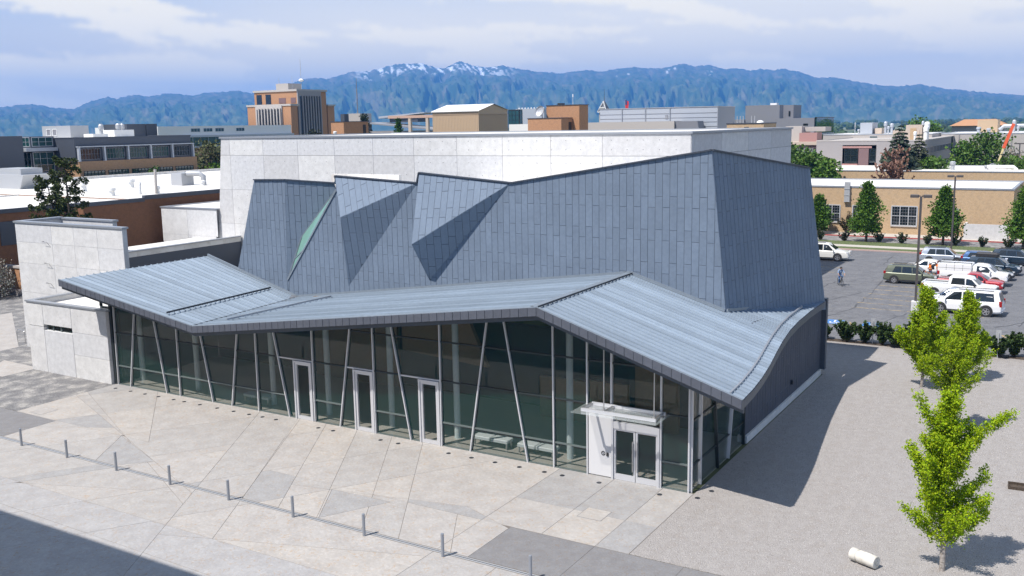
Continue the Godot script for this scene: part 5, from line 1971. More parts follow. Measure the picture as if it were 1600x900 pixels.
# section: [x, bottom, belt, top, half width at the belt, half width at the top]; nose towards +x
func car(called, label, at, turn, paint_key, secs, wheels, wr, glass, extra, group):
	var t = thing(called, label, "car" if called != "pickup_truck" else "pickup truck", at, turn, group)
	var m = MB.new()
	var rings = []
	for s in secs:
		var half = [Vector2(s[1], s[4] * 0.9), Vector2(s[1] + 0.14, s[4] * 0.985), Vector2(lerp(s[1], s[2], 0.62), s[4]), Vector2(s[2] - 0.04, s[4] * 0.99), Vector2(s[2] + 0.015, s[4] * 0.955), Vector2(lerp(s[2], s[3], 0.55), lerp(s[4] * 0.95, s[5], 0.5)), Vector2(s[3] - 0.05, s[5]), Vector2(s[3], s[5] * 0.86)]
		var r = []
		for q in half:
			r.append(Vector3(s[0], q.x, q.y))
		r.append(Vector3(s[0], s[3] + 0.02, 0))
		for k in range(half.size() - 1, -1, -1):
			r.append(Vector3(s[0], half[k].x, -half[k].y))
		rings.append(r)
	var st = SurfaceTool.new()
	st.begin(Mesh.PRIMITIVE_TRIANGLES)
	for k in rings.size() - 1:
		for j in rings[k].size():
			var i = (j + 1) % rings[k].size()
			var q = [rings[k][j], rings[k + 1][j], rings[k + 1][i], rings[k][i]]
			m.quad(q[0], q[1], q[2], q[3])
	m.fan(rings[-1])
	var b = rings[0].duplicate()
	b.reverse()
	m.fan(b)
	var body = part("body", m, mats[paint_key], t)
	# glass: each entry is a span of x on the side, or the front or rear screen
	for g in glass:
		m = MB.new()
		if g[0] == "side":
			for s in [1, -1]:
				m = MB.new()
				var q = []
				for e in [[g[1], 0.06], [g[2], 0.06], [g[4], 0.88], [g[3], 0.88]]:
					var c = sec_at(secs, e[0])
					var z = lerp(c[4] * 0.955, c[5], e[1]) + 0.014
					q.append(Vector3(e[0], lerp(c[2] + 0.02, c[3] - 0.03, e[1]), z * s))
				if s > 0:
					m.quad(q[0], q[1], q[2], q[3])
				else:
					m.quad(q[3], q[2], q[1], q[0])
				part("side_window", m, mats["car_glass"], t)
		else:
			var c0 = sec_at(secs, g[1])
			var c1 = sec_at(secs, g[2])
			var o = Vector3(0.03 if g[0] == "front" else -0.03, 0.035, 0)
			var w0 = c0[4] * 0.8
			var w1 = c1[5] * 0.84
			var q = [Vector3(g[1], c0[3] + 0.0, w0) + o, Vector3(g[1], c0[3] + 0.0, -w0) + o, Vector3(g[2], c1[3] - 0.06, -w1) + o, Vector3(g[2], c1[3] - 0.06, w1) + o]
			if g[0] == "front":
				m.quad(q[0], q[1], q[2], q[3])
			else:
				m.quad(q[1], q[0], q[3], q[2])
			part("windscreen" if g[0] == "front" else "rear_window", m, mats["car_glass"], t)
	var wm = wheel_mesh(wr)
	for x in wheels:
		var c = sec_at(secs, x)
		for s in [1, -1]:
			m = MB.new()
			m.lathe([[0.0001, -0.02], [wr + 0.07, -0.02], [wr + 0.07, 0.012], [0.0001, 0.012]], 20, Transform3D(Basis(Vector3(1, 0, 0), PI / 2 * s), Vector3(x, wr + 0.02, c[4] * s)))
			part("wheel_arch", m, mats["trim"], t)
			var w = part("wheel", wm[0], mats["tyre"], t)
			w.position = Vector3(x, wr, (c[4] - 0.085) * s)
			w.rotation.y = 0.0 if s > 0 else PI
			part("rim", wm[1], mats["rim"], w)
	var f = secs[-1]
	var r = secs[0]
	for s in [1, -1]:
		m = MB.new()
		m.obox(Transform3D(Basis.IDENTITY, Vector3(f[0] - 0.14, extra.get("lamp", 0.78), (secs[-2][4] - 0.14) * s)), Vector3(0.3, 0.16, 0.3), 0.03)
		part("headlight", m, mats["headlight"], t)
		m = MB.new()
		var th = extra.get("tail_h", 0.24)
		m.obox(Transform3D(Basis.IDENTITY, Vector3(r[0] + 0.1, extra.get("tail", 0.95), (secs[1][4] - 0.07) * s)), Vector3(0.22, th, 0.16), 0.02)
		part("taillight", m, mats["taillight"], t)
		if extra.has("mirror"):
			var c = sec_at(secs, extra.mirror)
			m = MB.new()
			m.obox(Transform3D(Basis.IDENTITY, Vector3(extra.mirror, c[2] + 0.12, (c[4] + 0.1) * s)), Vector3(0.12, 0.18, 0.22), 0.03)
			part("mirror", m, mats[extra.get("mirror_paint", paint_key)], t)
		if extra.has("rails"):
			var e = extra.rails
			var c = sec_at(secs, (e[0] + e[1]) / 2.0)
			m = MB.new()
			m.bar(Vector3(e[0], c[3] + 0.05, c[5] * 0.8 * s), Vector3(e[1], c[3] + 0.05, c[5] * 0.8 * s), 0.05, 0.05)
			part("roof_rail", m, mats["trim"], t)
		if extra.has("sill"):
			m = MB.new()
			m.box(wheels[0] + wr, wheels[1] - wr, f[1] - 0.06, f[1] + 0.05, min(s * 0.7, s * extra.sill), max(s * 0.7, s * extra.sill))
			part("sill", m, mats["trim"], t)
	m = MB.new()
	m.obox(Transform3D(Basis.IDENTITY, Vector3(f[0] + 0.01, f[1] + 0.08, 0)), Vector3(0.1, 0.2, f[4] * 1.75), 0.03)
	m.obox(Transform3D(Basis.IDENTITY, Vector3(r[0] - 0.01, r[1] + 0.06, 0)), Vector3(0.1, 0.2, r[4] * 1.75), 0.03)
	m.obox(Transform3D(Basis.IDENTITY, Vector3(f[0] + 0.02, extra.get("lamp", 0.78), 0)), Vector3(0.06, 0.2, f[4] * 1.1), 0.02)
	part("bumper", m, mats[extra.get("bumper", "trim")], t)
	return t


func sec_at(secs, x):
	for k in secs.size() - 1:
		if x >= secs[k][0] and x <= secs[k + 1][0]:
			var f = (x - secs[k][0]) / max(0.001, secs[k + 1][0] - secs[k][0])
			var r = []
			for j in 6:
				r.append(lerp(float(secs[k][j]), float(secs[k + 1][j]), f))
			return r
	return secs[-1] if x > 0 else secs[0]


func wagon_shape(l, h, w, tail):  # estate or sport utility: tall rear
	var x = l / 2.0
	var b = h * 0.58
	return [[-x, 0.42, b * 0.8, b * 0.85, w - 0.14, w - 0.2], [-x + 0.06, 0.32, b, b + 0.03, w - 0.05, w - 0.12], [-x + tail, 0.28, b + 0.02, h - 0.04, w - 0.02, w - 0.26], [-x + tail + 0.4, 0.26, b + 0.01, h, w, w - 0.24], [0.1, 0.26, b, h, w, w - 0.22], [x * 0.22, 0.26, b - 0.01, h - 0.06, w, w - 0.25], [x * 0.55, 0.26, b - 0.03, b + 0.03, w, w - 0.08], [x * 0.8, 0.26, b - 0.1, b - 0.05, w - 0.02, w - 0.12], [x - 0.1, 0.28, b * 0.82, b * 0.85, w - 0.09, w - 0.2], [x, 0.36, b * 0.62, b * 0.68, w - 0.2, w - 0.3]]


func sedan_shape(l, h, w):
	var x = l / 2.0
	var b = h * 0.6
	return [[-x, 0.4, b * 0.85, b * 0.9, w - 0.16, w - 0.2], [-x + 0.12, 0.3, b, b + 0.03, w - 0.05, w - 0.14], [-x * 0.66, 0.26, b + 0.04, b + 0.1, w - 0.01, w - 0.12], [-x * 0.3, 0.25, b + 0.02, h - 0.03, w, w - 0.27], [0.0, 0.25, b, h, w, w - 0.26], [x * 0.14, 0.25, b, h - 0.05, w, w - 0.28], [x * 0.52, 0.25, b - 0.03, b + 0.03, w, w - 0.08], [x * 0.82, 0.25, b - 0.12, b - 0.07, w - 0.03, w - 0.14], [x - 0.1, 0.27, b * 0.76, b * 0.8, w - 0.1, w - 0.2], [x, 0.35, b * 0.58, b * 0.64, w - 0.24, w - 0.32]]


func truck_shape(l, h, w, rail, cab0, cab1):  # pickup: bed, upright cab from cab0 to cab1, high bonnet
	var x = l / 2.0
	return [[-x, 0.52, rail - 0.05, rail - 0.02, w - 0.05, w - 0.08], [-x + 0.05, 0.48, rail, rail + 0.02, w - 0.01, w - 0.05], [cab0 - 0.08, 0.44, rail, rail + 0.02, w, w - 0.05], [cab0 - 0.02, 0.44, rail + 0.02, h - 0.1, w, w - 0.2], [cab0 + 0.15, 0.44, rail + 0.02, h - 0.01, w, w - 0.2], [cab1 - 0.5, 0.44, rail + 0.02, h, w, w - 0.2], [cab1, 0.44, rail, h - 0.07, w, w - 0.22], [cab1 + 0.72, 0.44, rail - 0.02, rail + 0.04, w, w - 0.1], [x - 0.3, 0.44, rail - 0.06, rail - 0.02, w - 0.01, w - 0.1], [x - 0.05, 0.46, rail - 0.12, rail - 0.08, w - 0.05, w - 0.14], [x, 0.52, rail - 0.25, rail - 0.2, w - 0.12, w - 0.2]]


func make_vehicles():
	var gp = "vehicles in the parking lot"
	var m
	var wag = [["side", -1.55, -0.75, -1.3, -0.75], ["side", -0.68, 0.18, -0.68, 0.12], ["side", 0.25, 1.08, 0.2, 0.52], ["front", 1.15, 0.55], ["rear", -2.24, -1.92]]
	var s = wagon_shape(4.62, 1.73, 0.91, 0.36)
	car("parked_car", "olive green estate car parked alone at the end of the row, nearest the cyclist", Vector3(-0.6, 0, -59.0), deg_to_rad(1), "car_green", s, [-1.35, 1.4], 0.36, wag, {"mirror": 1.05, "rails": [-1.6, 0.3], "sill": 0.9, "tail": 1.05}, gp)
	car("parked_car", "silver sport utility car at the far edge of the lot beside the far lamp", Vector3(0.35, 0, -73.6), deg_to_rad(3), "car_silver", wagon_shape(4.6, 1.7, 0.92, 0.42), [-1.33, 1.36], 0.37, wag, {"mirror": 1.05, "rails": [-1.5, 0.2], "sill": 0.91, "tail": 1.1}, gp)
	car("parked_car", "white saloon car half hidden behind the two workers", Vector3(0.3, 0, -65.6), deg_to_rad(2), "car_white", sedan_shape(4.75, 1.45, 0.91), [-1.42, 1.42], 0.34, [["side", -1.2, -0.3, -0.65, -0.3], ["side", -0.22, 0.95, -0.22, 0.4], ["front", 1.2, 0.4], ["rear", -1.5, -0.75]], {"mirror": 0.95, "lamp": 0.66, "tail": 0.74, "tail_h": 0.16}, gp)
	var pk = [["side", -0.55, 0.55, -0.45, 0.5], ["side", 0.62, 1.55, 0.62, 1.05], ["front", 1.62, 1.06], ["rear", -0.76, -0.72]]
	# white double-cab pickup with an open black bed
	s = truck_shape(5.85, 1.93, 1.0, 1.2, -0.7, 1.0)
	var f = car("pickup_truck", "white double-cab pickup with an open black bed behind the big white car", Vector3(4.25, 0, -52.9), deg_to_rad(-3), "car_white", s, [-1.85, 1.85], 0.41, pk, {"mirror": 1.3, "mirror_paint": "trim", "tail": 1.02, "tail_h": 0.34, "lamp": 0.98, "sill": 1.0}, gp)
	m = MB.new()
	m.box(-2.8, -0.82, 1.221, 1.232, -0.84, 0.84)
	part("bed_liner", m, mats["black"], f)
	m = MB.new()
	m.box(-2.9, -0.8, 1.2, 1.3, 0.86, 0.97)
	m.box(-2.9, -0.8, 1.2, 1.3, -0.97, -0.86)
	m.box(-2.92, -2.82, 1.2, 1.3, -0.86, 0.86)
	part("bed_rail", m, mats["car_white"], f)
	# red pickup
	s = truck_shape(5.3, 1.72, 0.93, 1.1, -0.2, 0.75)
	f = car("pickup_truck", "red pickup between two white trucks", Vector3(4.75, 0, -56.6), deg_to_rad(-1), "car_red", s, [-1.6, 1.65], 0.37, [["side", -0.1, 0.55, -0.05, 0.5], ["side", 0.62, 1.3, 0.62, 0.9], ["front", 1.38, 0.82], ["rear", -0.26, -0.22]], {"mirror": 1.15, "tail": 0.95, "lamp": 0.84}, gp)
	m = MB.new()
	m.box(-2.55, -0.35, 1.121, 1.132, -0.78, 0.78)
	part("bed_liner", m, mats["trim"], f)
	# white utility truck with a closed service body and ladder rack
	s = truck_shape(5.9, 1.92, 1.0, 1.2, 0.1, 1.2)
	f = car("pickup_truck", "white utility truck with a tall closed service body behind the red pickup", Vector3(4.5, 0, -61.0), deg_to_rad(-2), "car_white", s, [-1.75, 1.95], 0.41, [["side", 0.35, 1.7, 0.38, 1.22], ["front", 1.85, 1.28]], {"mirror": 1.5, "tail": 1.02, "tail_h": 0.34, "lamp": 0.98, "bumper": "trim"}, gp)
	m = MB.new()
	m.obox(Transform3D(Basis.IDENTITY, Vector3(-1.5, 1.55, 0)), Vector3(2.9, 0.72, 1.94), 0.05)
	var body = part("service_body", m, mats["car_white"], f)
	m = MB.new()
	for z in [-0.9, 0.9]:
		m.bar(Vector3(-2.9, 2.02, z), Vector3(0.0, 2.02, z), 0.05, 0.05)
		for x in [-2.7, -1.5, -0.1]:
			m.box(x - 0.025, x + 0.025, 1.9, 2.0, z - 0.025, z + 0.025)
	part("ladder_rack", m, mats["trim"], body)
	m = MB.new()
	for x in [-2.2, -1.5, -0.8]:
		m.box(x - 0.012, x + 0.012, 1.24, 1.86, 0.968, 0.975)
	m.box(-2.9, -0.1, 1.5, 1.52, 0.968, 0.976)
	part("locker_seam", m, mats["trim"], body)
	# big white sport utility car, nose the other way
	s = wagon_shape(5.65, 1.93, 1.0, 0.3)
	f = car("parked_car", "big white sport utility car nearest the shrubs, nose towards the lamp base", Vector3(5.35, 0, -45.95), PI - deg_to_rad(3), "car_white", s, [-1.75, 1.55], 0.42, [["side", -2.3, -0.95, -2.2, -0.95], ["side", -0.85, -0.05, -0.82, -0.05], ["side", 0.05, 1.3, 0.05, 0.6], ["front", 1.4, 0.66], ["rear", -2.76, -2.55]], {"mirror": 1.2, "rails": [-2.2, 0.3], "tail": 1.05, "tail_h": 0.42, "lamp": 0.95, "bumper": "car_white", "sill": 1.0}, gp)
	car("parked_car", "pale silver saloon wedged between the white pickup and the big white car", Vector3(4.3, 0, -49.1), PI, "car_silver", sedan_shape(4.6, 1.46, 0.9), [-1.4, 1.4], 0.33, [["side", -1.2, -0.3, -0.65, -0.3], ["side", -0.22, 0.95, -0.22, 0.4], ["front", 1.2, 0.4], ["rear", -1.5, -0.75]], {"mirror": 0.95, "lamp": 0.66, "tail": 0.74, "tail_h": 0.16}, gp)
	# the dark cluster at the far side
	car("parked_car", "bright blue hatchback in the far cluster of dark cars", Vector3(4.3, 0, -73.2), deg_to_rad(0), "car_blue", wagon_shape(4.3, 1.55, 0.89, 0.45), [-1.25, 1.28], 0.33, wag, {"mirror": 1.0, "tail": 0.95}, gp)
	f = car("parked_car", "dark estate car with a black roof box in the far cluster", Vector3(5.6, 0, -68.2), deg_to_rad(-3), "car_navy", wagon_shape(4.8, 1.68, 0.92, 0.36), [-1.4, 1.4], 0.36, wag, {"mirror": 1.05, "rails": [-1.6, 0.3]}, gp)
	m = MB.new()
	m.obox(Transform3D(Basis.IDENTITY, Vector3(-0.6, 1.93, 0.1)), Vector3(2.1, 0.34, 0.85), 0.12)
	solo("roof_box", m, mats["trim"], "black cargo box on the roof of the dark estate car", "roof box", Vector3(5.6, 0, -68.2), deg_to_rad(-3))
	car("parked_car", "dark blue sport utility car behind the roof box car", Vector3(7.0, 0, -75.4), deg_to_rad(-4), "car_navy", wagon_shape(4.6, 1.66, 0.91, 0.4), [-1.33, 1.36], 0.36, wag, {"mirror": 1.05, "rails": [-1.5, 0.2]}, gp)
	car("parked_car", "black car between the utility truck and the roof box car", Vector3(5.3, 0, -64.6), deg_to_rad(-2), "car_black", sedan_shape(4.7, 1.46, 0.9), [-1.4, 1.4], 0.33, [["side", -1.2, -0.3, -0.65, -0.3], ["side", -0.22, 0.95, -0.22, 0.4], ["front", 1.2, 0.4], ["rear", -1.5, -0.75]], {"mirror": 0.95, "lamp": 0.66, "tail": 0.74, "tail_h": 0.16}, gp)
	# pearl white truck passing behind the zinc wall
	s = wagon_shape(5.6, 1.9, 1.0, 0.34)
	car("parked_car", "pearl white utility vehicle coming out from behind the zinc end wall", Vector3(-11.6, 0, -71.6), deg_to_rad(2), "car_pearl", s, [-1.7, 1.65], 0.41, [["side", -2.2, -1.0, -2.1, -1.0], ["side", -0.9, 0.05, -0.85, 0.05], ["side", 0.15, 1.25, 0.15, 0.62], ["front", 1.38, 0.64], ["rear", -2.72, -2.5]], {"mirror": 1.2, "rails": [-1.9, 0.3], "lamp": 0.95, "bumper": "car_pearl", "sill": 1.0}, gp)


# ---------------------------------------------------------------- people
# a smooth body grown round bones [from, to, radius, radius, colour index]: surface nets over a field
func flesh(mb, bones, cell, k, colours):
	var lo = bones[0][0]
	var hi = lo
	for b in bones:
		var r = Vector3.ONE * (max(b[2], b[3]) + cell * 2.5)
		lo = lo.min(b[0] - r).min(b[1] - r)
		hi = hi.max(b[0] + r).max(b[1] + r)
	var n = Vector3i(((hi - lo) / cell).ceil()) + Vector3i.ONE
	var val = PackedFloat32Array()
	val.resize(n.x * n.y * n.z)
	val.fill(1.0)
	var own = PackedInt32Array()
	own.resize(val.size())
	var best = val.duplicate()
	for bi in bones.size():
		var b = bones[bi]
		var r = Vector3.ONE * (max(b[2], b[3]) + k + cell * 2.0)
		var i0 = Vector3i(((b[0].min(b[1]) - r - lo) / cell).floor()).clamp(Vector3i.ZERO, n - Vector3i.ONE)
		var i1 = Vector3i(((b[0].max(b[1]) + r - lo) / cell).ceil()).clamp(Vector3i.ZERO, n - Vector3i.ONE)
		var ab = b[1] - b[0]
		var l2 = max(ab.length_squared(), 1e-8)
		for z in range(i0.z, i1.z + 1):
			for y in range(i0.y, i1.y + 1):
				var row = (z * n.y + y) * n.x
				for x in range(i0.x, i1.x + 1):
					var p = lo + Vector3(x, y, z) * cell
					var t = clamp((p - b[0]).dot(ab) / l2, 0.0, 1.0)
					var d = p.distance_to(b[0] + ab * t) - lerp(float(b[2]), float(b[3]), t)
					var o = val[row + x]
					var h = max(k - abs(o - d), 0.0) / k
					val[row + x] = min(o, d) - h * h * k * 0.25
					if d < best[row + x]:
						best[row + x] = d
						own[row + x] = bi
	var vid = {}
	var pos = []
	var sx = 1
	var sy = n.x
	var sz = n.x * n.y
	var corner = [0, sx, sy, sx + sy, sz, sx + sz, sy + sz, sx + sy + sz]
	var edges = [[0, 1], [2, 3], [4, 5], [6, 7], [0, 2], [1, 3], [4, 6], [5, 7], [0, 4], [1, 5], [2, 6], [3, 7]]
	for z in n.z - 1:
		for y in n.y - 1:
			for x in n.x - 1:
				var id = x + y * sy + z * sz
				var inside = 0
				for c in 8:
					if val[id + corner[c]] < 0:
						inside += 1
				if inside == 0 or inside == 8:
					continue
				var sum = Vector3.ZERO
				var cnt = 0
				for e in edges:
					var a = val[id + corner[e[0]]]
					var b = val[id + corner[e[1]]]
					if (a < 0) != (b < 0):
						var t = a / (a - b)
						var pa = Vector3(e[0] & 1, (e[0] >> 1) & 1, e[0] >> 2)
						var pb = Vector3(e[1] & 1, (e[1] >> 1) & 1, e[1] >> 2)
						sum += pa.lerp(pb, t)
						cnt += 1
				vid[id] = pos.size()
				pos.append([lo + (Vector3(x, y, z) + sum / cnt) * cell, own[id]])
	for id in vid:
		for ax in [[sx, sy, sz], [sy, sz, sx], [sz, sx, sy]]:
			var a = val[id]
			var b = val[id + ax[0]]
			if (a < 0) == (b < 0):
				continue
			var q = [id, id - ax[1], id - ax[1] - ax[2], id - ax[2]]
			var ok = true
			for k2 in q:
				if not vid.has(k2):
					ok = false
			if not ok:
				continue
			var v = []
			for k2 in q:
				v.append(pos[vid[k2]])
			mb.col = colours[bones[v[0][1]][4]]
			if a < 0:
				mb.quad(v[0][0], v[1][0], v[2][0], v[3][0])
			else:
				mb.quad(v[3][0], v[2][0], v[1][0], v[0][0])


func hand(mb, wrist, along_, palm, skin, curl):  # palm: the direction the palm faces
	mb.col = skin
	var a = along_.normalized()
	var p = (palm - a * palm.dot(a)).normalized()
	var s = a.cross(p)
	mb.obox(Transform3D(Basis(s, a, s.cross(a)), wrist + a * 0.05), Vector3(0.08, 0.095, 0.03), 0.008)
	for k in 4:
		var b = wrist + a * 0.095 + s * (0.03 - 0.02 * k)
		var l = [0.07, 0.078, 0.072, 0.056][k]
		var m1 = b + (a * (1.0 - curl * 0.5) + p * curl).normalized() * l * 0.5
		var e = m1 + (a * (1.0 - curl * 1.3) + p * curl * 1.2).normalized() * l * 0.5
		mb.tube([b, m1, e], [0.0095, 0.009, 0.0075], 5)
	var tb = wrist + a * 0.03 + s * 0.04
	mb.tube([tb, tb + (a * 0.6 + s * 0.7 + p * 0.3).normalized() * 0.035, tb + (a * 0.9 + s * 0.5 + p * (0.3 + curl)).normalized() * 0.065], [0.011, 0.01, 0.008], 5)


func head_at(mb, c, fwd, skin, hair):  # c: centre of the skull
	var f = fwd.normalized()
	var r = f.cross(UP).normalized()
	var up = r.cross(f)
	var at = func(x, y, z): return c + r * x + up * y + f * z
	flesh(mb, [[at.call(0, 0.0, -0.02), at.call(0, 0.01, 0.02), 0.094, 0.088, 1], [at.call(0, -0.06, 0.03), at.call(0, -0.075, 0.04), 0.07, 0.06, 0], [at.call(0, -0.115, 0.06), at.call(0, -0.115, 0.06), 0.035, 0.035, 0], [at.call(0, -0.015, 0.05), at.call(0, -0.03, 0.055), 0.065, 0.06, 0], [at.call(0, -0.03, 0.11), at.call(0, -0.055, 0.122), 0.01, 0.015, 0], [at.call(0.09, -0.04, 0), at.call(0.09, -0.06, 0), 0.018, 0.014, 0], [at.call(-0.09, -0.04, 0), at.call(-0.09, -0.06, 0), 0.018, 0.014, 0], [at.call(0, 0.04, -0.02), at.call(0, -0.04, -0.04), 0.09, 0.075, 1]], 0.011, 0.02, [skin, hair])
	mb.col = Color(0.03, 0.025, 0.02)
	for s in [-1, 1]:
		mb.obox(Transform3D(Basis(r, up, f), at.call(0.034 * s, -0.028, 0.108)), Vector3(0.026, 0.011, 0.012), 0.003)
	mb.col = Color(0.3, 0.1, 0.08)
	mb.obox(Transform3D(Basis(r, up, f), at.call(0, -0.088, 0.1)), Vector3(0.045, 0.009, 0.012), 0.003)


func figure(label, at, turn, j, cols, group = ""):
	# j: joints; cols: shirt, trousers, skin, shoes, hair
	var t = thing("person", label, "person", at, turn, group)
	var m = tinted()
	var B = []
	B.append([j.hip, j.chest, 0.125, 0.15, 0])
	B.append([j.chest, j.neck, 0.14, 0.065, 0])
	B.append([j.neck, j.head - Vector3(0, 0.06, 0), 0.055, 0.055, 2])
	for s in ["l", "r"]:
		B.append([j.neck.lerp(j["sh_" + s], 0.3), j["sh_" + s], 0.075, 0.07, 0])
		B.append([j["sh_" + s], j["el_" + s], 0.06, 0.047, 0])
		B.append([j["el_" + s], j["wr_" + s], 0.043, 0.03, 2])
		B.append([j.hip.lerp(j["hp_" + s], 0.6), j["kn_" + s], 0.105, 0.066, 1])
		B.append([j["kn_" + s], j["an_" + s], 0.064, 0.045, 1])
		B.append([j["an_" + s] - Vector3(0, 0.03, 0), j["to_" + s], 0.045, 0.038, 3])
	flesh(m, B, 0.022, 0.045, cols)
	head_at(m, j.head, j.look, cols[2], cols[4])
	for s in ["l", "r"]:
		hand(m, j["wr_" + s], j["wr_" + s] - j["el_" + s], j["pm_" + s], cols[2], j.get("curl", 0.3))
	part("body", m, mats["figure"], t)
	return t


func make_people():
	var V = func(x, y, z): return Vector3(x, y, z)
	var skin = Color(0.42, 0.25, 0.17)
	# standing, facing +z of the figure
	var j = {"hip": V.call(0, 0.97, 0), "chest": V.call(0, 1.3, 0.0), "neck": V.call(0, 1.5, 0), "head": V.call(0, 1.67, 0.02), "look": V.call(0, -0.15, 1),
		"sh_l": V.call(0.19, 1.43, 0), "el_l": V.call(0.25, 1.17, -0.02), "wr_l": V.call(0.05, 1.14, 0.2), "sh_r": V.call(-0.19, 1.43, 0), "el_r": V.call(-0.25, 1.17, -0.02), "wr_r": V.call(-0.04, 1.2, 0.21),
		"hp_l": V.call(0.1, 0.93, 0), "kn_l": V.call(0.1, 0.5, 0.02), "an_l": V.call(0.11, 0.09, -0.02), "to_l": V.call(0.13, 0.04, 0.13), "hp_r": V.call(-0.1, 0.93, 0), "kn_r": V.call(-0.11, 0.5, 0.03), "an_r": V.call(-0.13, 0.09, -0.01), "to_r": V.call(-0.16, 0.04, 0.14),
		"pm_l": V.call(0, 0, -1), "pm_r": V.call(0, 0, -1), "curl": 0.5}
	var t = figure("worker in orange vest and white hard hat, arms folded, behind the olive car's bonnet", Vector3(0.75, 0, -61.4), deg_to_rad(-50), j, [Color(0.03, 0.035, 0.05), Color(0.03, 0.05, 0.1), skin, Color(0.03, 0.025, 0.02), Color(0.05, 0.03, 0.02)], "workers in orange vests")
	vest(t)
	var m = MB.new()
	m.lathe([[0.135, 1.66], [0.14, 1.672], [0.112, 1.685], [0.11, 1.73], [0.085, 1.785], [0.04, 1.81], [0.0001, 1.815]], 14, Transform3D(Basis.IDENTITY, Vector3(0, 0.02, 0.015)))
	part("hard_hat", m, mats["hat_white"], t)
	m = MB.new()
	m.obox(Transform3D(Basis.IDENTITY, Vector3(0, 1.27, -0.25)), Vector3(0.3, 0.42, 0.17), 0.05)
	solo("backpack", m, mats["black"], "black pack on the back of the worker in the white hard hat", "backpack", Vector3(0.75, 0, -61.4), deg_to_rad(-50))
	j["wr_r"] = V.call(-0.1, 1.6, 0.2)
	j["el_r"] = V.call(-0.3, 1.3, 0.16)
	j["el_l"] = V.call(0.22, 1.17, 0.1)
	j["wr_l"] = V.call(-0.05, 1.28, 0.22)
	j["look"] = V.call(-0.3, -0.35, 1)
	t = figure("bareheaded worker in orange vest and blue jeans, hand to face, by the utility truck", Vector3(1.3, 0, -62.3), deg_to_rad(-70), j, [Color(0.16, 0.05, 0.05), Color(0.02, 0.07, 0.17), skin, Color(0.03, 0.025, 0.02), Color(0.1, 0.03, 0.02)], "workers in orange vests")
	vest(t)
	# cyclist: the bicycle first, its nose along +x
	var yaw = atan2(-0.86, 0.5)
	var at = Vector3(-6.1, 0, -54.9)
	var b = thing("bicycle", "dark bicycle ridden across the empty part of the lot", "bicycle", at, yaw)
	for x in [-0.52, 0.52]:
		m = MB.new()
		for k in 24:
			var a0 = TAU * k / 24
			var a1 = TAU * (k + 1) / 24
			m.tube([Vector3(x + cos(a0) * 0.33, 0.34 + sin(a0) * 0.33, 0), Vector3(x + cos(a1) * 0.33, 0.34 + sin(a1) * 0.33, 0)], [0.02, 0.02], 5, false)
		var w = part("wheel", m, mats["tyre"], b)
		m = MB.new()
		for k in 12:
			var a0 = TAU * k / 12
			m.bar(Vector3(x, 0.34, 0), Vector3(x + cos(a0) * 0.32, 0.34 + sin(a0) * 0.32, 0), 0.006, 0.006)
		m.lathe([[0.0001, -0.04], [0.03, -0.04], [0.03, 0.04], [0.0001, 0.04]], 8, Transform3D(Basis(Vector3(1, 0, 0), PI / 2), Vector3(x, 0.34, 0)))
		part("spokes", m, mats["steel"], w)
	m = MB.new()
	for q in [[V.call(-0.05, 0.3, 0), V.call(-0.22, 0.85, 0)], [V.call(-0.05, 0.3, 0), V.call(0.36, 0.8, 0)], [V.call(-0.2, 0.78, 0), V.call(0.34, 0.86, 0)], [V.call(-0.52, 0.34, 0.05), V.call(-0.05, 0.3, 0.03)], [V.call(-0.52, 0.34, -0.05), V.call(-0.05, 0.3, -0.03)], [V.call(-0.52, 0.34, 0.05), V.call(-0.2, 0.78, 0)], [V.call(-0.52, 0.34, -0.05), V.call(-0.2, 0.78, 0)], [V.call(0.34, 0.9, 0), V.call(0.4, 0.7, 0)], [V.call(0.4, 0.7, 0.05), V.call(0.52, 0.34, 0.05)], [V.call(0.4, 0.7, -0.05), V.call(0.52, 0.34, -0.05)]]:
		m.tube(q, [0.018, 0.018], 6)
	part("frame", m, mats["black"], b)
	m = MB.new()
	m.tube([V.call(0.34, 0.9, 0), V.call(0.36, 1.0, 0)], [0.016, 0.016], 6)
	m.tube([V.call(0.44, 1.02, -0.3), V.call(0.38, 1.01, -0.1), V.call(0.38, 1.01, 0.1), V.call(0.44, 1.02, 0.3)], [0.014, 0.014, 0.014, 0.014], 6)
	part("handlebar", m, mats["steel"], b)
	m = MB.new()
	m.obox(Transform3D(Basis.IDENTITY, V.call(-0.24, 0.9, 0)), Vector3(0.26, 0.06, 0.14), 0.02)
	part("saddle", m, mats["black"], b)
	m = MB.new()
	m.tube([V.call(-0.05, 0.3, 0.08), V.call(0.06, 0.18, 0.08)], [0.014, 0.014], 5)
	m.tube([V.call(-0.05, 0.3, -0.08), V.call(-0.16, 0.42, -0.08)], [0.014, 0.014], 5)
	m.box(0.01, 0.11, 0.16, 0.18, 0.09, 0.19)
	m.box(-0.21, -0.11, 0.41, 0.43, -0.19, -0.09)
	part("cranks", m, mats["steel"], b)
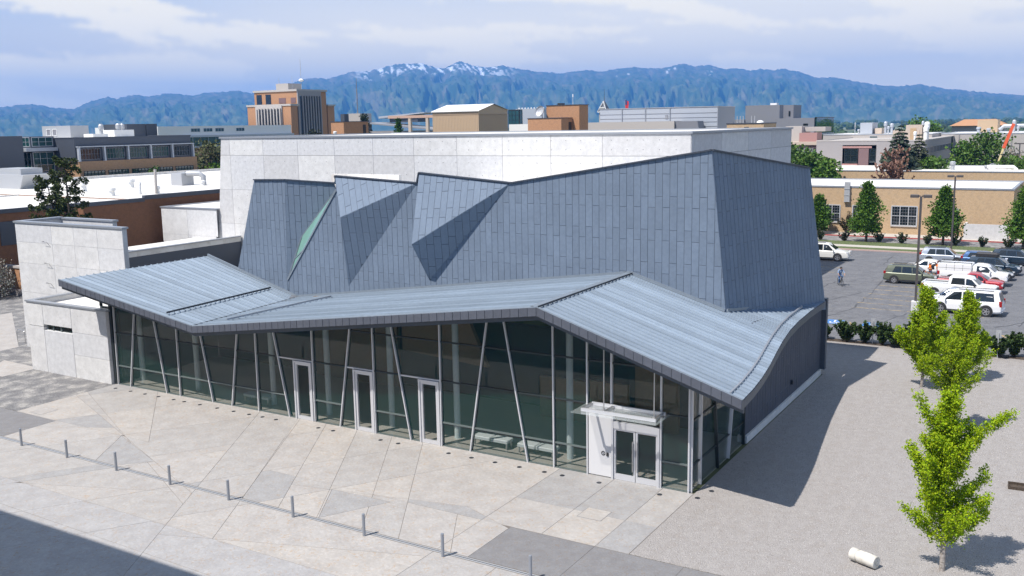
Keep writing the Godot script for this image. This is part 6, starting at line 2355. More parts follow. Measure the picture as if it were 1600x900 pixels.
	var c = {"hip": V.call(-0.24, 1.02, 0), "chest": V.call(-0.06, 1.32, 0), "neck": V.call(0.04, 1.49, 0), "head": V.call(0.1, 1.65, 0), "look": V.call(1, -0.1, 0.2),
		"sh_l": V.call(0.02, 1.42, -0.2), "el_l": V.call(0.2, 1.2, -0.3), "wr_l": V.call(0.36, 1.06, -0.27), "sh_r": V.call(0.02, 1.42, 0.2), "el_r": V.call(0.2, 1.2, 0.3), "wr_r": V.call(0.36, 1.06, 0.27),
		"hp_l": V.call(-0.22, 0.98, -0.1), "kn_l": V.call(0.16, 0.88, -0.13), "an_l": V.call(-0.18, 0.52, -0.14), "to_l": V.call(-0.06, 0.46, -0.14), "hp_r": V.call(-0.22, 0.98, 0.1), "kn_r": V.call(0.14, 0.66, 0.13), "an_r": V.call(0.02, 0.27, 0.14), "to_r": V.call(0.14, 0.22, 0.14),
		"pm_l": V.call(0, -1, 0), "pm_r": V.call(0, -1, 0), "curl": 0.6}
	t = figure("cyclist in blue jeans, light blue shirt and dark helmet riding towards the camera", at, yaw, c, [Color(0.2, 0.28, 0.4), Color(0.05, 0.12, 0.27), skin, Color(0.1, 0.1, 0.1), Color(0.03, 0.02, 0.02)])
	m = MB.new()
	m.lathe([[0.112, 0.0], [0.115, 0.03], [0.1, 0.075], [0.06, 0.11], [0.0001, 0.12]], 14, Transform3D(Basis(Vector3(0, 0, 1), -0.12), Vector3(0.09, 1.665, 0)))
	part("helmet", m, mats["black"], t)


func vest(t):
	var m = tinted()
	flesh(m, [[Vector3(0, 1.02, 0), Vector3(0, 1.3, 0), 0.15, 0.17, 0], [Vector3(0, 1.3, 0), Vector3(0, 1.46, 0), 0.165, 0.085, 0], [Vector3(0.06, 1.44, 0), Vector3(0.16, 1.44, 0), 0.085, 0.08, 0], [Vector3(-0.06, 1.44, 0), Vector3(-0.16, 1.44, 0), 0.085, 0.08, 0]], 0.024, 0.05, [Color(0.8, 0.19, 0.02)])
	part("vest", m, mats["figure"], t)
	m = MB.new()
	m.lathe([[0.178, 1.14], [0.178, 1.19]], 16)
	part("reflective_band", m, mats["hat_white"], t)


# ---------------------------------------------------------------- buildings round about
func win(parent, o, e1, w, h, cols, rows, frame, glass, called = "window", thick = 0.06):
	var n = e1.cross(UP)
	var m = MB.new()
	var at = func(x, y): return o + e1 * x + UP * y + n * 0.04
	for k in cols + 1:
		m.bar(at.call(w * k / cols, 0.0), at.call(w * k / cols, h), thick * (1.4 if k == 0 or k == cols else 1.0), 0.09, n)
	for k in rows + 1:
		m.bar(at.call(0.0, h * k / rows), at.call(w, h * k / rows), thick * (1.4 if k == 0 or k == rows else 0.8), 0.085, n)
	var f = part(called, m, mats[frame], parent)
	m = MB.new()
	var b = o + n * 0.015
	m.quad(b, b + e1 * w, b + e1 * w + UP * h, b + UP * h)
	part("pane", m, mats[glass], f)
	return f


func flat_roof(parent, x0, x1, y, z0, z1, roof = "white_roof", cap = "coping", rise = 0.25, wide = 0.3):
	blk(parent, "roof", x0 + wide, x1 - wide, y, y + 0.05, z0 + wide, z1 - wide, mats[roof])
	var m = MB.new()
	m.box(x0 - 0.06, x1 + 0.06, y, y + rise, z1 - wide, z1 + 0.06)
	m.box(x0 - 0.06, x1 + 0.06, y, y + rise, z0 - 0.06, z0 + wide)
	m.box(x0 - 0.06, x0 + wide, y, y + rise, z0 + wide, z1 - wide)
	m.box(x1 - wide, x1 + 0.06, y, y + rise, z0 + wide, z1 - wide)
	part("parapet_cap", m, mats[cap], parent)


func vent(parent, x, y, z, r, h, mat = "galvanised"):
	var m = MB.new()
	m.lathe([[r * 0.7, 0.0], [r * 0.7, h * 0.6], [r, h * 0.62], [r, h * 0.9], [r * 0.6, h], [0.0001, h]], 12, Transform3D(Basis.IDENTITY, Vector3(x, y, z)))
	return part("roof_vent", m, mats[mat], parent)


const EX = Vector3(1, 0, 0)
const EZ = Vector3(0, 0, -1)


func make_buildings():
	var m
	# tan brick building beyond the lot
	var t = thing("tan_brick_building", "low tan brick building with steel windows and a white roof beyond the parking lot", "building")
	blk(t, "wall", -40, 5.0, 0, 6.15, -116, -98.6, mats["brick_tan"])
	flat_roof(t, -40, 5.0, 6.15, -116, -98.6, "white_roof", "coping", 0.2)
	for q in [[-18.05, 1.48, 2.1, 2.28, 2, 6, 2], [-9.3, 1.27, 3.15, 2.55, 3, 6, 3], [-21.0, 1.5, 1.5, 2.3, 2, 6, 2], [-14.3, 1.48, 1.2, 2.3, 2, 6, 2], [-2.4, 1.4, 1.1, 2.3, 1, 6, 1]]:
		var f = win(t, Vector3(q[0], q[1], -98.6), EX, q[2], q[3], q[4], 2, "aluminium", "far_glass", "window", 0.1)
		m = MB.new()
		for k in range(1, q[5]):
			m.bar(Vector3(q[0], q[1] + q[3] * k / q[5], -98.56), Vector3(q[0] + q[2], q[1] + q[3] * k / q[5], -98.56), 0.035, 0.03)
		for k in range(1, q[4] * 3):
			if k % 3:
				m.bar(Vector3(q[0] + q[2] * k / (q[4] * 3.0), q[1], -98.56), Vector3(q[0] + q[2] * k / (q[4] * 3.0), q[1] + q[3], -98.56), 0.035, 0.028)
		part("glazing_bar", m, mats["mid_grey"], f)
		m = MB.new()
		m.box(q[0] - 0.08, q[0] + q[2] + 0.08, q[1] - 0.16, q[1] - 0.05, -98.6, -98.46)
		part("sill", m, mats["pale_stone"], f)
	m = MB.new()
	m.box(-15.4, -14.7, 4.2, 6.9, -98.6, -98.2)
	for y in [4.25, 5.1, 5.95]:
		m.box(-15.45, -14.65, y, y + 0.06, -98.62, -98.15)
	part("duct", m, mats["galvanised"], t)
	m = MB.new()
	m.box(-0.25, 4.9, 0, 2.0, -96.6, -96.35)
	m.box(-0.25, 0.0, 0, 2.0, -98.6, -96.6)
	part("screen_wall", m, mats["concrete_a"], t)
	t = thing("tan_hall_behind", "longer tan brick block with a broad white roof behind the low tan building", "building")
	blk(t, "wall", -50, 40, 0, 6.75, -151, -130, mats["brick_tan"])
	flat_roof(t, -50, 40, 6.75, -151, -130, "white_roof", "coping", 0.15, 0.2)
	for q in [[-25.7, -138, 0.9, 1.2], [-6.6, -136, 0.35, 1.4], [5.0, -136, 0.35, 1.7], [-1.8, -138, 0.3, 0.7]]:
		if q[2] > 0.8:
			m = MB.new()
			m.box(q[0] - 0.9, q[0] + 0.9, 6.8, 8.1, q[1] - 0.9, q[1] + 0.9)
			part("roof_unit", m, mats["pale_stone"], t)
		else:
			vent(t, q[0], 6.8, q[1], q[2] * 1.3, q[3])
	m = MB.new()
	m.tube([Vector3(-1.6, 7.3, -137), Vector3(2.2, 7.3, -137), Vector3(2.7, 6.8, -137)], [0.28, 0.28, 0.28], 10)
	part("duct", m, mats["white"], t)

	# mauve office with a raised deck, pale bars behind it
	t = thing("mauve_office", "mauve panelled office building with dark windows and a raised deck, behind the round trees", "building")
	blk(t, "wall", -27.2, -21.2, 0, 10.5, -165, -150, mats["pale_stone"])
	blk(t, "stair_tower", -21.2, -18.7, 0, 11.6, -166, -150.2, mats["pale_stone"])
	for q in [[-24.3, -22.5, 3.0, 9.9]]:
		blk(t, "panel", q[0], q[1], q[2], q[3], -150.0, -149.9, mats["mauve_panel"])
	win(t, Vector3(-26.8, 7.3, -150), EX, 2.3, 2.5, 2, 2, "dark_frame", "far_glass")
	win(t, Vector3(-22.3, 7.3, -150), EX, 1.0, 2.5, 1, 2, "dark_frame", "far_glass")
	win(t, Vector3(-26.8, 4.0, -150), EX, 2.3, 2.2, 2, 1, "dark_frame", "far_glass")
	blk(t, "band", -27.2, -22.0, 9.95, 10.3, -150.0, -149.85, mats["pink_panel"])
	blk(t, "band", -27.2, -24.4, 6.5, 7.1, -150.0, -149.85, mats["pink_panel"])
	m = MB.new()
	m.box(-46, -27.3, 10.35, 10.95, -172, -158)
	m.box(-27.3, -22, 10.6, 10.85, -172, -165)
	part("deck", m, mats["pale_tan"], t)
	blk(t, "deck_edge", -46, -27.3, 9.75, 10.35, -172, -158.3, mats["mauve_panel"])
	for x in [-45, -37.2, -29.5]:
		blk(t, "deck_post", x - 0.25, x + 0.25, 0, 9.75, -158.9, -158.4, mats["pale_stone"])
	m = MB.new()
	m.box(-37.9, -34.4, 10.95, 12.7, -164, -160)
	part("pink_roof_box", m, mats["pink_panel"], t)
	m = MB.new()
	m.box(-41.5, -38.2, 10.95, 14.0, -170, -163)
	m.box(-38.2, -34.0, 12.9, 13.8, -170, -165)
	part("upper_floor", m, mats["pale_stone"], t)
	t = thing("pale_slab_building", "long pale slab building with a blue window and roof plant, left of the tall spruce", "building")
	blk(t, "wall", -38, -16, 0, 11.9, -200, -180, mats["pale_stone"])
	flat_roof(t, -38, -16, 11.9, -200, -180, "white_roof", "light_metal", 0.15)
	win(t, Vector3(-28.3, 10.4, -180), EX, 1.6, 1.2, 1, 1, "aluminium", "teal_glass", "window", 0.05)
	blk(t, "plant_room", -31.5, -29.0, 12.0, 14.4, -192, -186, mats["light_metal"])
	blk(t, "roof_unit", -28.6, -27.2, 12.0, 13.2, -190, -187, mats["pale_tan"])
	for q in [[-33.0, 0.12, 2.5], [-26.0, 0.3, 1.6], [-26.6, 0.4, 2.6], [-25.3, 0.4, 2.2], [-19.0, 0.3, 2.6], [-32.2, 0.3, 1.0]]:
		vent(t, q[0], 12.0, -188.0, q[1], q[2], "light_metal")
	blk(t, "upper_block", -23, -17.0, 11.9, 12.8, -178.5, -176, mats["pale_tan"])
	# grey building seen from its corner
	t = thing("grey_stone_building", "grey building with bands of dark windows on its receding side, behind the smaller spruce", "building")
	blk(t, "wall", -32, -13.0, 0, 11.2, -194, -150, mats["grey_stone"])
	flat_roof(t, -32, -13.0, 11.2, -194, -150, "pale_stone", "pale_stone", 0.2)
	for z in [-152, -156.2, -160.4, -164.6, -168.8, -173.0, -177.2, -181.4]:
		win(t, Vector3(-13.0, 8.8, z), EZ, 3.6, 1.2, 3, 1, "pale_stone", "far_glass")
		win(t, Vector3(-13.0, 5.2, z), EZ, 3.6, 1.2, 3, 1, "pale_stone", "far_glass")
	blk(t, "shaft", -13.0, -12.7, 0, 11.4, -186.4, -186, mats["dark_frame"])
	m = MB.new()
	m.box(-17.2, -14.4, 11.25, 14.0, -160, -155.5)
	var pr = part("plant_room", m, mats["pale_tan"], t)
	blk(pr, "plant_door", -16.4, -15.4, 11.3, 13.4, -155.5, -155.4, mats["brick_tan"])
	for q in [[-13.6, 0.5, 3.3], [-15.2, 0.3, 1.6], [-14.0, 0.42, 2.3], [-13.5, 0.4, 1.9], [-14.4, 0.4, 2.0], [-13.4, 0.42, 2.6]]:
		vent(t, q[0], 11.25, -153.0 - 4.0 * fmod(q[0] * 7.3 + 200.0, 1.0), q[1], q[2], "white")
	# the big pale wall at the right
	t = thing("big_pale_building", "big pale windowless building behind the crane boom", "building")
	blk(t, "wall", -15.5, 40, 0, 11.7, -215, -190, mats["pale_stone"])
	flat_roof(t, -15.5, 40, 11.7, -215, -190, "white_roof", "light_metal", 0.2)
	for x in [-12, -7, -2, 3, 8]:
		blk(t, "pilaster", x - 0.1, x + 0.1, 0, 11.65, -190.0, -189.85, mats["grey_stone"])
	blk(t, "roof_box", -9.6, -5.6, 11.9, 14.6, -206, -200, mats["tan_metal"])
	blk(t, "roof_box", 0.0, 4.0, 11.9, 15.2, -204, -196, mats["white"])
	m = MB.new()
	m.tube([Vector3(-5.0, 12.4, -198), Vector3(-4.2, 13.2, -198), Vector3(1.5, 13.3, -198)], [0.4, 0.4, 0.4], 8)
	part("duct", m, mats["light_metal"], t)
	for q in [[-9.0, 0.5, 1.2], [-2.2, 0.4, 2.6], [-1.4, 0.3, 1.2], [-7.0, 0.5, 0.9]]:
		vent(t, q[0], 11.9, -197, q[1], q[2], "light_metal")
	t = thing("orange_roof_house", "far orange hipped roof above the grey building", "building")
	m = MB.new()
	for q in [[[-22, -255], [-8, -255], [-11, -261], [-19, -261]], [[-8, -255], [-8, -267], [-11, -261], [-11, -261]], [[-8, -267], [-22, -267], [-19, -261], [-11, -261]], [[-22, -267], [-22, -255], [-19, -261], [-19, -261]]]:
		m.quad(Vector3(q[0][0], 12.9, q[0][1]), Vector3(q[1][0], 12.9, q[1][1]), Vector3(q[2][0], 14.6, q[2][1]), Vector3(q[3][0], 14.6, q[3][1]))
	part("roof", m, mats["brick_orange"], t)
	blk(t, "wall", -21.5, -8.5, 0, 12.9, -266, -256, mats["pale_stone"])

	# telescopic boom of a lift beyond the tan building
	t = thing("boom_lift", "raised orange and cream telescopic boom behind the tan roof", "boom lift", Vector3(-1.3, 0, -153.5))
	m = MB.new()
	m.bar(Vector3(-0.1, 7.0, 0), Vector3(0.75, 10.2, 0), 0.35, 0.35)
	part("lower_boom", m, mats["boom_cream"], t)
	m = MB.new()
	m.bar(Vector3(0.65, 9.8, 0), Vector3(2.0, 14.0, 0), 0.5, 0.5)
	part("upper_boom", m, mats["boom_red"], t)
	m = MB.new()
	m.obox(Transform3D(Basis.IDENTITY, Vector3(-0.2, 5.0, 0)), Vector3(2.4, 4.2, 2.2), 0.2)
	m.obox(Transform3D(Basis.IDENTITY, Vector3(-0.2, 1.6, 0)), Vector3(3.6, 2.0, 2.4), 0.2)
	part("chassis", m, mats["mid_grey"], t)
	m = MB.new()
	m.box(-0.08, 0.08, 0, 10.4, -0.08, 0.08)
	m.box(-0.9, 0.9, 10.4, 10.6, -0.2, 0.2)
	solo("far_lamp", m, mats["pole_brown"], "thin dark lamp post beside the crane boom", "lamp post", Vector3(1.7, 0, -156))

	# cluster of grey metal buildings with a glass corner
	t = thing("grey_metal_building", "grey metal clad block with a lower wing ending in a blue-green glass corner", "building")
	blk(t, "wall", -58.6, -50.5, 0, 18.8, -193.2, -190, mats["mid_grey"])
	blk(t, "wall", -53.5, -48.9, 0, 18.8, -203, -196, mats["mid_grey"])
	blk(t, "wing", -50.45, -42.0, 0, 15.7, -205, -188, mats["mid_grey"])
	m = MB.new()
	m.box(-42.0, -41.6, 12.2, 15.7, -205.2, -188.6)
	part("glass_corner", m, mats["teal_glass"], t)
	blk(t, "glass_frame", -42.0, -41.5, 15.7, 15.85, -205.4, -188.4, mats["dark_frame"])
	blk(t, "glass_frame", -42.0, -41.5, 11.9, 12.2, -205.4, -188.4, mats["light_metal"])
	blk(t, "lower_floor", -42.0, -41.6, 9.0, 11.9, -205.2, -188.6, mats["far_glass"])
	win(t, Vector3(-44.4, 13.3, -188), EX, 1.0, 1.1, 1, 2, "dark_frame", "far_glass")
	blk(t, "window", -50.0, -49.6, 16.2, 17.4, -196, -195.9, mats["far_glass"])
	blk(t, "roof_light", -53.0, -51.5, 18.8, 19.25, -192.6, -191, mats["white"])
	blk(t, "side_block", -61.5, -58.65, 0, 15.6, -196, -189.5, mats["mid_grey"])
	t = thing("tan_rooftop_block", "small tan block with a dark parapet over the stage tower roof", "building")
	blk(t, "wall", -27.5, -22.7, 0, 14.9, -90.4, -85, mats["brick_tan"])
	flat_roof(t, -27.5, -22.7, 14.9, -90.4, -85, "pale_stone", "coping_dark", 0.12)
	blk(t, "window", -25.2, -24.6, 14.2, 14.5, -85.0, -84.95, mats["far_glass"])
	for x in [-26.8, -26.4, -26.0, -24.9, -24.5]:
		m = MB.new()
		m.tube([Vector3(x, 14.95, -87), Vector3(x, 15.9, -87)], [0.05, 0.05], 6)
		part("pipe", m, mats["galvanised"], t)
	m = MB.new()
	m.lathe([[0.5, 0.0], [0.45, 0.2], [0.25, 0.34], [0.0001, 0.38]], 12, Transform3D(Basis.IDENTITY, Vector3(-23.6, 14.95, -86.5)))
	part("roof_dome", m, mats["white"], t)
	# long light metal hall
	t = thing("light_metal_hall", "long light grey ribbed metal building right of the old clock tower", "building")
	m = MB.new()
	m.prism(PackedVector2Array([Vector2(-67.5, 0), Vector2(-44.5, 0), Vector2(-44.5, 17.85), Vector2(-67.5, 17.85)]), Vector3(0, 0, -130), EX, UP, -9.3, 0.0)
	var wall = part("wall", m, mats["light_metal"], t)
	for k in 7:
		m = MB.new()
		m.box(-67.5, -44.5, 12.0 + k * 0.8, 12.06 + k * 0.8, -130.0, -129.95)
		part("rib", m, mats["mid_grey"], wall)
	for x in [-62.9, -58.2, -53.4]:
		blk(wall, "downpipe", x - 0.08, x + 0.08, 0, 17.85, -130.0, -129.88, mats["coping"])
	blk(wall, "end_cladding", -44.5, -44.4, 0, 17.85, -139.3, -130.0, mats["grey_metal"])
	blk(t, "roof_edge", -67.6, -44.35, 17.85, 17.95, -139.4, -129.9, mats["galvanised"])
	blk(t, "low_front", -69.0, -51.0, 0, 15.45, -129.9, -126, mats["pale_stone"])
	m = MB.new()
	m.prism(PackedVector2Array([Vector2(-51.0, 14), Vector2(-46.6, 14), Vector2(-46.9, 15.4), Vector2(-51.0, 15.4)]), Vector3(0, 0, -126.5), EX, UP, -3.0, 0.0)
	part("lean_to", m, mats["mid_grey"], t)
	blk(t, "wall_hatch", -54.3, -53.8, 15.9, 16.6, -130.0, -129.9, mats["grey_metal"])
	# old tower
	t = thing("old_clock_tower", "slender old white and dark tower with arched openings and a steep dark roof", "tower")
	blk(t, "wall", -131.4, -128.8, 0, 19.0, -263.0, -260.4, mats["pale_stone"])
	for k in 3:
		blk(t, "opening", -131.1 + k * 0.78, -130.6 + k * 0.78, 16.6, 18.3, -260.4, -260.3, mats["black"])
	m = MB.new()
	var ap = Vector3(-130.1, 23.0, -261.7)
	var cs = [Vector3(-131.8, 19.1, -260.0), Vector3(-128.4, 19.1, -260.0), Vector3(-128.4, 19.1, -263.4), Vector3(-131.8, 19.1, -263.4)]
	for k in 4:
		m.tri(cs[k], cs[(k + 1) % 4], ap)
	part("roof", m, mats["slate_metal"], t)
	m = MB.new()
	for s in [0, 1]:
		m.bar(cs[s] + Vector3(0, 0.05, 0.1), Vector3(-130.1, 22.6, -260.9), 0.18, 0.18)
	m.bar(Vector3(-131.0, 20.4, -260.1), Vector3(-129.2, 20.4, -260.1), 0.3, 0.3)
	m.box(-131.9, -128.3, 18.9, 19.15, -263.5, -259.9)
	part("white_gable", m, mats["white"], t)
	m = MB.new()
	m.tube([ap - Vector3(0, 0.3, 0), ap + Vector3(0, 3.6, 0)], [0.12, 0.04], 6)
	part("spire", m, mats["slate_metal"], t)
	# flag
	t = thing("flagpole", "thin pole with a small red and blue flag above the light metal hall", "flagpole", Vector3(-112.5, 0, -240))
	m = MB.new()
	m.tube([Vector3(0, 0, 0), Vector3(0, 22.5, 0)], [0.12, 0.07], 6)
	part("pole", m, mats["galvanised"], t)
	for q in [[0.0, 0.6, 20.9, 22.3, "flag_blue"], [0.6, 1.3, 20.7, 22.0, "flag_red"], [0.0, 1.2, 19.6, 20.9, "flag_red"]]:
		m = MB.new()
		m.quad(Vector3(q[0], q[2], 0), Vector3(q[1], q[2] - 0.2, 0.2), Vector3(q[1], q[3] - 0.2, 0.2), Vector3(q[0], q[3], 0))
		part("flag", m, mats[q[4]], t)
	# brick rooftop blocks with a dish
	t = thing("brick_plant_block", "orange brick block in two heights with a dark doorway and a dish on its side", "building")
	blk(t, "wall", -67.9, -61.6, 0, 18.4, -113.3, -110, mats["brick_orange"])
	blk(t, "parapet_cap", -68.0, -61.5, 18.4, 18.5, -113.4, -109.9, mats["coping_dark"])
	blk(t, "lower_wall", -69.3, -62.9, 0, 16.25, -109.95, -106.0, mats["brick_orange"])
	blk(t, "parapet_cap", -69.4, -62.8, 16.25, 16.35, -109.9, -105.9, mats["coping_dark"])
	blk(t, "doorway", -62.9, -62.85, 13.6, 15.6, -109.6, -108.6, mats["black"])
	blk(t, "roof_unit", -66.3, -65.4, 18.5, 18.8, -112, -111, mats["black"])
	m = MB.new()
	m.lathe([[0.0001, 0.0], [0.5, 0.08], [0.85, 0.3], [1.0, 0.55]], 16, Transform3D(Basis(Vector3(0, 0, 1), 0.5) * Basis(Vector3(1, 0, 0), 1.1), Vector3(-68.7, 17.3, -109.6)))
	m.bar(Vector3(-68.5, 16.3, -109.6), Vector3(-68.6, 17.3, -109.6), 0.12, 0.12)
	var dish = part("dish", m, mats["galvanised"], t)
	m = MB.new()
	m.tube([Vector3(-63.3, 18.5, -111), Vector3(-63.3, 20.2, -111)], [0.04, 0.02], 5)
	m.obox(Transform3D(Basis.IDENTITY, Vector3(-63.3, 20.0, -111)), Vector3(0.14, 0.5, 0.14))
	part("antenna", m, mats["white"], t)
	# glass stair and grey block
	t = thing("glass_stair_block", "dark glass stair block with a pale grey metal hall behind it", "building")
	blk(t, "frame", -109.1, -106.0, 0, 18.9, -166.4, -165, mats["dark_frame"])
	win(t, Vector3(-109.0, 13.0, -164.99), EX, 2.9, 5.7, 3, 5, "dark_frame", "teal_glass")
	win(t, Vector3(-105.99, 13.0, -165.1), EZ, 1.2, 5.7, 1, 5, "dark_frame", "teal_glass")
	blk(t, "hall", -116, -107.6, 0, 19.3, -190, -180, mats["light_metal"])
	blk(t, "low_hall", -105.9, -96, 0, 15.4, -168, -160, mats["white"])
	m = MB.new()
	for k in 9:
		m.obox(Transform3D(Basis.IDENTITY, Vector3(-115.5 + k * 0.9, 19.45, -181)), Vector3(0.25, 0.3, 0.25))
	part("roof_pegs", m, mats["white"], t)
	# tan metal shed
	t = thing("tan_metal_shed", "tan metal shed with a shallow white gable roof over the stage tower", "building")
	m = MB.new()
	m.prism(PackedVector2Array([Vector2(140, 0), Vector2(152.1, 0), Vector2(152.1, 18.6), Vector2(146, 19.8), Vector2(140, 18.4)]), Vector3(-101.4, 0, 0), EZ, UP, -12.2, 0.0)
	wall = part("wall", m, mats["tan_metal"], t)
	m = MB.new()
	for k in 30:
		m.box(-113.4 + k * 0.4, -113.34 + k * 0.4, 10, 17.6, -140.0, -139.96)
	for k in 30:
		m.box(-101.4, -101.36, 10, 17.6, -140.3 - k * 0.4, -140.24 - k * 0.4)
	part("rib", m, mats["tan_metal_dark"], wall, "stuff")
	m = MB.new()
	m.box(-113.6, -101.35, 17.65, 17.75, -140.03, -139.93)
	m.box(-101.4, -101.3, 17.65, 17.75, -152.1, -140.03)
	part("trim", m, mats["tan_metal_dark"], t)
	m = MB.new()
	m.quad(Vector3(-113.8, 18.45, -139.7), Vector3(-101.1, 18.45, -139.7), Vector3(-101.1, 19.95, -146), Vector3(-113.8, 19.95, -146))
	m.quad(Vector3(-113.8, 19.95, -146), Vector3(-101.1, 19.95, -146), Vector3(-101.1, 18.6, -152.4), Vector3(-113.8, 18.6, -152.4))
	m.quad(Vector3(-101.1, 18.3, -139.7), Vector3(-113.8, 18.3, -139.7), Vector3(-113.8, 18.45, -139.7), Vector3(-101.1, 18.45, -139.7))
	part("roof", m, mats["white"], t)
	# concrete beams and the sloping blue-grey roof
	t = thing("concrete_trestle", "pinkish concrete beam on columns running to the tan metal shed", "trestle")
	blk(t, "beam", -149.8, -134.5, 17.5, 18.2, -170.6, -169.8, mats["pink_beam"])
	for x in [-142.7, -137.0]:
		blk(t, "column", x - 0.4, x + 0.4, 0, 17.5, -170.55, -169.85, mats["pale_tan"])
	t = thing("slope_roofed_stand", "low stand with a wide sloping blue-grey roof behind the beam on columns", "building")
	m = MB.new()
	m.prism(PackedVector2Array([Vector2(-202, 16.6), Vector2(-171, 13.9), Vector2(-171, 14.3), Vector2(-202, 17.0)]), Vector3(0, 0, -222), EX, UP, -12.0, 0.0)
	part("roof", m, mats["grey_metal"], t)
	m = MB.new()
	m.prism(PackedVector2Array([Vector2(-200, 18.2), Vector2(-180.5, 19.7), Vector2(-180.5, 20.0), Vector2(-200, 18.9)]), Vector3(0, 0, -228), EX, UP, -8.0, 0.0)
	part("upper_roof", m, mats["light_metal"], t)
	blk(t, "wall", -201, -172, 0, 13.9, -233, -223, mats["grey_stone"])
	blk(t, "press_box", -196, -184, 16.8, 18.2, -235, -229, mats["slate_metal"])
	blk(t, "tower_box", -206.5, -201.5, 0, 20.0, -226, -220, mats["pale_stone"])
	t = thing("radio_mast", "thin lattice radio mast rising before the mountains", "mast", Vector3(-205, 0, -223))
	m = MB.new()
	m.tube([Vector3(0, 0, 0), Vector3(0, 28, 0), Vector3(0, 32, 0)], [0.3, 0.16, 0.05], 5)
	part("mast", m, mats["mid_grey"], t)
	m = MB.new()
	for k in 9:
		m.bar(Vector3(-0.35, 19.5 + k, 0), Vector3(0.35, 20.0 + k, 0), 0.08, 0.08)
	part("brace", m, mats["mid_grey"], t)
	# small brick roof block
	t = thing("brick_roof_block", "small orange brick block with a dark door beside the narrow conifer", "building")
	blk(t, "wall", -125.6, -122.1, 0, 16.5, -128, -120, mats["brick_orange"])
	blk(t, "parapet_cap", -125.7, -122.0, 16.5, 16.62, -128.1, -119.9, mats["coping_dark"])
	blk(t, "door", -122.1, -122.02, 13.9, 15.9, -127.1, -126.2, mats["black"])
	blk(t, "roof_unit", -126.9, -125.8, 16.6, 18.2, -126, -124.6, mats["slate_metal"])
	vent(t, -123.6, 13.4, -118.9, 0.4, 1.2, "white")

	# brick tower
	t = thing("brick_tower", "tall orange brick tower with pale concrete fins and a mast on its roof", "tower")
	blk(t, "wall", -213.6, -195.7, 0, 26.5, -197.0, -184, mats["brick_orange"])
	blk(t, "cornice", -213.9, -195.4, 26.5, 27.1, -197.3, -183.7, mats["pale_stone"])
	blk(t, "lower_block", -212.8, -194.6, 0, 22.1, -182.8, -180, mats["brick_orange"])
	blk(t, "cornice", -213.0, -194.4, 22.1, 22.65, -183.6, -179.8, mats["pale_stone"])
	blk(t, "side_block", -208, -195.6, 0, 22.1, -200.5, -197.35, mats["brick_orange"])
	blk(t, "cornice", -208, -195.3, 22.1, 22.6, -200.8, -197.4, mats["pale_stone"])
	m = MB.new()
	m.box(-209.0, -198.0, 10, 22.3, -180.0, -179.6)
	var fp = part("fin_frame", m, mats["pale_stone"], t)
	for k in 8:
		m = MB.new()
		m.box(-208.3 + k * 1.27, -207.55 + k * 1.27, 10, 21.2, -179.6, -179.5)
		part("window_strip", m, mats["far_glass"], fp)
		m = MB.new()
		m.box(-207.5 + k * 1.27, -207.1 + k * 1.27, 10, 21.4, -179.6, -179.1)
		part("fin", m, mats["pale_stone"], fp)
	m = MB.new()
	m.box(-195.7, -195.3, 10, 26.6, -194.3, -184.0)
	fp = part("fin_frame", m, mats["grey_stone"], t)
	for k in 8:
		m = MB.new()
		m.box(-195.3, -195.22, 10, 25.0, -185.5 - k * 1.14, -184.85 - k * 1.14)
		part("window_strip", m, mats["far_glass"], fp)
		m = MB.new()
		m.box(-195.3, -194.85, 10, 25.2, -185.95 - k * 1.14, -185.55 - k * 1.14)
		part("fin", m, mats["grey_stone"], fp)
	for x in [-212.6, -208.7]:
		blk(t, "window", x, x + 2.2, 22.8, 25.8, -184.0, -183.9, mats["far_glass"])
	for q in [[-203.2, -200.3], [-198.2, -196.2]]:
		blk(t, "recess", q[0], q[1], 23.0, 24.6, -184.0, -183.92, mats["mauve_panel"])
	m = MB.new()
	m.box(-210, -204.8, 27.1, 29.3, -196, -190)
	part("penthouse", m, mats["pale_stone"], t)
	for q in [[-209.6, 31.2, 0.1], [-204.0, 31.5, 0.06], [-200.2, 36.5, 0.1]]:
		m = MB.new()
		m.tube([Vector3(q[0], 27.1, -191), Vector3(q[0], q[1], -191)], [q[2], q[2] * 0.4], 5)
		part("mast", m, mats["galvanised"], t)
	m = MB.new()
	m.lathe([[0.0001, 0.0], [0.7, 0.2], [0.8, 0.5], [0.4, 0.9], [0.0001, 1.0]], 10, Transform3D(Basis.IDENTITY, Vector3(-200.2, 29.6, -191)))
	part("dish", m, mats["white"], t)

	# dark metal and brick building with glass bay
	t = thing("dark_metal_building", "dark grey metal and brick building with strip windows and a glazed bay", "building")
	blk(t, "upper_wall", -145, -128.0, 10.6, 14.35, -84.7, -61.2, mats["slate_metal"])
	blk(t, "lower_wall", -145, -127.6, 0, 10.6, -85.5, -61.5, mats["brick_office"])
	flat_roof(t, -145, -128.0, 14.35, -84.7, -61.2, "white_roof", "coping_dark", 0.15)
	for k in 5:
		var z = -61.9 - k * 4.6
		win(t, Vector3(-128.0, 10.9, z), EZ, 3.9, 1.7, 7, 2, "mid_grey", "teal_glass" if k in [1, 2, 3] else "far_glass", "strip_window", 0.045)
		blk(t, "post", -127.8, -127.3, 10.6, 13.0, z - 4.5, z - 4.2, mats["light_metal"])
		win(t, Vector3(-127.6, 8.0, z - 0.3), EZ, 3.9, 1.0, 6, 1, "dark_frame", "teal_glass", "low_window")
	blk(t, "post", -127.8, -127.3, 10.6, 13.0, -61.7, -61.4, mats["light_metal"])
	blk(t, "sunshade", -127.9, -127.2, 12.9, 13.05, -84.8, -61.3, mats["light_metal"])
	blk(t, "corner_tower", -139, -129.2, 0, 14.9, -53.2, -47, mats["slate_metal"])
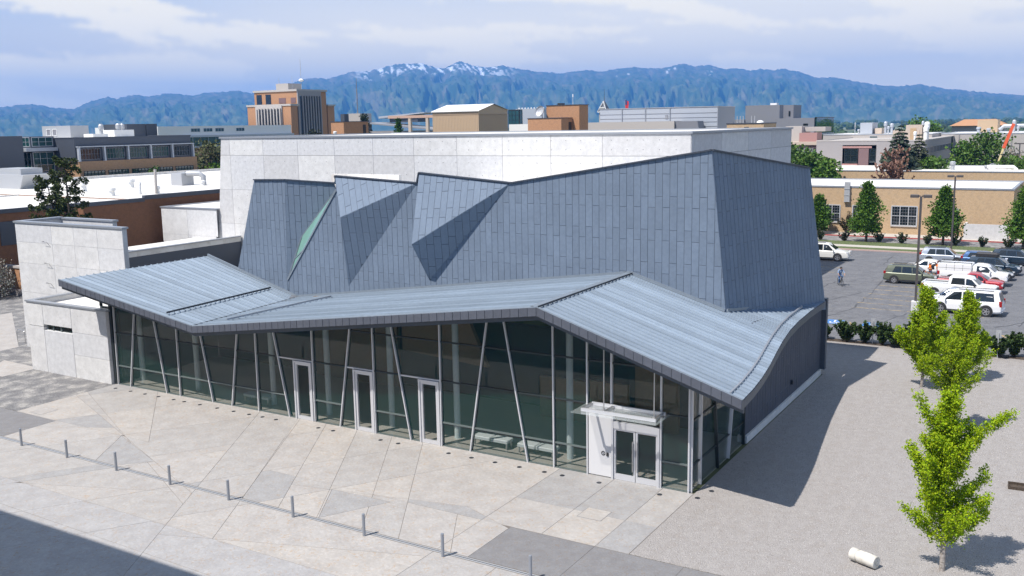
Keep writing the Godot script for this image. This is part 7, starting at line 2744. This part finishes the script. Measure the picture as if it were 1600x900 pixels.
	blk(t, "link_wall", -146, -139.05, 0, 14.6, -61, -48, mats["slate_metal"])
	# glazed bay
	m = MB.new()
	m.box(-141.8, -133.2, 0, 14.75, -61.15, -57.0)
	var bay = part("glass_bay", m, mats["slate_metal"], t)
	win(bay, Vector3(-141.6, 13.2, -57.0), EX, 4.0, 1.4, 4, 2, "aluminium", "teal_glass", "window", 0.05)
	win(bay, Vector3(-137.4, 13.2, -57.0), EX, 4.0, 1.4, 4, 2, "aluminium", "teal_glass", "window", 0.05)
	win(bay, Vector3(-141.6, 9.2, -57.0), EX, 4.0, 3.0, 4, 4, "aluminium", "teal_glass", "window", 0.05)
	win(bay, Vector3(-137.4, 9.2, -57.0), EX, 4.0, 3.0, 4, 3, "aluminium", "teal_glass", "window", 0.05)
	win(bay, Vector3(-133.2, 9.2, -57.2), EZ, 3.6, 3.0, 3, 3, "aluminium", "teal_glass", "window", 0.05)
	win(bay, Vector3(-133.2, 13.2, -57.2), EZ, 3.6, 1.4, 3, 2, "aluminium", "teal_glass", "window", 0.05)
	blk(t, "bay_canopy", -143.4, -132.3, 12.4, 12.95, -61.1, -55.6, mats["light_metal"])
	blk(t, "bay_base", -143.0, -132.6, 8.2, 9.0, -61.1, -55.9, mats["light_metal"])
	m = MB.new()
	m.box(-143.9, -136.0, 14.4, 16.45, -69.7, -66.2)
	var ph = part("penthouse", m, mats["galvanised"], t)
	for x in [-142.6, -140.9]:
		win(ph, Vector3(x, 14.8, -66.2), EX, 1.1, 1.1, 1, 1, "white", "mid_grey")
	blk(t, "dark_penthouse", -146.7, -140.0, 14.4, 16.65, -87.2, -84.75, mats["slate_metal"])
	blk(t, "dark_penthouse", -146.7, -140.0, 14.4, 16.65, -84.6, -80.5, mats["slate_metal"])
	for q in [[-134.5, -132, 14.4, 15.0, -70.5, -67.6], [-135, -132, 14.4, 15.6, -75.8, -71.8]]:
		blk(t, "roof_unit", q[0], q[1], q[2], q[3], q[4], q[5], mats["white"])
	for q in [[-132.5, -69.6, 0.35, 2.2], [-132.4, -73.0, 0.4, 2.3], [-134.0, -75.0, 0.3, 2.3]]:
		vent(t, q[0], 14.4, q[1], q[2] * 1.2, q[3])
	# far white building
	t = thing("white_glass_building", "long white building with strips of blue-green glass below the mountains", "building")
	blk(t, "upper_wall", -215, -190, 13.95, 16.4, -175, -127.6, mats["white"])
	blk(t, "glass_floor", -215, -189.6, 11.2, 13.95, -175, -135.5, mats["teal_glass"])
	blk(t, "floor_edge", -215, -189.2, 13.5, 14.0, -175.2, -135.2, mats["light_metal"])
	blk(t, "floor_edge", -215, -189.3, 10.8, 11.25, -175.2, -135.3, mats["light_metal"])
	blk(t, "lower_wall", -215, -189.7, 0, 10.8, -175, -135.5, mats["brick_office"])
	for z in [-138, -142.2, -146.2, -153.6]:
		win(t, Vector3(-190, 14.9, z), EZ, 3.0, 0.9, 3, 1, "aluminium", "teal_glass", "window", 0.05)
	for k in 12:
		blk(t, "mullion", -189.6, -189.5, 11.25, 13.5, -138.1 - k * 2.6, -138 - k * 2.6, mats["light_metal"])

	# brown brick building with the broad white roof
	t = thing("brown_brick_building", "brown brick building with a broad white flat roof and rooftop vents, beside the pine", "building")
	blk(t, "wall", -122, -75, 0, 7.95, -100, -32.5, mats["brick_brown"])
	blk(t, "wall", -122, -75, 0, 7.75, -32.5, -25.0, mats["brick_brown"])
	blk(t, "wall", -122, -76.5, 0, 7.7, -25.0, -8, mats["brick_brown"])
	m = MB.new()
	m.box(-75.35, -74.9, 7.95, 8.4, -100, -32.5)
	m.box(-75.35, -74.92, 7.75, 8.15, -32.5, -25.0)
	m.box(-76.85, -76.4, 7.7, 8.1, -25.0, -8)
	m.box(-76.4, -74.92, 7.75, 8.14, -25.4, -24.95)
	part("parapet_cap", m, mats["slate_metal"], t)
	m = MB.new()
	m.box(-122, -75.35, 7.95, 8.05, -100, -32.5)
	m.box(-122, -75.35, 7.75, 7.85, -32.5, -25.0)
	m.box(-122, -76.85, 7.7, 7.8, -25.0, -8)
	m.box(-122.4, -122, 7.7, 8.45, -100, -8)
	part("roof", m, mats["white_roof"], t)
	blk(t, "roof_curb", -98.4, -98.1, 7.85, 8.0, -99, -10, mats["white_roof"])
	blk(t, "recess", -76.5, -76.42, 4.6, 6.9, -19.5, -16.9, mats["slate_metal"])
	m = MB.new()
	m.prism(PackedVector2Array([Vector2(-112.5, 7.9), Vector2(-107.5, 7.9), Vector2(-106.4, 9.9), Vector2(-113.2, 9.9)]), Vector3(0, 0, -38.5), EX, UP, -4.0, 0.0)
	m.box(-113.5, -108.0, 9.9, 10.7, -42.3, -39.2)
	part("roof_unit", m, mats["galvanised"], t)
	for q in [[-94, -38.5, 0.5, 1.4], [-94.6, -45.9, 0.5, 1.3], [-83, -34.4, 0.45, 1.1], [-80.8, -38.9, 0.4, 1.0], [-88, -52, 0.35, 0.8]]:
		vent(t, q[0], 7.95, q[1], q[2], q[3], "white")
	m = MB.new()
	m.tube([Vector3(-80.5, 8.0, -38.5), Vector3(-80.5, 10.9, -38.6)], [0.16, 0.16], 8)
	part("flue", m, mats["pale_stone"], t)
	m = MB.new()
	m.tube([Vector3(-81.5, 8.0, -37.0), Vector3(-81.5, 9.0, -37.0), Vector3(-82.0, 9.3, -37.4), Vector3(-82.6, 8.2, -37.8)], [0.22, 0.22, 0.22, 0.22], 8)
	part("duct", m, mats["white"], t)
	blk(t, "roof_unit", -92.5, -90.4, 8.0, 9.7, -52.6, -50.6, mats["galvanised"])
	m = MB.new()
	m.tube([Vector3(-90.4, 9.6, -51.5), Vector3(-89.0, 9.6, -52.4), Vector3(-88.6, 9.2, -52.7), Vector3(-88.6, 8.0, -52.7)], [0.36, 0.36, 0.36, 0.36], 10)
	part("duct", m, mats["galvanised"], t)
	blk(t, "loading_recess", -74.95, -74.9, 2.4, 4.4, -42.5, -39.0, mats["slate_metal"])
	blk(t, "loading_sill", -74.9, -74.4, 4.4, 4.9, -42.7, -38.8, mats["white"])
	t = thing("brick_yard_wall", "low orange brick wall with a pale stone cap at the edge of the worn yard", "wall")
	blk(t, "wall", -90, -72.6, 0, 2.55, -17.4, -17.0, mats["brick_orange"])
	blk(t, "cap", -90, -72.5, 2.55, 2.75, -17.5, -16.9, mats["pale_stone"])
	blk(t, "plinth", -90, -72.4, 0, 0.5, -17.0, -16.5, mats["grey_stone"])


# ---------------------------------------------------------------- scene
func _ready():
	var cam = Camera3D.new()
	cam.name = "camera"
	add_child(cam)
	cam.basis = Basis(UP, deg_to_rad(31.32)) * Basis(Vector3(1, 0, 0), deg_to_rad(-9.648)) * Basis(Vector3(0, 0, 1), deg_to_rad(-1.0))
	cam.position = Vector3(13.61, 15.3, 36.35)
	cam.keep_aspect = Camera3D.KEEP_HEIGHT
	cam.fov = 33.4
	cam.near = 0.1
	cam.far = 20000.0
	cam.current = true
	var env = Environment.new()
	env.background_mode = Environment.BG_SKY
	env.sky = make_sky()
	env.background_energy_multiplier = 1.0
	env.ambient_light_source = Environment.AMBIENT_SOURCE_SKY
	env.tonemap_mode = Environment.TONE_MAPPER_LINEAR
	env.tonemap_exposure = 1.35
	env.fog_enabled = true
	env.fog_density = 0.000135
	env.fog_light_color = Color(0.36, 0.66, 1.0)
	env.sdfgi_enabled = true
	env.ssao_enabled = true
	env.ssil_enabled = true
	var we = WorldEnvironment.new()
	we.name = "environment"
	we.environment = env
	add_child(we)
	var sun = DirectionalLight3D.new()
	sun.name = "sun"
	add_child(sun)
	sun.look_at_from_position(Vector3(-0.223, 0.842, 0.492) * 100.0, Vector3.ZERO, UP)
	sun.light_energy = 1.6
	sun.light_color = Color(1.0, 0.975, 0.95)
	sun.light_angular_distance = 0.5
	sun.shadow_enabled = true
	make_materials()
	make_land()
	make_paving()
	make_hall()
	make_buildings()
	make_site()
	make_plants()
	make_vehicles()
	make_people()
